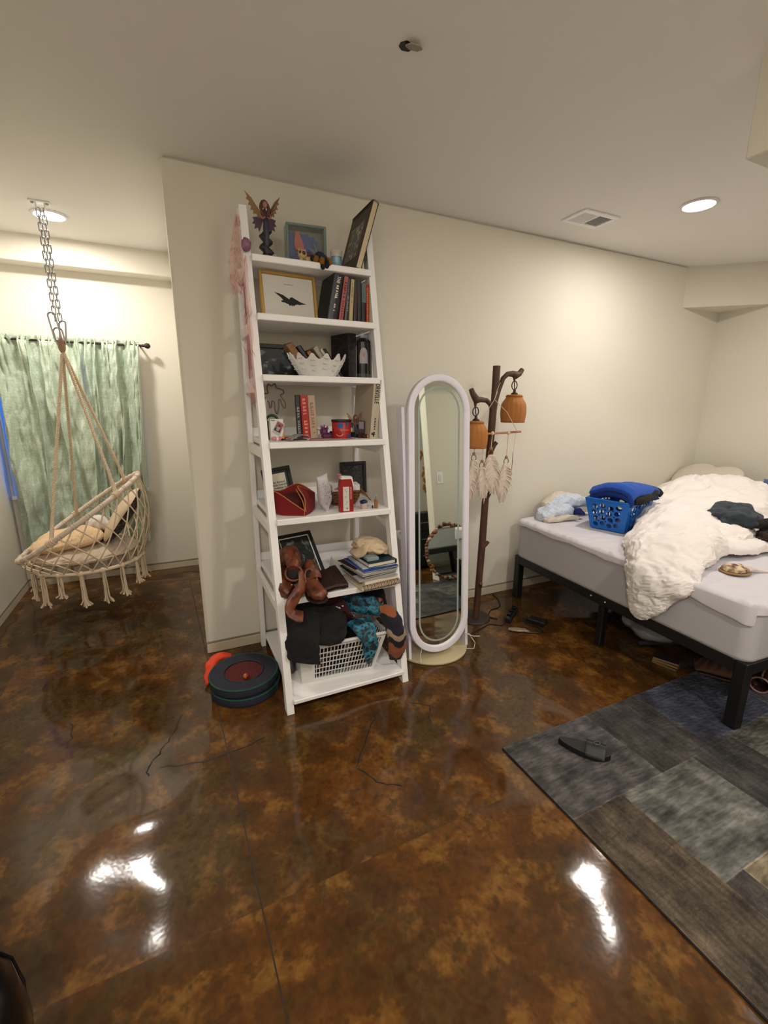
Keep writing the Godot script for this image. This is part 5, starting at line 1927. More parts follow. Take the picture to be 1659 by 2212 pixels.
	s.grid(slab_rows(0.486, 0.812, 0.352, 0.600, y + 0.006, 0.262, 0.03, 0.04), true)
	part("heap", s, mat(Color(1, 1, 1), 0.95, {"albedo_texture": noise_tex(0.02, 71, 128, 3, ramp([[0.35, Color(0.05, 0.03, 0.03)], [0.5, Color(0.22, 0.11, 0.08)], [0.62, Color(0.13, 0.05, 0.06)], [0.78, Color(0.55, 0.48, 0.44)]])), "uv1_triplanar": true, "uv1_scale": Vector3(4, 4, 4)}), t)
	var blackc := mat(Color(0.045, 0.044, 0.050), 0.92, {"rim_enabled": true, "rim": 0.25})
	t = thing("black_trousers", "black trousers draped over the left front corner of the lattice basket", "trousers", V(0.5, 0.29, 0.60))
	s = Shape.new()
	s.puff([V(0.520, 0.38, 0.42), V(0.505, 0.385, 0.48), V(0.480, 0.375, 0.56), V(0.455, 0.335, 0.640), V(0.448, 0.280, 0.690), V(0.462, 0.225, 0.695)], [V(0.06, 0, 0), V(0.085, 0, 0.0), V(0.085, 0, 0.02), V(0.078, 0.0, 0.02), V(0.070, 0.01, 0.01), V(0.055, -0.02, 0)], [V(0, 0.03, 0), V(0, 0.045, 0.01), V(0, 0.045, 0.02), V(-0.01, 0.03, 0.03), V(0, 0.008, 0.016), V(0, 0.004, 0.010)], fz, 0.02, 44, 9, 0.8, 0.02)
	part("leg_fold", s, blackc, t)
	s = Shape.new()
	s.puff([V(0.56, 0.37, 0.50), V(0.60, 0.365, 0.57), V(0.60, 0.330, 0.635), V(0.585, 0.305, 0.680), V(0.60, 0.285, 0.690)], [V(0.07, 0, 0.02), V(0.085, 0, 0), V(0.08, 0, 0), V(0.065, 0.0, 0), V(0.03, 0, 0)], [V(0, 0.04, 0), V(0, 0.045, 0.02), V(0, 0.03, 0.02), V(0, 0.016, 0.02), V(0, 0.006, 0.01)], fz, 0.02, 44, 9, 0.8, 0.02)
	part("waist_fold", s, blackc, t)
	t = thing("red_shirt", "dark red shirt with small white print behind the black trousers", "shirt", V(0.63, 0.30, 0.47))
	s = Shape.new()
	s.puff([V(0.575, 0.36, 0.42), V(0.62, 0.395, 0.45), V(0.66, 0.385, 0.50), V(0.685, 0.355, 0.56)], [V(0.03, 0, 0.07), V(0.05, 0, 0.08), V(0.05, 0, 0.07), V(0.03, 0, 0.04)], [V(0, 0.04, 0), V(0, 0.06, 0), V(0, 0.055, 0.01), V(0, 0.03, 0.02)], fz, 0.02, 36, 9, 0.8, 0.01)
	part("cloth", s, mat(Color(0.20, 0.018, 0.03), 0.9), t)
	s = Shape.new()
	rng.seed = 19
	for k in 10:
		var p := V(0.668 + rng.randf_range(-0.016, 0.016), 0.400 + rng.randf_range(-0.022, 0.014), 0.555)
		s.blob(p, V(rng.randf_range(0.002, 0.007), rng.randf_range(0.002, 0.004), 0.012), null, 8, 6)
	part("white_print", s, M.paper_white, t)
	var teal_tex := noise_tex(0.014, 83, 256, 4, ramp([[0.30, Color(0.03, 0.04, 0.05)], [0.42, Color(0.10, 0.13, 0.14)], [0.48, Color(0.08, 0.42, 0.54)], [0.64, Color(0.18, 0.60, 0.74)], [0.72, Color(0.35, 0.33, 0.28)], [0.85, Color(0.12, 0.10, 0.08)]]))
	var teal := mat(Color(1, 1, 1), 0.7, {"albedo_texture": teal_tex, "uv1_triplanar": true, "uv1_scale": Vector3(5, 5, 5)})
	t = thing("scarf", "turquoise and grey marbled scarf spilling over the basket front", "scarf", V(0.76, 0.29, 0.58))
	s = Shape.new()
	s.puff([V(0.70, 0.36, 0.46), V(0.73, 0.40, 0.50), V(0.79, 0.39, 0.54), V(0.85, 0.375, 0.55), V(0.895, 0.36, 0.54)], [V(0.01, 0, 0.06), V(0, 0, 0.085), V(0, 0, 0.09), V(0, 0, 0.08), V(0, 0, 0.05)], [V(0, 0.04, 0), V(0, 0.055, 0.01), V(0, 0.05, 0.01), V(0, 0.05, 0.0), V(0, 0.03, 0.0)], fz, 0.026, 44, 9, 0.8, 0.02)
	part("folds", s, teal, t)
	s = Shape.new()
	s.puff([V(0.745, 0.335, 0.60), V(0.750, 0.325, 0.660), V(0.762, 0.285, 0.693), V(0.774, 0.24, 0.696), V(0.777, 0.19, 0.694), V(0.770, 0.145, 0.690)], [V(0.06, 0, 0), V(0.058, 0, 0), V(0.045, 0.0, 0), V(0.040, 0.0, 0.0), V(0.032, 0.01, 0), V(0.012, 0.0, 0)], [V(0, 0.02, 0.01), V(0, 0.014, 0.02), V(0, 0.004, 0.016), V(0, 0, 0.012), V(0, 0, 0.010), V(0, 0, 0.006)], fz, 0.012, 32, 8, 0.7, 0.006)
	part("hanging_end", s, teal, t)
	t = thing("black_sweater", "black sweater bunched under the shelf at the right of the lattice basket", "sweater", V(0.86, 0.30, 0.44))
	s = Shape.new()
	s.puff([V(0.80, 0.37, 0.42), V(0.845, 0.41, 0.45), V(0.885, 0.42, 0.49), V(0.90, 0.36, 0.52)], [V(0, 0, 0.06), V(0.01, 0, 0.07), V(0.01, 0, 0.065), V(0.02, 0, 0.05)], [V(0, 0.05, 0), V(0, 0.065, 0), V(0.01, 0.06, 0), V(0.02, 0.04, 0)], fz, 0.02, 32, 8, 0.8, 0.01)
	part("cloth", s, mat(Color(0.028, 0.028, 0.036), 0.95), t)
	# zigzag knit: colour bands follow the UVs of the swept body
	var zi := Image.create(128, 256, false, Image.FORMAT_RGB8)
	var bands := [Color(0.05, 0.055, 0.09), Color(0.56, 0.31, 0.18), Color(0.56, 0.31, 0.18), Color(0.06, 0.07, 0.11), Color(0.09, 0.10, 0.15), Color(0.60, 0.52, 0.42), Color(0.07, 0.04, 0.05), Color(0.53, 0.29, 0.17), Color(0.50, 0.27, 0.16), Color(0.05, 0.04, 0.06)]
	for py in 256:
		for px in 128:
			var zz := absf(fmod(px / 9.0, 1.0) - 0.5) * 5.0 + sin(px * TAU / 42.0) * 12.0
			zi.set_pixel(px, py, bands[int(fposmod(py + zz, 256.0) / 25.6) % 10])
	var knit := mat(Color(1, 1, 1), 0.95, {"albedo_texture": ImageTexture.create_from_image(zi), "rim_enabled": true, "rim": 0.3})
	t = thing("zigzag_knit", "orange cream and navy zigzag knit hanging at the right end of the lattice basket", "knitwear", V(0.90, 0.2, 0.62))
	s = Shape.new()
	s.puff([V(0.865, 0.360, 0.560), V(0.885, 0.365, 0.610), V(0.905, 0.335, 0.655), V(0.912, 0.285, 0.690), V(0.915, 0.235, 0.700), V(0.915, 0.180, 0.695), V(0.912, 0.130, 0.685)], [V(0.03, 0, 0), V(0.045, 0, 0.01), V(0.046, 0, 0.01), V(0.043, 0, 0.01), V(0.042, 0, 0.01), V(0.040, 0, 0.01), V(0.030, 0, 0.01)], [V(0, 0.025, 0), V(0, 0.03, 0.01), V(0, 0.02, 0.022), V(0, 0.0, 0.026), V(0, 0, 0.026), V(0, 0, 0.024), V(0, 0, 0.014)], fz, 0.012, 32, 8, 0.7, 0.008)
	part("knit", s, knit, t)
	s = Shape.new()
	s.blob(V(0.862, 0.395, 0.575), V(0.034, 0.026, 0.026), func(d: Vector3) -> float: return 1.0 + 0.2 * fz.get_noise_3dv(d * 0.2), 28, 18)
	part("knit_fold", s, knit, t)
	# steel bottle standing in the corner
	t = thing("steel_bottle", "grey steel drinking bottle standing behind the black trousers", "bottle", V(0.412, y, 0.50))
	bx = Transform3D(Basis(), V(0.424, y, 0.475))
	s = Shape.new()
	s.lathe([Vector2(0.0005, 0), Vector2(0.030, 0), Vector2(0.032, 0.004), Vector2(0.032, 0.23), Vector2(0.028, 0.252), Vector2(0.019, 0.265), Vector2(0.0005, 0.266)], bx, 24)
	part("body", s, mat(Color(0.42, 0.42, 0.44), 0.35, {"metallic": 0.5}), t)
	s = Shape.new()
	s.lathe([Vector2(0.020, 0.265), Vector2(0.022, 0.268), Vector2(0.022, 0.296), Vector2(0.018, 0.30), Vector2(0.0005, 0.30)], bx, 20)
	part("cap", s, M.steel, t)
	s = Shape.new()
	s.tube([bx * V(-0.016, 0.30, 0), bx * V(-0.014, 0.318, 0), bx * V(0, 0.325, 0), bx * V(0.014, 0.318, 0), bx * V(0.016, 0.30, 0)], 0.003, 7)
	part("carry_loop", s, M.white, t)


func mirror() -> void:
	var t := thing("standing_mirror", "tall white framed stadium shaped mirror on a round base beside the ladder shelf", "mirror", V(1.257, 0, 0.47))
	var w := 0.187
	var h := 0.748
	var lean := 0.10
	var xf := Transform3D(Basis(V(1, 0, 0), -lean), V(1.257, 0.036, 0.583)) * Transform3D(Basis(V(0, 0, 1), -0.026), V(0, h, 0))
	# frame: a swept rounded bar
	var s := Shape.new()
	var rows := []
	var outer := stadium(w, h, 24)
	var inner := stadium(w - 0.036, h - 0.036, 24)
	var m := outer.size()
	for i in m + 1:
		var a := outer[i % m]
		var b := inner[i % m]
		var n := (a - b).normalized()
		var row := PackedVector3Array()
		for q in [[0.0, -0.020], [0.0, 0.008], [-0.004, 0.012], [-0.030, 0.012], [-0.036, 0.007], [-0.036, -0.004], [-0.030, -0.020]]:
			var p: Vector2 = a + n * float(q[0])
			row.append(xf * V(p.x, p.y, q[1]))
		rows.append(row)
	s.grid(rows, true)
	part("frame", s, M.white_cool, t)
	s = Shape.new()
	s.prism(stadium(w - 0.034, h - 0.034, 24), -0.002, 0.0, xf)
	var glass := part("mirror_glass", s, M.mirror, t)
	# frosted light line
	s = Shape.new()
	rows = []
	var o2 := stadium(w - 0.060, h - 0.060, 24)
	var i2 := stadium(w - 0.070, h - 0.070, 24)
	for i in m + 1:
		var row := PackedVector3Array()
		row.append(xf * V(o2[i % m].x, o2[i % m].y, 0.0005))
		row.append(xf * V(i2[i % m].x, i2[i % m].y, 0.0005))
		rows.append(row)
	s.grid(rows, false, 1)
	part("frosted_line", s, mat(Color(0.62, 0.66, 0.65), 0.5), glass)
	s = Shape.new()
	s.prism(stadium(w - 0.012, h - 0.012, 24), -0.024, -0.019, xf)
	part("back_panel", s, M.white_cool, t)
	# cabinet behind: two uprights, shelves, rear posts
	for x in [1.062, 1.432]:
		s = Shape.new()
		s.prism(PackedVector2Array([Vector2(-0.560, 0.012), Vector2(-0.428, 1.36), Vector2(-0.37, 1.36), Vector2(-0.505, 0.012)]), x, x + 0.016, Transform3D(Basis(V(0, 0, -1), V(0, 1, 0), V(1, 0, 0)), Vector3.ZERO))
		part("side_panel", s, M.white_cool, t)
		s = Shape.new()
		s.prism(PackedVector2Array([Vector2(-0.31, 0.02), Vector2(-0.31, 0.93), Vector2(-0.285, 0.93), Vector2(-0.285, 0.02)]), x, x + 0.016, Transform3D(Basis(V(0, 0, -1), V(0, 1, 0), V(1, 0, 0)), Vector3.ZERO))
		part("rear_post", s, M.white_cool, t)
	for y in [0.20, 0.43, 0.66]:
		s = Shape.new()
		s.box(V(1.066, y, 0.29), V(1.444, y + 0.014, 0.50 - y * 0.09), 0.002)
		part("rear_shelf", s, M.white_cool, t)
	s = Shape.new()
	s.lathe([Vector2(0.0005, 0), Vector2(0.215, 0), Vector2(0.218, 0.003), Vector2(0.218, 0.011), Vector2(0.214, 0.014), Vector2(0.0005, 0.014)], Transform3D(Basis(), V(1.254, 0, 0.45)), 64)
	part("round_base", s, mat(Color(0.76, 0.70, 0.56), 0.3), t)
	var wire := mat(Color(0.82, 0.80, 0.76), 0.5)
	for p in [[V(1.13, 0.075, 0.575), V(1.11, 0.05, 0.60), V(1.098, 0.018, 0.625)], [V(1.415, 0.10, 0.57), V(1.455, 0.085, 0.60), V(1.50, 0.075, 0.60)], [V(1.44, 0.095, 0.575), V(1.47, 0.04, 0.60), V(1.452, 0.016, 0.615), V(1.405, 0.018, 0.60)]]:
		s = Shape.new()
		s.tube(p, 0.0022, 6)
		part("wire", s, wire, t)
	# trinkets on the rear shelves
	for q in [[1.085, 0.674, 0.40, "tiny brown feather trinket on the upper rear shelf of the mirror stand"], [1.082, 0.444, 0.39, "tiny brown feather trinket on the middle rear shelf of the mirror stand"]]:
		var f := thing("feather_trinket", q[3], "trinket", V(q[0], q[1], q[2]))
		s = Shape.new()
		s.tube([V(q[0], q[1] + 0.002, q[2]), V(q[0] - 0.006, q[1] + 0.02, q[2] + 0.008), V(q[0] - 0.004, q[1] + 0.045, q[2] + 0.02)], [0.003, 0.006, 0.001], 7)
		part("vane", s, mat(Color(0.38, 0.16, 0.08), 0.7), f)
		s = Shape.new()
		s.tube([V(q[0], q[1] + 0.001, q[2] - 0.004), V(q[0] - 0.004, q[1] + 0.03, q[2] + 0.012)], 0.001, 5)
		part("quill", s, M.paper, f)


func wicker_shade(t: Node3D, c: Vector3, r: float, h: float, hook: Vector3) -> void:
	# a ribbed basket lantern hanging by a ring
	var straw := mat(Color(0.70, 0.46, 0.22), 0.75, {"backlight_enabled": true, "backlight": Color(0.12, 0.07, 0.02)})
	var straw2 := mat(Color(0.60, 0.37, 0.16), 0.75)
	var prof := func(v: float) -> float: return r * (0.86 + 0.14 * sin(PI * clampf(v * 1.02 + 0.12, 0, 1)) - 0.26 * smoothstep(0.62, 1.0, v))
	var s := Shape.new()
	var rows := []
	for i in 45:
		var v := i / 44.0
		var row := PackedVector3Array()
		for j in 96:
			var a := TAU * j / 96
			var rr: float = prof.call(v) * (1.0 + 0.030 * absf(cos(a * 8.0)) + 0.012 * (1.0 if i % 2 else -1.0) * signf(cos(a * 32.0)))
			row.append(c + V(cos(a) * rr, v * h, sin(a) * rr))
		rows.append(row)
	var top := PackedVector3Array()
	for j in 96:
		top.append(c + V(0, h + 0.004, 0))
	rows.append(top)
	s.grid(rows, true, 1)
	var shade := part("wicker_shade", s, straw, t)
	s = Shape.new()
	for v in [0.0, 0.94]:
		var p := []
		for j in 40:
			var a := TAU * j / 40
			p.append(c + V(cos(a) * prof.call(v), v * h + 0.002 * sin(j * PI), sin(a) * prof.call(v)))
		s.ring(p, 0.005, 7, V(0, 1, 0))
	part("shade_rim", s, straw2, shade)
	s = Shape.new()
	s.lathe([Vector2(0.0005, h + 0.003), Vector2(0.021, h + 0.003), Vector2(0.019, h + 0.009), Vector2(0.009, h + 0.016), Vector2(0.007, h + 0.032), Vector2(0.0005, h + 0.033)], Transform3D(Basis(), c), 20)
	part("cap", s, M.dark_brown, shade)
	s = Shape.new()
	var mid := (c + V(0, h + 0.03, 0) + hook) * 0.5
	var rr := (hook.y - c.y - h - 0.03) * 0.5
	var p := []
	for j in 28:
		var a := TAU * j / 28
		p.append(mid + V(cos(a) * rr * 0.8, sin(a) * rr, 0.0))
	s.ring(p, 0.0032, 7, V(0, 0, 1))
	s.tube([hook + V(0, 0.006, 0), mid, c + V(0, h + 0.03, 0)], 0.0032, 7)
	part("hanging_ring", s, M.dark_brown, t)


func branch_lamp() -> void:
	var t := thing("branch_lamp", "brown branch shaped floor lamp with two wicker lantern shades", "lamp", V(1.71, 0, 0.33))
	var bark := mat(Color(0.36, 0.235, 0.175), 0.6, {"albedo_texture": noise_tex(0.03, 2, 128, 3, ramp([[0.2, Color(0.75, 0.72, 0.7)], [0.8, Color(1, 1, 1)]])), "uv1_triplanar": true, "uv1_scale": Vector3(6, 1, 6)})
	var s := Shape.new()
	s.lathe([Vector2(0.0005, 0), Vector2(0.11, 0), Vector2(0.112, 0.004), Vector2(0.10, 0.012), Vector2(0.03, 0.018), Vector2(0.0005, 0.02)], Transform3D(Basis(), V(1.70, 0, 0.27)), 40)
	part("round_foot", s, M.dark_brown, t)
	s = Shape.new()
	s.tube([V(1.700, 0.01, 0.30), V(1.707, 0.25, 0.30), V(1.716, 0.52, 0.30), V(1.722, 0.83, 0.30), V(1.733, 1.10, 0.30), V(1.740, 1.34, 0.30), V(1.747, 1.40, 0.30), V(1.748, 1.594, 0.30)], [0.020, 0.021, 0.0225, 0.021, 0.021, 0.022, 0.021, 0.0215], 14)
	part("trunk", s, bark, t)
	s = Shape.new()
	s.tube([V(1.750, 1.37, 0.30), V(1.775, 1.46, 0.30), V(1.800, 1.525, 0.30), V(1.830, 1.550, 0.30), V(1.870, 1.553, 0.30), V(1.893, 1.545, 0.30), V(1.920, 1.555, 0.30), V(1.940, 1.580, 0.30)], [0.012, 0.013, 0.014, 0.0145, 0.018, 0.023, 0.017, 0.0135], 12)
	part("bough", s, bark, t)
	s = Shape.new()
	s.tube([V(1.738, 1.32, 0.30), V(1.715, 1.375, 0.305), V(1.680, 1.398, 0.31), V(1.640, 1.402, 0.31), V(1.610, 1.398, 0.31), V(1.585, 1.43, 0.31), V(1.568, 1.46, 0.31)], [0.012, 0.0135, 0.014, 0.0155, 0.023, 0.017, 0.0135], 12)
	part("bough", s, bark, t)
	for q in [[V(1.885, 1.548, 0.30), V(1.885, 1.515, 0.30)], [V(1.603, 1.395, 0.31), V(1.603, 1.362, 0.31)]]:
		s = Shape.new()
		s.tube(q, [0.012, 0.006], 8)
		part("knob", s, bark, t)
	for q in [[V(1.735, 1.10, 0.305), V(1.752, 1.135, 0.315), V(1.765, 1.155, 0.32), 0.012], [V(1.726, 0.81, 0.30), V(1.742, 0.84, 0.31), V(1.750, 0.855, 0.315), 0.011], [V(1.716, 0.50, 0.305), V(1.735, 0.515, 0.315), V(1.748, 0.535, 0.32), 0.011], [V(1.708, 0.24, 0.315), V(1.700, 0.26, 0.33), V(1.698, 0.266, 0.338), 0.010]]:
		s = Shape.new()
		s.tube([q[0], q[1], q[2]], [q[3] * 1.5, q[3], q[3]], 10)
		part("twig_stub", s, bark, t)
	wicker_shade(t, V(1.893, 1.274, 0.30), 0.074, 0.158, V(1.885, 1.512, 0.30))
	wicker_shade(t, V(1.612, 1.130, 0.31), 0.072, 0.150, V(1.603, 1.360, 0.31))
	# feather hanging tied to the trunk
	t = thing("feather_hanging", "cream macrame feathers on a dowel tied to the branch lamp", "wall hanging", V(1.74, 0.8, 0.335))
	s = Shape.new()
	s.tube([V(1.545, 1.203, 0.345), V(1.74, 1.210, 0.345), V(1.922, 1.216, 0.345)], 0.0066, 10)
	part("dowel", s, mat(Color(0.68, 0.46, 0.36), 0.6), t)
	s = Shape.new()
	s.tube([V(1.745, 1.45, 0.325), V(1.722, 1.405, 0.332), V(1.57, 1.21, 0.345)], 0.0018, 5)
	s.tube([V(1.725, 1.40, 0.332), V(1.78, 1.33, 0.38), V(1.895, 1.218, 0.345)], 0.0018, 5)
	s.tube([V(1.768, 1.50, 0.318), V(1.742, 1.46, 0.325), V(1.72, 1.40, 0.332)], 0.0018, 5)
	part("string", s, M.cord, t)
	var feather := mat(Color(0.87, 0.81, 0.76), 0.9, {"backlight_enabled": true, "backlight": Color(0.1, 0.1, 0.1)})
	var spots := [[1.585, 0.345, 1.06, 0.26, 0.044, -0.02], [1.640, 0.352, 1.015, 0.20, 0.042, 0.02], [1.702, 0.350, 1.085, 0.250, 0.072, 0.03], [1.820, 0.352, 1.030, 0.250, 0.062, -0.02]]
	rng.seed = 77
	for q in spots:
		s = Shape.new()
		var x: float = q[0]
		var z: float = q[1]
		var y0: float = q[2]
		s.tube([V(x + 0.004, 1.213, z), V(x, y0 + 0.04, z)], 0.0022, 6)
		for a in 8:
			pass
		s.blob(V(x + 0.004, 1.211, z), V(0.010, 0.012, 0.010), null, 10, 8)
		part("cord", s, M.cord, t)
		s = Shape.new()
		s.blob(V(x, y0 + 0.036, z), V(0.010, 0.010, 0.010), null, 12, 8)
		part("wooden_bead", s, mat(Color(0.62, 0.48, 0.38), 0.6), t)
		s = Shape.new()
		var rp := []
		for j in 18:
			var a := TAU * j / 18
			rp.append(V(x + cos(a) * 0.017, y0 + 0.012 + sin(a) * 0.017, z))
		s.ring(rp, 0.0028, 6, V(0, 0, 1))
		part("hoop", s, mat(Color(0.60, 0.40, 0.30), 0.6), t)
		# combed threads fanning from the spine
		s = Shape.new()
		var hh: float = q[3]
		var wd: float = q[4]
		for k in 110:
			var v := (k / 2) / 55.0
			var sx := -1.0 if k % 2 else 1.0
			var prof := sin(PI * clampf(0.18 + v * 0.80, 0, 1))
			var len := wd * prof * rng.randf_range(0.8, 1.05)
			var p0 := V(x + q[5] * v, y0 - v * hh * 0.72, z + rng.randf_range(-0.004, 0.006))
			var p2 := p0 + V(sx * len, -0.06 * (0.6 + v * 0.6) * rng.randf_range(0.8, 1.2), rng.randf_range(-0.010, 0.014))
			s.tube([p0, p0.lerp(p2, 0.5) + V(sx * 0.006, 0.010, 0.004), p2], [0.0030, 0.0034, 0.0010], 5, false)
		var c0 := V(x, y0, z)
		s.puff([c0, c0 + V(q[5] * 0.3, -hh * 0.3, 0), c0 + V(q[5] * 0.7, -hh * 0.65, 0), c0 + V(q[5], -hh * 0.95, 0)], [V(0.018, 0, 0), V(wd * 0.72, 0, 0), V(wd * 0.75, 0, 0), V(0.012, 0, 0)], [V(0, 0, 0.006), V(0, 0, 0.009), V(0, 0, 0.008), V(0, 0, 0.003)], noise(60.0, 5, 2), 0.006, 20, 8, 0.9)
		var fm := part("feather", s, feather, t)
	t = thing("bookmark_tag", "narrow crimson tag with a white label hanging at the right end of the dowel", "tag", V(1.872, 0.93, 0.345))
	s = Shape.new()
	s.tube([V(1.884, 1.213, 0.347), V(1.874, 1.09, 0.347)], 0.0012, 5)
	part("thread", s, M.cord, t)
	var tx := Transform3D(Basis(V(0, 1, 0), 0.9), V(1.872, 1.09, 0.347))
	part("card", flat_shape([[-0.004, -0.004], [0.0, 0.004], [0.006, -0.006], [0.012, -0.025], [0.010, -0.165], [-0.008, -0.160], [-0.010, -0.022]], -0.001, 0.001, tx), mat(Color(0.36, 0.03, 0.12), 0.5), t)
	s = Shape.new()
	s.box(V(-0.014, -0.065, 0.0012), V(0.002, -0.02, 0.0018), 0.0, tx)
	part("white_label", s, M.paper_white, t.get_node("card"))


func link(c: Vector3, axis: Vector3, face: Vector3, half: float, w: float, r: float) -> Shape:
	# one oval chain link: long along axis, flat across face
	var s := Shape.new()
	var p := []
	for k in 20:
		var a := TAU * k / 20
		var x := cos(a) * w
		var y := sin(a) * w + signf(sin(a)) * (half - w)
		p.append(c + face * x + axis * y)
	s.ring(p, r, 6, axis.cross(face).normalized())
	return s


func twisted(a: Vector3, b: Vector3, r: float, turns: float, sag := 0.0) -> Shape:
	var s := Shape.new()
	var d := (b - a).normalized()
	var x := d.cross(V(0, 0, 1)).normalized()
	var y := d.cross(x)
	for st in 3:
		var p := []
		var n := int(turns * 7)
		for k in n + 1:
			var t := float(k) / n
			var ang := TAU * (t * turns + st / 3.0)
			p.append(a.lerp(b, t) + (x * cos(ang) + y * sin(ang)) * r * 0.55)
		s.tube(p, r * 0.62, 5)
	return s


func hanging_chair() -> void:
	var ax := V(-0.527, 0, -0.81)
	var t := thing("hanging_chair", "cream macrame hanging chair with fringe before the green curtains", "swing chair", V(-0.55, 0.17, -0.81))
	var cord: StandardMaterial3D = M.cord
	var uc := V(-0.562, 0.688, -0.81)
	var ux := V(0.823, 0.568, 0)
	var U := func(a: float) -> Vector3: return uc + ux * cos(a) * 0.415 + V(0, 0, 1) * sin(a) * 0.400
	var lc := V(-0.552, 0.398, -0.81)
	var L := func(a: float) -> Vector3: return lc + V(cos(a) * 0.303, -0.012 * sin(a) * 0.0, sin(a) * 0.300)
	var s := Shape.new()
	var p := []
	for k in 72:
		p.append(U.call(TAU * k / 72))
	s.ring(p, 0.0145, 10, ux.cross(V(0, 0, 1)).normalized())
	part("seat_hoop", s, mat(Color(0.82, 0.76, 0.70), 0.8), t)
	s = Shape.new()
	for k in 30:
		var a := TAU * k / 30
		for w in 2:
			var aa := a + w * 0.035
			var c: Vector3 = U.call(aa)
			var tan := (U.call(aa + 0.01) - U.call(aa - 0.01) as Vector3).normalized()
			var n1 := tan.cross(ux.cross(V(0, 0, 1)).normalized()).normalized()
			var n2 := tan.cross(n1)
			var q := []
			for j in 10:
				q.append(c + (n1 * cos(TAU * j / 10) + n2 * sin(TAU * j / 10)) * 0.0155)
			s.ring(q, 0.0026, 5, tan)
	part("cord_wrap", s, cord, t)
	s = Shape.new()
	p = []
	for k in 64:
		p.append(L.call(TAU * k / 64))
	s.ring(p, 0.011, 8, V(0, 1, 0))
	part("base_hoop", s, cord, t)
	# knotted net between the hoops
	var n := 26
	for fam in [-1.0, 1.0]:
		for k in n:
			var a := TAU * k / n + 0.06
			var q := []
			for j in 9:
				var v := j / 8.0
				var aa = a + fam * 0.62 * v
				var u: Vector3 = U.call(aa)
				var l: Vector3 = L.call(aa)
				var c := u.lerp(l, v)
				var out := V(cos(aa), 0, sin(aa))
				q.append(c + out * 0.055 * sin(PI * v) * clampf((u.y - l.y) * 3.0, 0.1, 1.0))
			s = Shape.new()
			s.tube(q, 0.0042, 6)
			part("net_cord", s, cord, t)
	# knots on the lower hoop, and the fringe
	rng.seed = 31
	for k in 17:
		var a := TAU * k / 17 + 0.12
		var c: Vector3 = L.call(a)
		s = Shape.new()
		s.blob(c, V(0.019, 0.017, 0.019), null, 12, 8)
		var ln := rng.randf_range(0.145, 0.205)
		for e in 9:
			var o := V(rng.randf_range(-0.013, 0.013), 0, rng.randf_range(-0.013, 0.013))
			var sway := V(rng.randf_range(-0.01, 0.016), 0, rng.randf_range(-0.01, 0.01))
			s.tube([c + o * 0.6, c + o - V(0, ln * 0.4, 0), c + o * 0.8 + sway * 0.5 - V(0, ln * 0.85, 0), c + o * 2.0 + sway - V(0, ln * rng.randf_range(0.95, 1.05), 0)], [0.0038, 0.0036, 0.0040, 0.0058], 6)
		part("tassel", s, cord, t)
	# four ropes up to the gathering knot
	var top := V(-0.527, 1.735, -0.81)
	for a in [1.84, -1.84, 0.80, -0.80]:
		var e: Vector3 = U.call(a)
		part("rope", twisted(top - V(0, 0.06, 0) + (e - top) * 0.02, e + V(0, 0.01, 0), 0.0085, 26.0), cord, t)
		s = Shape.new()
		var tan := (U.call(a + 0.01) - U.call(a - 0.01) as Vector3).normalized()
		for w in 4:
			var c: Vector3 = U.call(a + (w - 1.5) * 0.026)
			var n1 := tan.cross(V(0, 1, 0)).normalized()
			var n2 := tan.cross(n1)
			var q := []
			for j in 12:
				q.append(c + (n1 * cos(TAU * j / 12) + n2 * sin(TAU * j / 12)) * 0.018)
			s.ring(q, 0.005, 6, tan)
		s.tube([e, e + (top - e).normalized() * 0.10], [0.013, 0.009], 8)
		part("rope_binding", s, cord, t)
	s = Shape.new()
	s.blob(top - V(0, 0.035, 0), V(0.020, 0.045, 0.020), null, 16, 12)
	part("gathering_knot", s, mat(Color(0.62, 0.50, 0.40), 0.9), t)
	# steel spring hooks and loops
	for q in [[V(-0.545, 1.80, -0.80), 0.075, 0.018], [V(-0.512, 1.775, -0.815), 0.06, 0.016], [V(-0.53, 1.745, -0.805), 0.05, 0.022]]:
		part("snap_hook", link(q[0], V(-0.12, 1, 0).normalized() if q[2] > 0.017 else V(0.1, 1, 0).normalized(), V(1, 0.12, 0).normalized(), q[1], q[2], 0.0042), M.steel, t)
	# chain: two runs side by side
	t = thing("swing_chain", "doubled steel link chain hanging from the ceiling plate over the swing chair", "chain", V(-0.527, 1.83, -0.81))
	for run in 2:
		var xo := -0.012 + run * 0.024
		for k in 16:
			var y := 2.385 - k * 0.0355
			var f := V(1, 0, 0.15).normalized() if (k + run) % 2 == 0 else V(0.25, 0, 1).normalized()
			part("chain_link", link(V(ax.x + xo, y, ax.z), V(0, 1, 0), f, 0.0235, 0.0095, 0.0030), M.steel, t)
	t = thing("ceiling_plate", "white steel ceiling plate with two bolts carrying the swing chain", "ceiling mount", V(-0.527, 2.44, -0.81))
	s = Shape.new()
	s.box(V(-0.578, 2.433, -0.832), V(-0.478, 2.44, -0.792), 0.003)
	part("plate", s, M.white, t)
	for x in [-0.562, -0.494]:
		s = Shape.new()
		s.lathe([Vector2(0.0005, -0.008), Vector2(0.006, -0.008), Vector2(0.008, -0.004), Vector2(0.008, 0.0)], Transform3D(Basis(), V(x, 2.434, -0.812)), 6)
		part("bolt", s, M.steel, t)
	s = Shape.new()
	var eye := [V(-0.548, 2.434, -0.812), V(-0.546, 2.41, -0.812), V(-0.538, 2.395, -0.812), V(-0.527, 2.390, -0.812), V(-0.516, 2.395, -0.812), V(-0.508, 2.41, -0.812), V(-0.506, 2.434, -0.812)]
	s.tube(eye, 0.005, 8)
	part("eye_loop", s, M.white, t)
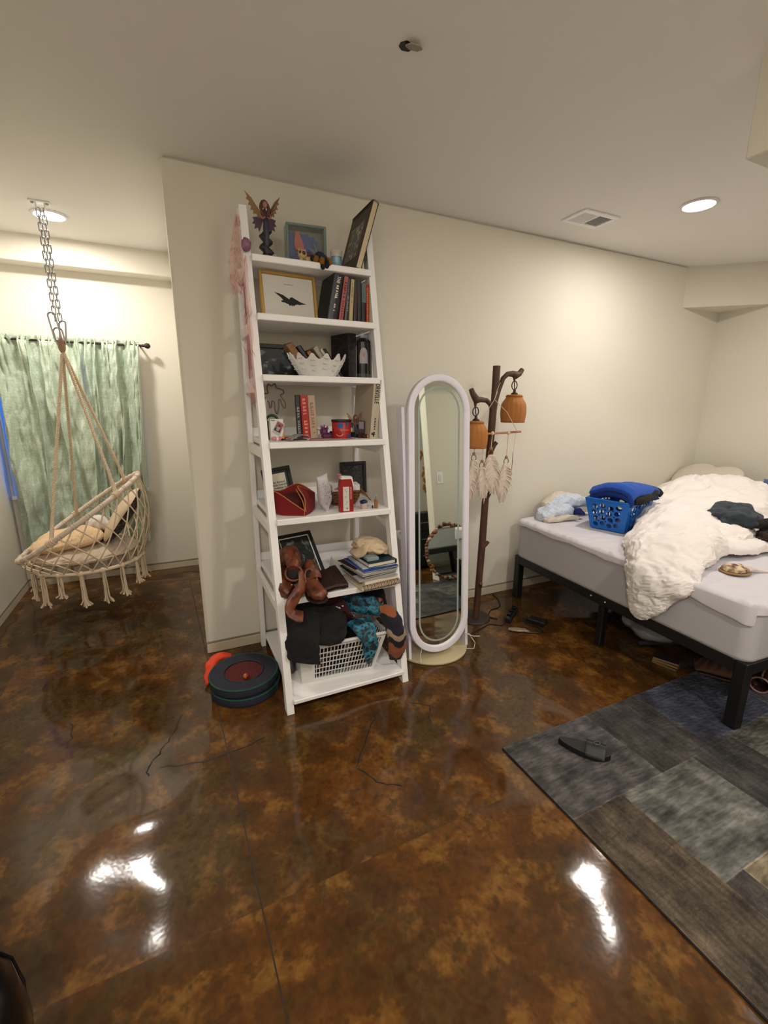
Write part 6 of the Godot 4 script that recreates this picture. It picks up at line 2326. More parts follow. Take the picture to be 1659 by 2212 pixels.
	# cushions
	var quilt := noise(7.0, 12, 3)
	t = thing("seat_cushion", "plump cream round cushion lying inside the hanging chair", "cushion", V(-0.56, 0.41, -0.81))
	s = Shape.new()
	s.blob(V(-0.562, 0.462, -0.81), V(0.288, 0.058, 0.285), func(d: Vector3) -> float: return 1.0 + 0.10 * quilt.get_noise_3dv(d * 0.5), 56, 24, Basis(V(0, 0, 1), 0.02))
	part("cover", s, mat(Color(0.82, 0.75, 0.68), 0.9), t)
	s = Shape.new()
	p = []
	for k in 60:
		p.append(V(-0.562 + cos(TAU * k / 60) * 0.287, 0.462, -0.81 + sin(TAU * k / 60) * 0.284))
	s.ring(p, 0.005, 6, V(0, 1, 0))
	part("piping", s, cord, t)
	t = thing("peach_pillow", "peach pillow with tiny dark dashes at the front of the hanging chair", "pillow", V(-0.66, 0.51, -0.81))
	var dash := Image.create(256, 256, false, Image.FORMAT_RGB8)
	dash.fill(Color(0.90, 0.78, 0.62))
	rng.seed = 8
	for k in 800:
		var x0 := rng.randi_range(0, 250)
		var y0 := rng.randi_range(0, 252)
		for j in rng.randi_range(3, 6):
			dash.set_pixel(mini(x0 + j, 255), mini(y0 + j / 3, 255), Color(0.50, 0.28, 0.16))
	s = Shape.new()
	s.blob(V(-0.635, 0.545, -0.80), V(0.185, 0.058, 0.185), func(d: Vector3) -> float: return (1.0 + 0.22 * pow(absf(d.x * d.z) * 2.0, 1.5)) * (1.0 + 0.10 * quilt.get_noise_3dv(d * 0.4 + Vector3(5, 1, 2))), 48, 24, Basis(V(0, 0, 1), 0.10))
	part("cover", s, mat(Color(1, 1, 1), 0.9, {"albedo_texture": ImageTexture.create_from_image(dash), "uv1_triplanar": true, "uv1_scale": Vector3(4, 4, 4)}), t)
	t = thing("white_throw", "crumpled white cloth behind the peach pillow in the hanging chair", "cloth", V(-0.47, 0.53, -0.86))
	s = Shape.new()
	s.puff([V(-0.56, 0.60, -0.92), V(-0.49, 0.615, -0.88), V(-0.43, 0.60, -0.82), V(-0.385, 0.57, -0.76)], [V(0, 0, 0.04), V(0, 0, 0.07), V(0.01, 0, 0.075), V(0, 0, 0.04)], [V(0, 0.025, 0), V(0, 0.04, 0), V(0, 0.045, 0), V(0, 0.02, 0)], noise(14.0, 2, 3), 0.02, 32, 8, 0.9)
	part("cloth", s, mat(Color(0.84, 0.80, 0.78), 0.9), t)
	t = thing("back_pillow", "square pillow with cream front and black patterned back leaning in the hanging chair", "pillow", V(-0.33, 0.66, -0.81))
	var pb := Basis(V(0, 0, 1), -0.62)
	var pc := V(-0.335, 0.670, -0.80)
	var sq := func(d: Vector3) -> float: return 1.0 + 0.26 * pow(absf(d.y * d.z) * 2.0, 1.4)
	s = Shape.new()
	var rows := []
	for half in 2:
		rows = []
		for i in 15:
			var th := (PI / 2) * i / 14.0
			var row := PackedVector3Array()
			for j in 40:
				var ph := TAU * j / 40
				var sx := -1.0 if half == 0 else 1.0
				var d := V(sx * cos(th), sin(th) * cos(ph), sin(th) * sin(ph))
				row.append(pc + pb * (d * V(0.052, 0.170, 0.180) * sq.call(d)))
			rows.append(row)
		s = Shape.new()
		s.grid(rows, true, 0)
		if half == 0:
			part("front_cover", s, mat(Color(0.82, 0.74, 0.62), 0.9), t)
		else:
			part("back_cover", s, mat(Color(1, 1, 1), 0.9, {"albedo_texture": noise_tex(0.07, 6, 128, 2, ramp([[0.40, Color(0.04, 0.04, 0.055)], [0.58, Color(0.07, 0.065, 0.08)], [0.64, Color(0.42, 0.38, 0.36)]])), "uv1_triplanar": true, "uv1_scale": Vector3(6, 6, 6)}), t)


func floor_things() -> void:
	# two soft discs stacked by the wall end
	var c := V(0.214, 0, 0.41)
	var navy := mat(Color(0.12, 0.135, 0.20), 0.8)
	var teal := mat(Color(0.07, 0.26, 0.22), 0.7)
	var names := ["lower thick blue disc edged in green under the red centred one beside the shelf", "upper round blue disc with a sunken dark red centre beside the ladder shelf"]
	for k in 2:
		var r := 0.165 - 0.0 * k
		var y := k * 0.046
		var off := V(0.004, 0, 0.008) if k == 0 else Vector3.ZERO
		var t := thing("round_disc", names[k], "cushion", c + V(0, y, 0) + off, 0.0, "round blue discs by the shelf")
		var xf := Transform3D(Basis(), c + V(0, y, 0) + off)
		var s := Shape.new()
		s.lathe([Vector2(0.0005, 0.0), Vector2(r - 0.008, 0.0), Vector2(r - 0.002, 0.004), Vector2(r, 0.014), Vector2(r, 0.032), Vector2(r - 0.003, 0.040), Vector2(r - 0.008, 0.044), Vector2(r - 0.010, 0.044), Vector2(0.095, 0.0435), Vector2(0.095, 0.0435), Vector2(0.094, 0.040), Vector2(0.0005, 0.040)], xf, 56)
		part("body", s, navy, t)
		s = Shape.new()
		var p := []
		for j in 56:
			p.append(xf * V(cos(TAU * j / 56) * (r - 0.004), 0.041, sin(TAU * j / 56) * (r - 0.004)))
		s.ring(p, 0.0055, 6, V(0, 1, 0))
		part("green_edge", s, teal, t)
		if k == 1:
			s = Shape.new()
			s.lathe([Vector2(0.0005, 0.0412), Vector2(0.089, 0.0412), Vector2(0.089, 0.040)], xf, 48)
			part("red_centre", s, mat(Color(0.32, 0.06, 0.05), 0.85), t)
			s = Shape.new()
			p = []
			for j in 48:
				p.append(xf * V(cos(TAU * j / 48) * 0.0935, 0.043, sin(TAU * j / 48) * 0.0935))
			s.ring(p, 0.004, 6, V(0, 1, 0))
			part("centre_ring", s, mat(Color(0.07, 0.11, 0.11), 0.6), t)
	var t := thing("small_ball", "tiny yellow and red ball lying on the red centre of the disc", "ball", V(0.214, 0.088, 0.478))
	var s := Shape.new()
	s.blob(V(0.214, 0.1005, 0.478), V(0.0135, 0.0135, 0.0135), null, 18, 12)
	part("ball", s, mat(Color(0.62, 0.40, 0.14), 0.4), t)
	s = Shape.new()
	s.blob(V(0.219, 0.1020, 0.480), V(0.0115, 0.0125, 0.0125), null, 16, 10)
	part("red_patch", s, mat(Color(0.52, 0.06, 0.07), 0.4), t)
	t = thing("orange_cloth", "bright orange cloth sticking out behind the stacked round discs", "cloth", V(0.08, 0, 0.27))
	s = Shape.new()
	var nz := noise(12.0, 6, 3)
	s.puff([V(0.180, 0.066, 0.205), V(0.125, 0.075, 0.200), V(0.085, 0.070, 0.225), V(0.060, 0.045, 0.285), V(0.047, 0.020, 0.345)], [V(0, 0, 0.02), V(0.005, 0, 0.028), V(0.022, 0, 0.018), V(0.022, 0.012, 0.0), V(0.010, 0.006, 0)], [V(0, 0.012, 0), V(0, 0.014, 0), V(-0.006, 0.012, 0), V(-0.008, 0.008, 0), V(-0.004, 0.005, 0)], nz, 0.008, 24, 8, 0.9)
	part("cloth", s, mat(Color(0.85, 0.22, 0.015), 0.6), t)
	s = Shape.new()
	s.puff([V(0.090, 0.030, 0.215), V(0.066, 0.028, 0.27), V(0.052, 0.016, 0.33)], [V(0.015, 0, 0), V(0.018, 0, 0), V(0.01, 0, 0)], [V(0, 0.028, 0), V(0, 0.026, 0), V(0, 0.012, 0)], nz, 0.006, 20, 8, 1.0)
	part("lower_fold", s, mat(Color(0.78, 0.20, 0.015), 0.6), t)
	# black rounded seat at the frame's corner
	t = thing("black_pouf", "glossy black rounded leather pouf at the lower left corner of the picture", "pouf", V(-0.64, 0, 1.70))
	s = Shape.new()
	s.lathe([Vector2(0.0005, 0.0), Vector2(0.19, 0.0), Vector2(0.25, 0.02), Vector2(0.285, 0.09), Vector2(0.295, 0.18), Vector2(0.285, 0.27), Vector2(0.25, 0.335), Vector2(0.19, 0.365), Vector2(0.08, 0.378), Vector2(0.0005, 0.38)], Transform3D(Basis(), V(-0.64, 0, 1.70)), 56)
	part("body", s, mat(Color(0.022, 0.022, 0.032), 0.22), t)
	for k in 8:
		s = Shape.new()
		var p := []
		var a := TAU * k / 8 + 0.2
		for j in 9:
			var q: Array = [[0.21, 0.004], [0.262, 0.04], [0.292, 0.11], [0.297, 0.18], [0.288, 0.26], [0.255, 0.334], [0.19, 0.367], [0.10, 0.378], [0.02, 0.382]][j]
			p.append(V(-0.64 + cos(a) * q[0], q[1] + 0.001, 1.70 + sin(a) * q[0]))
		s.tube(p, 0.0035, 5)
		part("seam", s, M.black_gloss, t)
	# patchwork rug
	rug()
	t = thing("sandal", "single black slide sandal lying on the near corner of the patchwork rug", "shoe", V(1.385, 0.012, 1.44))
	var sx := Transform3D(Basis(V(0, 1, 0), -0.93), V(1.388, 0.0125, 1.440))
	var outl := []
	for k in 28:
		var a := TAU * k / 28
		outl.append([cos(a) * 0.098, sin(a) * (0.035 + 0.011 * cos(a)) + 0.004 * cos(a * 2.0)])
	part("sole", flat_shape(outl, 0.0, 0.022, sx * Transform3D(Basis(V(1, 0, 0), V(0, 0, -1), V(0, 1, 0)), Vector3.ZERO)), mat(Color(0.05, 0.052, 0.065), 0.6), t)
	s = Shape.new()
	var stf := func(u: float, v: float) -> Vector3:
		return sx * V(lerpf(0.005, 0.075, v), 0.014 + 0.036 * sin(PI * u), lerpf(-0.043, 0.043, u))
	s.sheet(14, 6, stf, 0.004)
	var strap := part("strap", s, mat(Color(0.04, 0.04, 0.05), 0.5), t)
	s = Shape.new()
	p_ring(s, sx * V(0.043, 0.053, 0.0), 0.013, 0.002)
	part("strap_emblem", s, mat(Color(0.30, 0.30, 0.32), 0.5), strap)
	# power strip and adapters near the bed leg
	t = thing("power_strip", "black power strip on the floor by the bed leg at the wall", "power strip", V(1.93, 0, 0.375))
	var px := Transform3D(Basis(V(0, 1, 0), 0.62), V(1.935, 0, 0.37))
	s = Shape.new()
	s.box(V(-0.10, 0, -0.022), V(0.10, 0.034, 0.022), 0.005, px)
	part("body", s, M.black, t)
	for k in 3:
		s = Shape.new()
		s.box(V(-0.07 + k * 0.055, 0.034, -0.014), V(-0.035 + k * 0.055, 0.050, 0.014), 0.003, px)
		part("plug", s, M.black_gloss, t)
	s = Shape.new()
	s.box(V(-0.094, 0.034, -0.008), V(-0.080, 0.037, 0.008), 0.001, px)
	part("switch", s, mat(Color(0.16, 0.30, 0.22), 0.4), t)
	t = thing("power_adapter", "black square power adapter brick on the floor right of the power strip", "adapter", V(2.03, 0, 0.52))
	s = Shape.new()
	s.box(V(-0.032, 0, -0.055), V(0.032, 0.032, 0.055), 0.005, Transform3D(Basis(V(0, 1, 0), 0.5), V(2.025, 0, 0.515)))
	part("brick", s, M.black, t)
	s = Shape.new()
	s.tube([V(2.0, 0.012, 0.46), V(1.985, 0.005, 0.43)], 0.004, 6)
	part("strain_relief", s, M.black, t)
	var cb := [
		[[V(1.97, 0.02, 0.44), V(1.96, 0.004, 0.50), V(1.99, 0.004, 0.57), V(1.96, 0.004, 0.62), V(1.90, 0.004, 0.60), V(1.86, 0.004, 0.57)], "dark looping cable on the floor before the adapter brick"],
		[[V(1.86, 0.02, 0.40), V(1.80, 0.004, 0.44), V(1.74, 0.004, 0.40), V(1.66, 0.004, 0.42), V(1.56, 0.004, 0.45)], "dark cable running from the power strip towards the lamp foot"],
		[[V(1.83, 0.004, 0.36), V(1.80, 0.004, 0.31), V(1.87, 0.004, 0.24), V(1.96, 0.004, 0.22), V(2.03, 0.004, 0.12), V(2.05, 0.004, 0.03)], "dark cable curling up to the wall behind the bed leg"],
	]
	for q in cb:
		var cv := Curve3D.new()
		for k in q[0].size():
			var tan: Vector3 = (q[0][mini(k + 1, q[0].size() - 1)] - q[0][maxi(k - 1, 0)]) / 6.0
			cv.add_point(q[0][k], -tan, tan)
		cv.bake_interval = 0.012
		s = Shape.new()
		s.tube(Array(cv.get_baked_points()), 0.0038, 6)
		solo("floor_cable", s, mat(Color(0.06, 0.04, 0.035), 0.5), q[1], "cable", q[0][0], "cables by the bed leg")
	t = thing("plastic_wrapper", "small scrap of clear plastic wrapping on the floor among the cables", "wrapper", V(1.85, 0, 0.53))
	s = Shape.new()
	s.puff([V(1.80, 0.004, 0.50), V(1.83, 0.008, 0.53), V(1.88, 0.006, 0.56), V(1.90, 0.004, 0.58)], [V(0.01, 0, -0.01), V(0.015, 0, -0.02), V(0.012, 0, -0.016), V(0.004, 0, -0.006)], [V(0, 0.004, 0), V(0, 0.008, 0), V(0, 0.006, 0), V(0, 0.003, 0)], noise(60.0, 8, 2), 0.004, 16, 6, 0.3)
	part("film", s, mat(Color(0.52, 0.44, 0.36), 0.2), t)
	# a saw cut and cracks in the concrete belong to the floor
	var fl := get_node("floor")
	s = Shape.new()
	s.box(V(-0.002, 0.0, -1.2), V(0.002, 0.0008, 3.2), 0.0, Transform3D(Basis(V(0, 1, 0), 0.03), V(0.06, 0, 0)))
	part("saw_joint", s, mat(Color(0.13, 0.09, 0.05), 0.5), fl)
	var crack := mat(Color(0.055, 0.035, 0.028), 0.4)
	var cn := noise(6.0, 99, 3)
	for q in [[[0.72, 0.87], [0.60, 1.02], [0.53, 1.12], [0.57, 1.22], [0.66, 1.28]], [[-0.08, 0.50], [-0.11, 0.62], [-0.16, 0.70], [-0.21, 0.80], [-0.20, 0.83]], [[-0.16, 0.80], [0.0, 0.84], [0.14, 0.83], [0.26, 0.80]], [[0.90, 0.86], [0.98, 0.92], [0.93, 1.0], [0.90, 1.06]], [[-0.52, 0.36], [-0.50, 0.46], [-0.52, 0.54]]]:
		var pts := []
		for k in q.size() - 1:
			for j in 6:
				var w := j / 6.0
				var x: float = lerpf(q[k][0], q[k + 1][0], w)
				var z: float = lerpf(q[k][1], q[k + 1][1], w)
				pts.append(V(x + 0.012 * cn.get_noise_2d(x * 4.0, z * 4.0), -0.0028, z + 0.012 * cn.get_noise_2d(x * 4.0 + 9.0, z * 4.0)))
		s = Shape.new()
		var rr := []
		for k in pts.size():
			rr.append(0.0035 + 0.0035 * absf(cn.get_noise_1d(k * 0.6 + q[0][0] * 50.0)))
		s.tube(pts, rr, 6)
		part("stain_crack", s, crack, fl)


func p_ring(s: Shape, c: Vector3, r: float, tr: float) -> void:
	var p := []
	for k in 16:
		p.append(c + V(cos(TAU * k / 16) * r, 0, sin(TAU * k / 16) * r * 0.7))
	s.ring(p, tr, 5, V(0, 1, 0))


func rug() -> void:
	var x0 := 1.105
	var z0 := 1.285
	var x1 := 3.55
	var z1 := 2.225
	var w := 1024
	var h := 394
	var im := Image.create(w, h, false, Image.FORMAT_RGB8)
	var pieces := [
		[1.105, 1.285, 1.57, 1.645, Color(0.215, 0.205, 0.205), 0], [1.57, 1.285, 1.90, 1.645, Color(0.165, 0.155, 0.150), 1], [1.90, 1.285, 2.42, 1.625, Color(0.165, 0.175, 0.220), 0], [2.42, 1.285, 2.9, 1.65, Color(0.20, 0.20, 0.22), 1], [2.9, 1.285, 3.55, 1.65, Color(0.17, 0.165, 0.16), 0],
		[1.105, 1.645, 1.345, 2.225, Color(0.205, 0.178, 0.145), 1], [1.345, 1.645, 1.755, 1.985, Color(0.270, 0.268, 0.255), 0], [1.755, 1.645, 2.03, 2.0, Color(0.150, 0.145, 0.140), 1], [2.03, 1.625, 2.5, 2.0, Color(0.225, 0.220, 0.205), 0], [2.5, 1.65, 3.55, 2.0, Color(0.18, 0.175, 0.18), 1],
		[1.345, 1.985, 1.44, 2.225, Color(0.170, 0.160, 0.150), 1], [1.44, 1.985, 1.95, 2.225, Color(0.315, 0.285, 0.235), 0], [1.95, 2.0, 2.6, 2.225, Color(0.16, 0.16, 0.165), 1], [2.6, 2.0, 3.55, 2.225, Color(0.21, 0.20, 0.19), 0]]
	var a := noise(0.05, 21, 4)
	var b := noise(0.018, 22, 3)
	var orn := noise(0.09, 23, 2)
	for y in h:
		for x in w:
			var p := Vector2(lerpf(x0, x1, (x + 0.5) / w), lerpf(z0, z1, (y + 0.5) / h))
			var c := Color(0.17, 0.165, 0.165)
			var edge := 1.0
			var dir := 0
			for q in pieces:
				if p.x >= q[0] and p.x < q[2] and p.y >= q[1] and p.y < q[3]:
					c = q[4]
					dir = q[5]
					var e: float = minf(minf(p.x - q[0], q[2] - p.x), minf(p.y - q[1], q[3] - p.y))
					edge = 0.0 if e < 0.0022 else 1.0
					break
			var st: float = a.get_noise_2d(x * (0.35 if dir == 0 else 2.0), y * (2.0 if dir == 0 else 0.35))
			var cl := b.get_noise_2d(x + dir * 500, y)
			var or_ := absf(orn.get_noise_2d(x, y + dir * 700))
			var k := 1.0 + st * 0.34 + cl * 0.5
			if dir == 1 and or_ < 0.06:
				k += 0.20
			if edge < 0.5:
				k *= 1.25
			k *= 1.36
			im.set_pixel(x, y, Color(c.r * k, c.g * k, c.b * k))
	var s := Shape.new()
	var hh := 0.0085
	s.poly([V(x0, hh, z0), V(x1, hh, z0), V(x1, hh, z1), V(x0, hh, z1)], V(2, -1, 1.8), [Vector2(0, 0), Vector2(1, 0), Vector2(1, 1), Vector2(0, 1)])
	var t := thing("patchwork_rug", "grey and charcoal faded patchwork rug reaching under the bed", "rug", V(2.3, 0, 1.75))
	part("pile", s, mat(Color(1, 1, 1), 0.95, {"albedo_texture": ImageTexture.create_from_image(im), "normal_enabled": true, "normal_texture": M.weave, "normal_scale": 0.6}), t)
	s = Shape.new()
	s.box(V(x0 - 0.003, 0.0005, z0 - 0.003), V(x1 + 0.003, 0.008, z1 + 0.003), 0.003)
	part("bound_edge", s, mat(Color(0.10, 0.095, 0.10), 0.9), t)


func bed_things() -> void:
	var nz := noise(1.5, 40, 3)
	nz.domain_warp_enabled = true
	nz.domain_warp_amplitude = 0.25
	nz.domain_warp_frequency = 1.0
	var duvet := mat(Color(0.93, 0.905, 0.895), 0.85, {"normal_enabled": true, "normal_texture": noise_tex(0.010, 88, 512, 3, null, true, 10.0), "normal_scale": 0.45, "uv1_triplanar": true, "uv1_scale": Vector3(2.2, 2.2, 2.2), "rim_enabled": true, "rim": 0.2})
	var t := thing("comforter", "rumpled cream white comforter trailing across the bed and over its foot edge", "comforter", V(2.8, 0.585, 0.9))
	var s := Shape.new()
	s.puff([V(3.98, 0.62, 0.42), V(3.80, 0.66, 0.50), V(3.45, 0.64, 0.62), V(3.10, 0.625, 0.76), V(2.78, 0.62, 0.90), V(2.48, 0.62, 1.02), V(2.22, 0.612, 1.12), V(2.07, 0.560, 1.20), V(2.045, 0.46, 1.190), V(2.05, 0.385, 1.172), V(2.055, 0.335, 1.168)],
		[V(-0.10, 0, 0.30), V(0.02, 0, 0.40), V(0.10, 0, 0.38), V(0.10, 0, 0.32), V(0.08, 0, 0.28), V(0.06, 0, 0.235), V(0.02, 0, 0.20), V(0, 0, 0.178), V(0, 0, 0.122), V(0, 0, 0.072), V(0, 0, 0.02)],
		[V(0, 0.10, 0), V(0.01, 0.19, 0), V(0, 0.18, 0), V(0, 0.15, 0), V(0, 0.135, 0), V(-0.01, 0.115, 0), V(-0.045, 0.085, 0), V(-0.06, 0.03, 0), V(-0.045, 0, 0), V(-0.035, -0.01, 0), V(-0.02, -0.01, 0)], nz, 0.058, 150, 22, 0.22, 0.045)
	part("main_fold", s, duvet, t)
	s = Shape.new()
	s.puff([V(3.90, 0.66, 0.30), V(3.72, 0.72, 0.42), V(3.55, 0.72, 0.62), V(3.42, 0.69, 0.86), V(3.30, 0.63, 1.05)],
		[V(0.10, 0, 0.05), V(0.17, 0, 0.08), V(0.18, 0, 0.08), V(0.16, 0, 0.06), V(0.08, 0, 0.02)],
		[V(0, 0.08, 0), V(0, 0.125, 0), V(0, 0.125, 0), V(0, 0.10, 0), V(0, 0.04, 0)], nz, 0.06, 110, 24, 0.5, 0.045)
	part("upper_fold", s, duvet, t)
	s = Shape.new()
	s.puff([V(2.50, 0.62, 1.02), V(2.64, 0.625, 1.14), V(2.80, 0.615, 1.20), V(2.98, 0.605, 1.20), V(3.10, 0.60, 1.18)],
		[V(0.05, 0, -0.06), V(0.06, 0, -0.10), V(0.02, 0, -0.085), V(0.0, 0, -0.07), V(0.0, 0, -0.04)],
		[V(0, 0.05, 0), V(0, 0.065, 0), V(0, 0.05, 0), V(0, 0.04, 0), V(0, 0.03, 0)], nz, 0.03, 70, 18, 0.3, 0.02)
	part("side_fold", s, duvet, t)
	# pillows
	var pm := mat(Color(0.80, 0.765, 0.72), 0.9)
	t = thing("bed_pillow", "flat cream pillow propped in the corner at the head of the bed", "pillow", V(3.93, 0.6, 0.28), 0.0, "pillows on the bed")
	s = Shape.new()
	var pw := func(d: Vector3) -> float: return 1.0 + 0.34 * pow(absf(d.x * d.z) * 2.0, 1.1)
	s.blob(V(3.93, 0.728, 0.265), V(0.25, 0.048, 0.235), pw, 48, 20, Basis(V(0, 1, 0), -0.10) * Basis(V(0, 0, 1), 0.58))
	part("case", s, pm, t)
	s = Shape.new()
	s.tube([V(3.73, 0.60, 0.03), V(3.72, 0.598, 0.28), V(3.74, 0.60, 0.53)], 0.004, 6)
	part("hem", s, pm, t)
	t = thing("bed_pillow", "white pillow lying behind the comforter next to the dark trousers", "pillow", V(3.75, 0.59, 1.0), 0.0, "pillows on the bed")
	s = Shape.new()
	s.blob(V(3.78, 0.665, 1.02), V(0.26, 0.085, 0.30), pw, 44, 20)
	part("case", s, mat(Color(0.88, 0.84, 0.80), 0.9), t)
	s = Shape.new()
	s.tube([V(3.53, 0.66, 0.76), V(3.52, 0.655, 1.02), V(3.53, 0.66, 1.28)], 0.004, 6)
	part("hem", s, pm, t)
	t = thing("blue_cloth", "light blue cloth hanging over the black headboard", "cloth", V(4.22, 0.72, 0.75))
	s = Shape.new()
	var bf := func(u: float, v: float) -> Vector3:
		var a := lerpf(-1.3, 1.5, v)
		return V(4.215 + sin(a) * 0.045, 0.775 + cos(a) * 0.035 - maxf(0.0, absf(v - 0.5) - 0.25) * 0.5, lerpf(0.60, 1.0, u) + 0.012 * sin(v * 7.0))
	s.sheet(24, 20, bf, 0.006)
	part("cloth", s, mat(Color(0.34, 0.45, 0.62), 0.9), t)
	# dark slate cloth
	var slate := mat(Color(0.20, 0.23, 0.265), 0.9, {"rim_enabled": true, "rim": 0.3})
	t = thing("slate_cloth", "dark slate blue crumpled garment lying on the comforter", "garment", V(3.08, 0.63, 0.98))
	s = Shape.new()
	var cn := noise(4.0, 52, 2)
	s.blob(V(2.97, 0.725, 1.035), V(0.165, 0.095, 0.13), func(d: Vector3) -> float: return 1.0 + 0.26 * cn.get_noise_3dv(d * 0.28) - 0.18 * absf(cn.get_noise_3dv(d * 0.5 + Vector3(3, 1, 0))), 64, 34, Basis(V(0, 1, 0), 0.5))
	part("bundle", s, slate, t)
	s = Shape.new()
	s.puff([V(2.92, 0.70, 0.90), V(2.83, 0.68, 0.97), V(2.78, 0.655, 1.05), V(2.80, 0.635, 1.11)], [V(0.03, 0, 0.05), V(0.05, 0, 0.06), V(0.05, 0, 0.05), V(0.03, 0, 0.02)], [V(0, 0.03, 0), V(0, 0.04, 0), V(0, 0.03, 0), V(0, 0.015, 0)], cn, 0.015, 32, 9, 0.5)
	part("loose_end", s, mat(Color(0.25, 0.285, 0.32), 0.9), t)
	var brown := mat(Color(1, 1, 1), 0.95, {"albedo_texture": noise_tex(0.05, 64, 128, 4, ramp([[0.25, Color(0.07, 0.05, 0.035)], [0.55, Color(0.17, 0.12, 0.08)], [0.8, Color(0.28, 0.21, 0.14)]])), "uv1_triplanar": true, "uv1_scale": Vector3(8, 8, 8)})
	t = thing("brown_fleece", "brown fuzzy garment bunched on the bed right of the slate garment", "garment", V(2.98, 0.6, 1.2))
	s = Shape.new()
	s.blob(V(3.02, 0.660, 1.26), V(0.14, 0.07, 0.10), func(d: Vector3) -> float: return 1.0 + 0.28 * cn.get_noise_3dv(d * 0.4 + Vector3(9, 0, 0)), 48, 26)
	part("bundle", s, brown, t)
	s = Shape.new()
	s.puff([V(2.92, 0.715, 1.18), V(3.00, 0.73, 1.215), V(3.10, 0.715, 1.25)], [V(0, 0, 0.03), V(0, 0, 0.04), V(0, 0, 0.03)], [V(0, 0.02, 0), V(0, 0.025, 0), V(0, 0.015, 0)], cn, 0.012, 24, 8, 0.6)
	part("cuff", s, mat(Color(0.09, 0.065, 0.045), 0.95), t)
	# flowered soft cup by the foot edge
	t = thing("floral_mask", "small cream sleep mask with mauve flowers lying near the bed foot edge", "sleep mask", V(2.40, 0.59, 1.37))
	var fxf := Transform3D(Basis(V(0, 1, 0), -0.45), V(2.405, 0.589, 1.365))
	s = Shape.new()
	s.blob(fxf * V(0, 0.015, 0), V(0.062, 0.026, 0.050), func(d: Vector3) -> float: return 1.0 - 0.25 * smoothstep(0.3, 1.0, d.x) + 0.08 * cn.get_noise_3dv(d * 0.4), 40, 18, fxf.basis)
	part("body", s, mat(Color(1, 1, 1), 0.8, {"albedo_texture": noise_tex(0.035, 14, 128, 3, ramp([[0.36, Color(0.36, 0.20, 0.20)], [0.46, Color(0.52, 0.36, 0.34)], [0.54, Color(0.78, 0.70, 0.52)], [0.75, Color(0.84, 0.78, 0.66)]])), "uv1_triplanar": true, "uv1_scale": Vector3(7, 7, 7)}), t)
	s = Shape.new()
	var bp := []
	for k in 22:
		var a := lerpf(0.6, 5.7, k / 21.0)
		bp.append(fxf * V(cos(a) * 0.064 - 0.002, 0.006, sin(a) * 0.053))
	s.tube(bp, 0.005, 6)
	part("binding", s, mat(Color(0.58, 0.47, 0.30), 0.8), t)
	s = Shape.new()
	s.puff([fxf * V(0.04, 0.018, 0.0), fxf * V(0.08, 0.016, -0.008), fxf * V(0.12, 0.006, -0.006), fxf * V(0.16, 0.003, 0.004), fxf * V(0.20, 0.002, 0.0)], [fxf.basis * V(0, 0, 0.035), fxf.basis * V(0, 0, 0.022), fxf.basis * V(0, 0, 0.010), fxf.basis * V(0, 0, 0.004), fxf.basis * V(0, 0, 0.002)], [V(0, 0.012, 0), V(0, 0.01, 0), V(0, 0.006, 0), V(0, 0.003, 0), V(0, 0.002, 0)], cn, 0.004, 20, 8, 0.4)
	part("band", s, mat(Color(0.82, 0.75, 0.70), 0.85), t)
	blue_basket()
	# pale blue crumpled sheet in the corner
	t = thing("patterned_sheet", "crumpled pale blue and cream dotted sheet in the corner behind the blue basket", "bed linen", V(2.50, 0.59, 0.20))
	var dots := Image.create(128, 128, false, Image.FORMAT_RGB8)
	dots.fill(Color(0.78, 0.82, 0.88))
	rng.seed = 3
	for k in 150:
		var x := rng.randi_range(1, 125)
		var y := rng.randi_range(1, 125)
		for j in 4:
			dots.set_pixel(x + j % 2, y + j / 2, Color(0.16, 0.22, 0.42))
	var dm := mat(Color(1, 1, 1), 0.9, {"albedo_texture": ImageTexture.create_from_image(dots), "uv1_triplanar": true, "uv1_scale": Vector3(5, 5, 5)})
	var cm := mat(Color(0.80, 0.76, 0.70), 0.9)
	var k2 := noise(8.0, 63, 3)
	for q in [[[V(2.28, 0.60, 0.20), V(2.36, 0.625, 0.19), V(2.47, 0.64, 0.21), V(2.56, 0.62, 0.24)], 0.075, 0.05, dm, "dotted_fold"], [[V(2.27, 0.595, 0.27), V(2.36, 0.60, 0.275), V(2.47, 0.605, 0.28), V(2.53, 0.60, 0.31)], 0.035, 0.022, cm, "cream_hem"], [[V(2.40, 0.66, 0.15), V(2.52, 0.68, 0.15), V(2.64, 0.685, 0.17), V(2.76, 0.66, 0.20)], 0.09, 0.055, dm, "dotted_fold"], [[V(2.38, 0.665, 0.12), V(2.50, 0.695, 0.10), V(2.62, 0.705, 0.10), V(2.74, 0.70, 0.12)], 0.05, 0.045, cm, "cream_fold"], [[V(2.50, 0.625, 0.26), V(2.56, 0.635, 0.27), V(2.61, 0.625, 0.29)], 0.03, 0.03, mat(Color(0.05, 0.16, 0.42), 0.8), "blue_fold"]]:
		s = Shape.new()
		var ac := []
		var up := []
		for e in q[0].size():
			var f: float = 0.55 if e == 0 or e == q[0].size() - 1 else 1.0
			ac.append(V(0, 0, q[1] * f))
			up.append(V(0, q[2] * f, 0))
		s.puff(q[0], ac, up, k2, 0.022, 40, 9, 0.6, 0.012)
		part(q[4], s, q[3], t)
	# under the bed
	t = thing("storage_bag", "grey vacuum storage bag lying flat under the bed", "storage bag", V(2.58, 0, 0.98))
	s = Shape.new()
	var ux := Transform3D(Basis(V(0, 1, 0), -0.42), V(2.60, 0, 0.97))
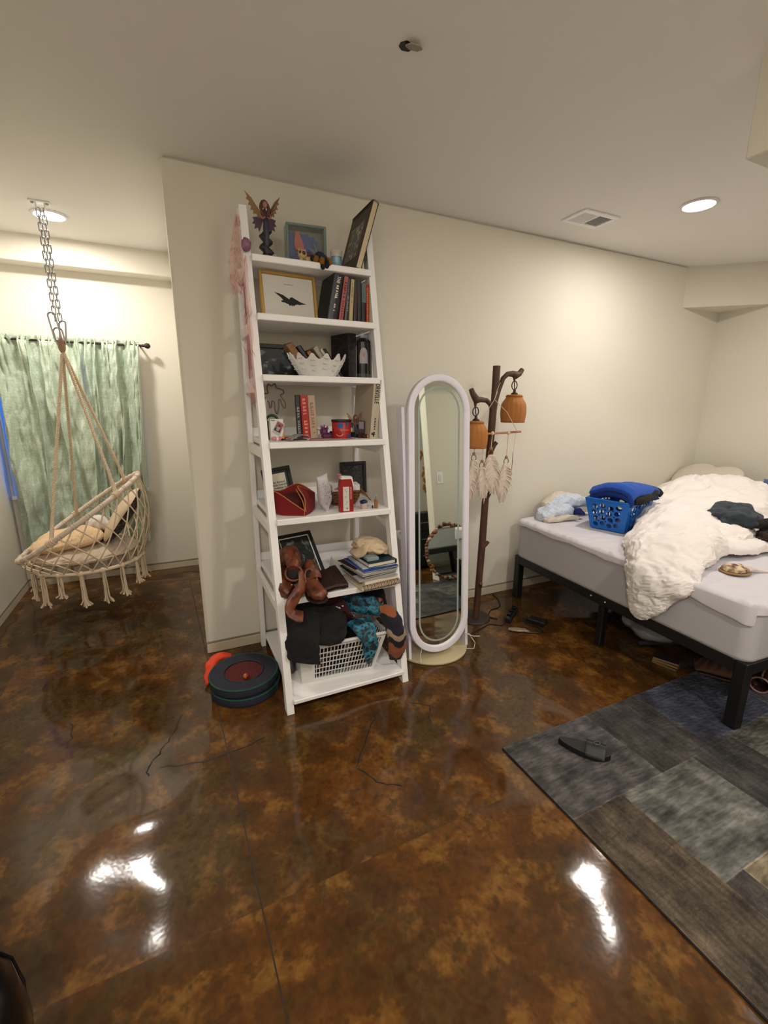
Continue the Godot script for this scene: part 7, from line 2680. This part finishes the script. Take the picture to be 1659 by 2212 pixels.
	s.blob(ux * V(0, 0.075, 0), V(0.20, 0.075, 0.145), func(d: Vector3) -> float: return (1.0 + 0.30 * pow(absf(d.x * d.z) * 2.0, 1.2)) * (1.0 + 0.08 * cn.get_noise_3dv(d * 0.5)), 44, 22, ux.basis)
	part("film", s, mat(Color(0.62, 0.63, 0.66), 0.25), t)
	s = Shape.new()
	s.box(V(-0.235, 0.03, 0.125), V(0.21, 0.048, 0.150), 0.006, ux)
	part("zip_strip", s, mat(Color(0.22, 0.22, 0.25), 0.4), t)
	var yy := 0.0
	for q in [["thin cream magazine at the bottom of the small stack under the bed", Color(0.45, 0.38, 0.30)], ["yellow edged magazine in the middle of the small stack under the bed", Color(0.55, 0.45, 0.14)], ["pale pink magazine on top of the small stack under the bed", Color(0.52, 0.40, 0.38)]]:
		t = thing("magazine", q[0], "magazine", V(2.32, yy, 1.17))
		var mx := Transform3D(Basis(V(0, 1, 0), 0.25 + yy * 6.0), V(2.32, yy, 1.17))
		s = Shape.new()
		s.box(V(-0.036, 0, -0.060), V(0.036, 0.012, 0.060), 0.002, mx)
		part("pages", s, mat(q[1], 0.6), t)
		s = Shape.new()
		s.box(V(-0.0365, 0.0121, -0.0605), V(0.0365, 0.0132, 0.0605), 0.0, mx)
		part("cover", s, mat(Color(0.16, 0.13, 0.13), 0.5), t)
		yy += 0.0138
	t = thing("pleated_bag", "beige pleated fabric bag lying under the bed behind the near leg", "bag", V(2.50, 0.01, 1.36))
	s = Shape.new()
	var gx := Transform3D(Basis(V(0, 1, 0), -1.0), V(2.50, 0.010, 1.36))
	var rows := []
	for i in 31:
		var v := i / 30.0
		var row := PackedVector3Array()
		for j in 40:
			var a := TAU * j / 40
			var w := 0.085 * (0.7 + 0.3 * sin(PI * v))
			var hgt := 0.062 * pow(sin(PI * clampf(v, 0.04, 0.96)), 0.5)
			var pl := 0.006 * sin(v * 40.0 + cos(a) * 5.0)
			row.append(gx * V(lerpf(-0.13, 0.13, v), maxf(0.0, hgt * (0.5 + 0.5 * sin(a)) + pl * maxf(0.0, sin(a))), cos(a) * w))
		rows.append(row)
	s.grid(closed(rows), true)
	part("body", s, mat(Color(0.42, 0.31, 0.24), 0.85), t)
	s = Shape.new()
	s.tube([gx * V(-0.11, 0.01, 0.085), gx * V(0, 0.012, 0.094), gx * V(0.11, 0.01, 0.085)], 0.005, 6)
	part("hem", s, mat(Color(0.36, 0.24, 0.20), 0.8), t)
	t = thing("pink_mug", "pale pink mug lying on its side under the bed by the near leg", "mug", V(2.50, 0.045, 1.53))
	var cx := Transform3D(Basis(V(0, 0, 1), PI / 2) * Basis(V(1, 0, 0), 0.3), V(2.56, 0.050, 1.50))
	s = Shape.new()
	s.lathe([Vector2(0.0005, 0.0), Vector2(0.034, 0.0), Vector2(0.038, 0.005), Vector2(0.040, 0.085), Vector2(0.037, 0.085), Vector2(0.035, 0.008), Vector2(0.0005, 0.006)], cx, 28)
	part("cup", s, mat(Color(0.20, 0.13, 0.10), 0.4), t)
	s = Shape.new()
	var hp := []
	for k in 30:
		var a := TAU * k / 30
		hp.append(cx * V(cos(a) * 0.0385, 0.085, sin(a) * 0.0385))
	s.ring(hp, 0.0045, 7, cx.basis * V(0, 1, 0))
	part("pale_rim", s, mat(Color(0.58, 0.44, 0.44), 0.4), t)
	s = Shape.new()
	s.tube([cx * V(0.038, 0.070, 0), cx * V(0.062, 0.062, 0), cx * V(0.066, 0.040, 0), cx * V(0.058, 0.020, 0), cx * V(0.036, 0.016, 0)], 0.005, 8)
	part("handle", s, mat(Color(0.50, 0.33, 0.20), 0.4), t)


func blue_basket() -> void:
	# tapered basket with round holes: walls are real panels with openings cut by their outline
	var t := thing("blue_basket", "bright blue plastic basket with round holes standing on the bed", "basket", V(2.64, 0.59, 0.53))
	var blue := mat(Color(0.02, 0.40, 0.76), 0.35)
	var hole_m := mat(Color(0.005, 0.08, 0.22), 0.5)
	var y0 := 0.590
	var y1 := 0.785
	var lo := [V(2.455, y0, 0.480), V(2.515, y0, 0.682), V(2.875, y0, 0.565), V(2.815, y0, 0.363)]
	var hi := [V(2.425, y1, 0.440), V(2.490, y1, 0.715), V(2.930, y1, 0.580), V(2.865, y1, 0.305)]
	var s := Shape.new()
	s.poly(lo, V(2.6, 1, 0.5))
	var up := []
	for q in lo:
		up.append(q + V(0, 0.004, 0))
	s.poly(up, V(2.6, 0, 0.5))
	part("floor_panel", s, blue, t)
	var mid := V(2.645, 0.68, 0.53)
	for w in 4:
		var a0: Vector3 = lo[w]
		var b0: Vector3 = lo[(w + 1) % 4]
		var a1: Vector3 = hi[w]
		var b1: Vector3 = hi[(w + 1) % 4]
		var nrm := (b0 - a0).cross(a1 - a0).normalized()
		if nrm.dot(mid - a0) > 0.0:
			nrm = -nrm
		var lnn := (b0 - a0).length()
		var hgt := (a1 - a0).length()
		var at := func(p: Vector2, d: float) -> Vector3: return a0.lerp(b0, p.x).lerp(a1.lerp(b1, p.x), p.y) - nrm * d
		# cells of a grid, each a frame round a round opening; rows are staggered
		var cols := 4 if w % 2 == 0 else 6
		var rowsn := 4
		s = Shape.new()
		var x0 := 0.10
		var x1 := 0.86
		var v0 := 0.08
		var v1 := 0.88
		var flat := func(q: Array) -> void:
			var f := []
			var bk := []
			for p in q:
				f.append(at.call(p, 0.0))
				bk.append(at.call(p, 0.0035))
			var c := Vector3.ZERO
			for p in f:
				c += p
			c = c / f.size() - nrm * 0.00175
			s.poly(f, c)
			s.poly(bk, c)
		for q in [[0.0, x0, 0.0, 1.0], [x1, 1.0, 0.0, 1.0], [x0, x1, 0.0, v0], [x0, x1, v1, 1.0]]:
			flat.call([Vector2(q[0], q[2]), Vector2(q[1], q[2]), Vector2(q[1], q[3]), Vector2(q[0], q[3])])
		for r in rowsn:
			for c in cols:
				var u0 := lerpf(x0, x1, float(c) / cols)
				var u1 := lerpf(x0, x1, float(c + 1) / cols)
				var w0 := lerpf(v0, v1, float(r) / rowsn)
				var w1 := lerpf(v0, v1, float(r + 1) / rowsn)
				var shift := (0.5 if (r % 2) else -0.5) * 0.34
				var cc := Vector2(lerpf(u0, u1, 0.5 + shift * 0.5), (w0 + w1) * 0.5 + 0.02 * (1.0 if c % 2 else -1.0))
				var rad := 0.0152
				var rx := rad / lnn
				var ry := rad / hgt
				var seg := 20
				for k in seg:
					var a := TAU * k / seg
					var b := TAU * (k + 1) / seg
					var e := func(an: float) -> Vector2:
						var d := Vector2(cos(an), sin(an))
						var tx := 1e9
						var ty := 1e9
						if d.x > 1e-6:
							tx = (u1 - cc.x) / d.x
						elif d.x < -1e-6:
							tx = (u0 - cc.x) / d.x
						if d.y > 1e-6:
							ty = (w1 - cc.y) / d.y
						elif d.y < -1e-6:
							ty = (w0 - cc.y) / d.y
						return cc + d * minf(tx, ty)
					var i0 := cc + Vector2(cos(a) * rx, sin(a) * ry)
					var i1 := cc + Vector2(cos(b) * rx, sin(b) * ry)
					var o0: Vector2 = e.call(a)
					var o1: Vector2 = e.call(b)
					# the cell's own corner between two rays
					var corner := Vector2(u1 if cos((a + b) / 2) > 0 else u0, w1 if sin((a + b) / 2) > 0 else w0)
					if absf(o0.x - o1.x) > 1e-6 and absf(o0.y - o1.y) > 1e-6:
						flat.call([i0, o0, corner, o1, i1])
					else:
						flat.call([i0, o0, o1, i1])
					var f0: Vector3 = at.call(i0, 0.0)
					var f1: Vector3 = at.call(i1, 0.0)
					var g0: Vector3 = at.call(i0, 0.0035)
					var g1: Vector3 = at.call(i1, 0.0035)
					var ctr: Vector3 = at.call(cc, 0.002)
					s.poly([f0, f1, g1, g0], f0 + (f0 - ctr))
		var panel := part("wall_panel", s, blue, t)
		# small round dimples between the openings
		for r in rowsn - 1:
			for c in cols - 1:
				var pc := Vector2(lerpf(x0, x1, (c + 1.0) / cols + (0.02 if r % 2 else -0.02)), lerpf(v0, v1, (r + 1.0) / rowsn))
				s = Shape.new()
				var disc := []
				for k in 10:
					disc.append(at.call(pc + Vector2(cos(TAU * k / 10) * 0.0055 / lnn, sin(TAU * k / 10) * 0.0055 / hgt), -0.0004))
				s.poly(disc, mid)
				part("small_hole", s, hole_m, panel)
	s = Shape.new()
	var rp := []
	for w in 4:
		for k in 14:
			var q := (hi[w] as Vector3).lerp(hi[(w + 1) % 4], k / 14.0)
			var cen := V(mid.x, q.y, mid.z)
			var pull := pow(absf(k / 14.0 - 0.5) * 2.0, 6.0) * 0.02
			rp.append(q + (cen - q).normalized() * pull + V(0, -0.022 * pow(sin(PI * k / 14.0), 3.0) if w % 2 == 1 else 0.0, 0))
	s.ring(rp, 0.0075, 8, V(0, 1, 0))
	part("rim", s, blue, t)
	# folded fleece on top
	t = thing("blue_blanket", "folded bright blue blanket with a black lining heaped on the blue basket", "blanket", V(2.65, 0.79, 0.52))
	var nz := noise(7.0, 18, 3)
	var fleece := mat(Color(0.07, 0.27, 0.64), 0.95, {"rim_enabled": true, "rim": 0.5})
	var lining := mat(Color(0.035, 0.035, 0.042), 0.9)
	s = Shape.new()
	var f := func(u: float, v: float) -> Vector3:
		var p := V(2.455, 0, 0.45).lerp(V(2.885, 0, 0.335), u).lerp(V(2.50, 0, 0.715).lerp(V(2.905, 0, 0.615), u), v)
		p.y = 0.842 + 0.045 * sin(PI * clampf(1.0 - v * 0.9, 0, 1)) * (1.0 - u * 0.55) - 0.022 * u + 0.008 * nz.get_noise_3dv(p) - 0.035 * pow(maxf(0.0, 0.12 - u) / 0.12, 2.0) - 0.03 * pow(maxf(0.0, v - 0.9) / 0.1, 2.0)
		return p
	s.sheet(40, 36, f, 0.028)
	part("top_fold", s, fleece, t)
	s = Shape.new()
	var f2 := func(u: float, v: float) -> Vector3:
		var p: Vector3 = f.call(clampf(u * 0.98 + 0.005, 0, 1), clampf(v * 0.99, 0, 1))
		return V(p.x, minf(p.y - 0.040, 0.835 - 0.01 * u) + 0.006 * nz.get_noise_3dv(p * 2.0), p.z)
	s.sheet(30, 26, f2, 0.030)
	part("lower_fold", s, mat(Color(0.04, 0.18, 0.48), 0.95), t)
	s = Shape.new()
	s.puff([V(2.53, 0.795, 0.700), V(2.60, 0.798, 0.700), V(2.70, 0.800, 0.672), V(2.80, 0.805, 0.645), V(2.89, 0.812, 0.610)], [V(0, 0, 0.026), V(0.006, 0, 0.034), V(0.006, 0, 0.032), V(0.006, 0, 0.026), V(0, 0, 0.015)], [V(0, 0.022, 0), V(0, 0.030, 0), V(0, 0.026, 0), V(0, 0.024, 0), V(0, 0.014, 0)], nz, 0.014, 32, 9, 0.9, 0.006)
	part("lining_edge", s, lining, t)
	s = Shape.new()
	s.puff([V(2.895, 0.825, 0.40), V(2.915, 0.820, 0.50), V(2.920, 0.812, 0.59), V(2.900, 0.800, 0.64)], [V(0.02, 0.01, 0), V(0.028, 0.012, 0), V(0.026, 0.016, 0), V(0.015, 0.01, 0)], [V(0, 0.012, 0), V(0, 0.016, 0), V(0, 0.018, 0), V(0, 0.01, 0)], nz, 0.01, 28, 9, 0.9)
	part("lining_fold", s, lining, t)


func mirrored_things() -> void:
	# what the standing mirror shows across the room
	var s := Shape.new()
	s.box(V(2.27, 0, 2.25), V(4.31, 2.44, 2.37), 0.004)
	room("wall_partition", s, M.wall, "cream partition wall on the near side of the bed")
	s = Shape.new()
	s.box(V(2.27, 0, 2.242), V(4.303, 0.055, 2.25), 0.002)
	room("baseboard_partition", s, M.trim, "low cream base strip along the partition wall")
	var t := thing("light_switch", "white rocker light switch on the partition wall", "switch", V(2.365, 1.02, 2.25))
	s = Shape.new()
	s.box(V(2.330, 0.965, 2.245), V(2.40, 1.08, 2.25), 0.003)
	var plate := part("plate", s, M.white, t)
	s = Shape.new()
	s.box(V(2.349, 0.990, 2.241), V(2.381, 1.055, 2.246), 0.003)
	part("rocker", s, M.white_gloss, plate)
	# round mirror framed in shells
	t = thing("shell_mirror", "round mirror framed with sea shells standing against the partition wall", "mirror", V(2.385, 0.02, 2.20))
	var c := V(2.385, 0.292, 2.205)
	var tilt := Basis(V(1, 0, 0), 0.07)
	s = Shape.new()
	s.prism(circle(0.250, 48), 0.0, 0.006, Transform3D(tilt * Basis(V(0, 1, 0), PI), c))
	part("mirror_glass", s, M.mirror, t)
	s = Shape.new()
	s.prism(circle(0.268, 48), -0.012, -0.002, Transform3D(tilt * Basis(V(0, 1, 0), PI), c))
	part("backing", s, mat(Color(0.45, 0.33, 0.25), 0.8), t)
	var tones := [mat(Color(0.60, 0.36, 0.26), 0.5), mat(Color(0.72, 0.52, 0.40), 0.5), mat(Color(0.42, 0.22, 0.15), 0.5), mat(Color(0.74, 0.68, 0.62), 0.45), mat(Color(0.55, 0.34, 0.12), 0.55), mat(Color(0.20, 0.17, 0.16), 0.5)]
	rng.seed = 44
	for k in 52:
		var a := TAU * k / 52
		var r := rng.randf_range(0.015, 0.030)
		var p := c + tilt * V(cos(a) * (0.262 + rng.randf_range(-0.012, 0.012)), sin(a) * (0.262 + rng.randf_range(-0.012, 0.012)), -0.014)
		if p.y < r * 0.9:
			p.y = r * 0.9
		s = Shape.new()
		var turn := Basis(V(0, 0, 1), rng.randf() * TAU)
		s.blob(p, V(r, r * rng.randf_range(0.6, 1.0), r * 0.7), func(d: Vector3) -> float: return 1.0 - 0.10 * absf(sin(atan2(d.y, d.x) * 5.0)) - 0.25 * smoothstep(0.2, 1.0, d.x), 18, 12, turn)
		part("shell", s, tones[rng.randi_range(0, 4) if k != 16 else 5], t)
	# dark dresser and dried leaf garland on the far wall
	t = thing("dark_dresser", "black low dresser on the opposite wall seen in the standing mirror", "dresser", V(2.55, 0, 3.15))
	s = Shape.new()
	s.box(V(2.30, 0.03, 2.96), V(2.84, 0.64, 3.34), 0.006)
	part("carcass", s, M.black, t)
	for k in 3:
		s = Shape.new()
		s.box(V(2.315, 0.06 + k * 0.19, 2.948), V(2.825, 0.235 + k * 0.19, 2.962), 0.003)
		var dr := part("drawer", s, M.black_metal, t)
		s = Shape.new()
		s.tube([V(2.50, 0.15 + k * 0.19, 2.94), V(2.64, 0.15 + k * 0.19, 2.94)], 0.006, 8)
		part("handle", s, M.steel, dr)
	t = thing("leaf_garland", "gold dried leaf garland hanging on the opposite wall above the black dresser", "garland", V(2.81, 0.9, 3.33))
	s = Shape.new()
	s.tube([V(2.80, 1.40, 3.335), V(2.82, 1.22, 3.332), V(2.805, 1.05, 3.332), V(2.815, 0.86, 3.332)], 0.003, 6)
	part("cord", s, M.cord, t)
	for q in [[2.80, 1.36, 0.4], [2.775, 1.30, -0.5], [2.825, 1.16, 0.5], [2.80, 1.10, -0.4], [2.815, 1.02, 0.3], [2.80, 0.94, -0.2], [2.82, 0.90, 0.15]]:
		s = Shape.new()
		s.blob(V(q[0], q[1], 3.328), V(0.020, 0.055, 0.006), func(d: Vector3) -> float: return 1.0 - 0.3 * d.y * d.y, 14, 10, Basis(V(0, 0, 1), q[2]))
		part("leaf", s, mat(Color(0.62, 0.42, 0.16), 0.5), t)
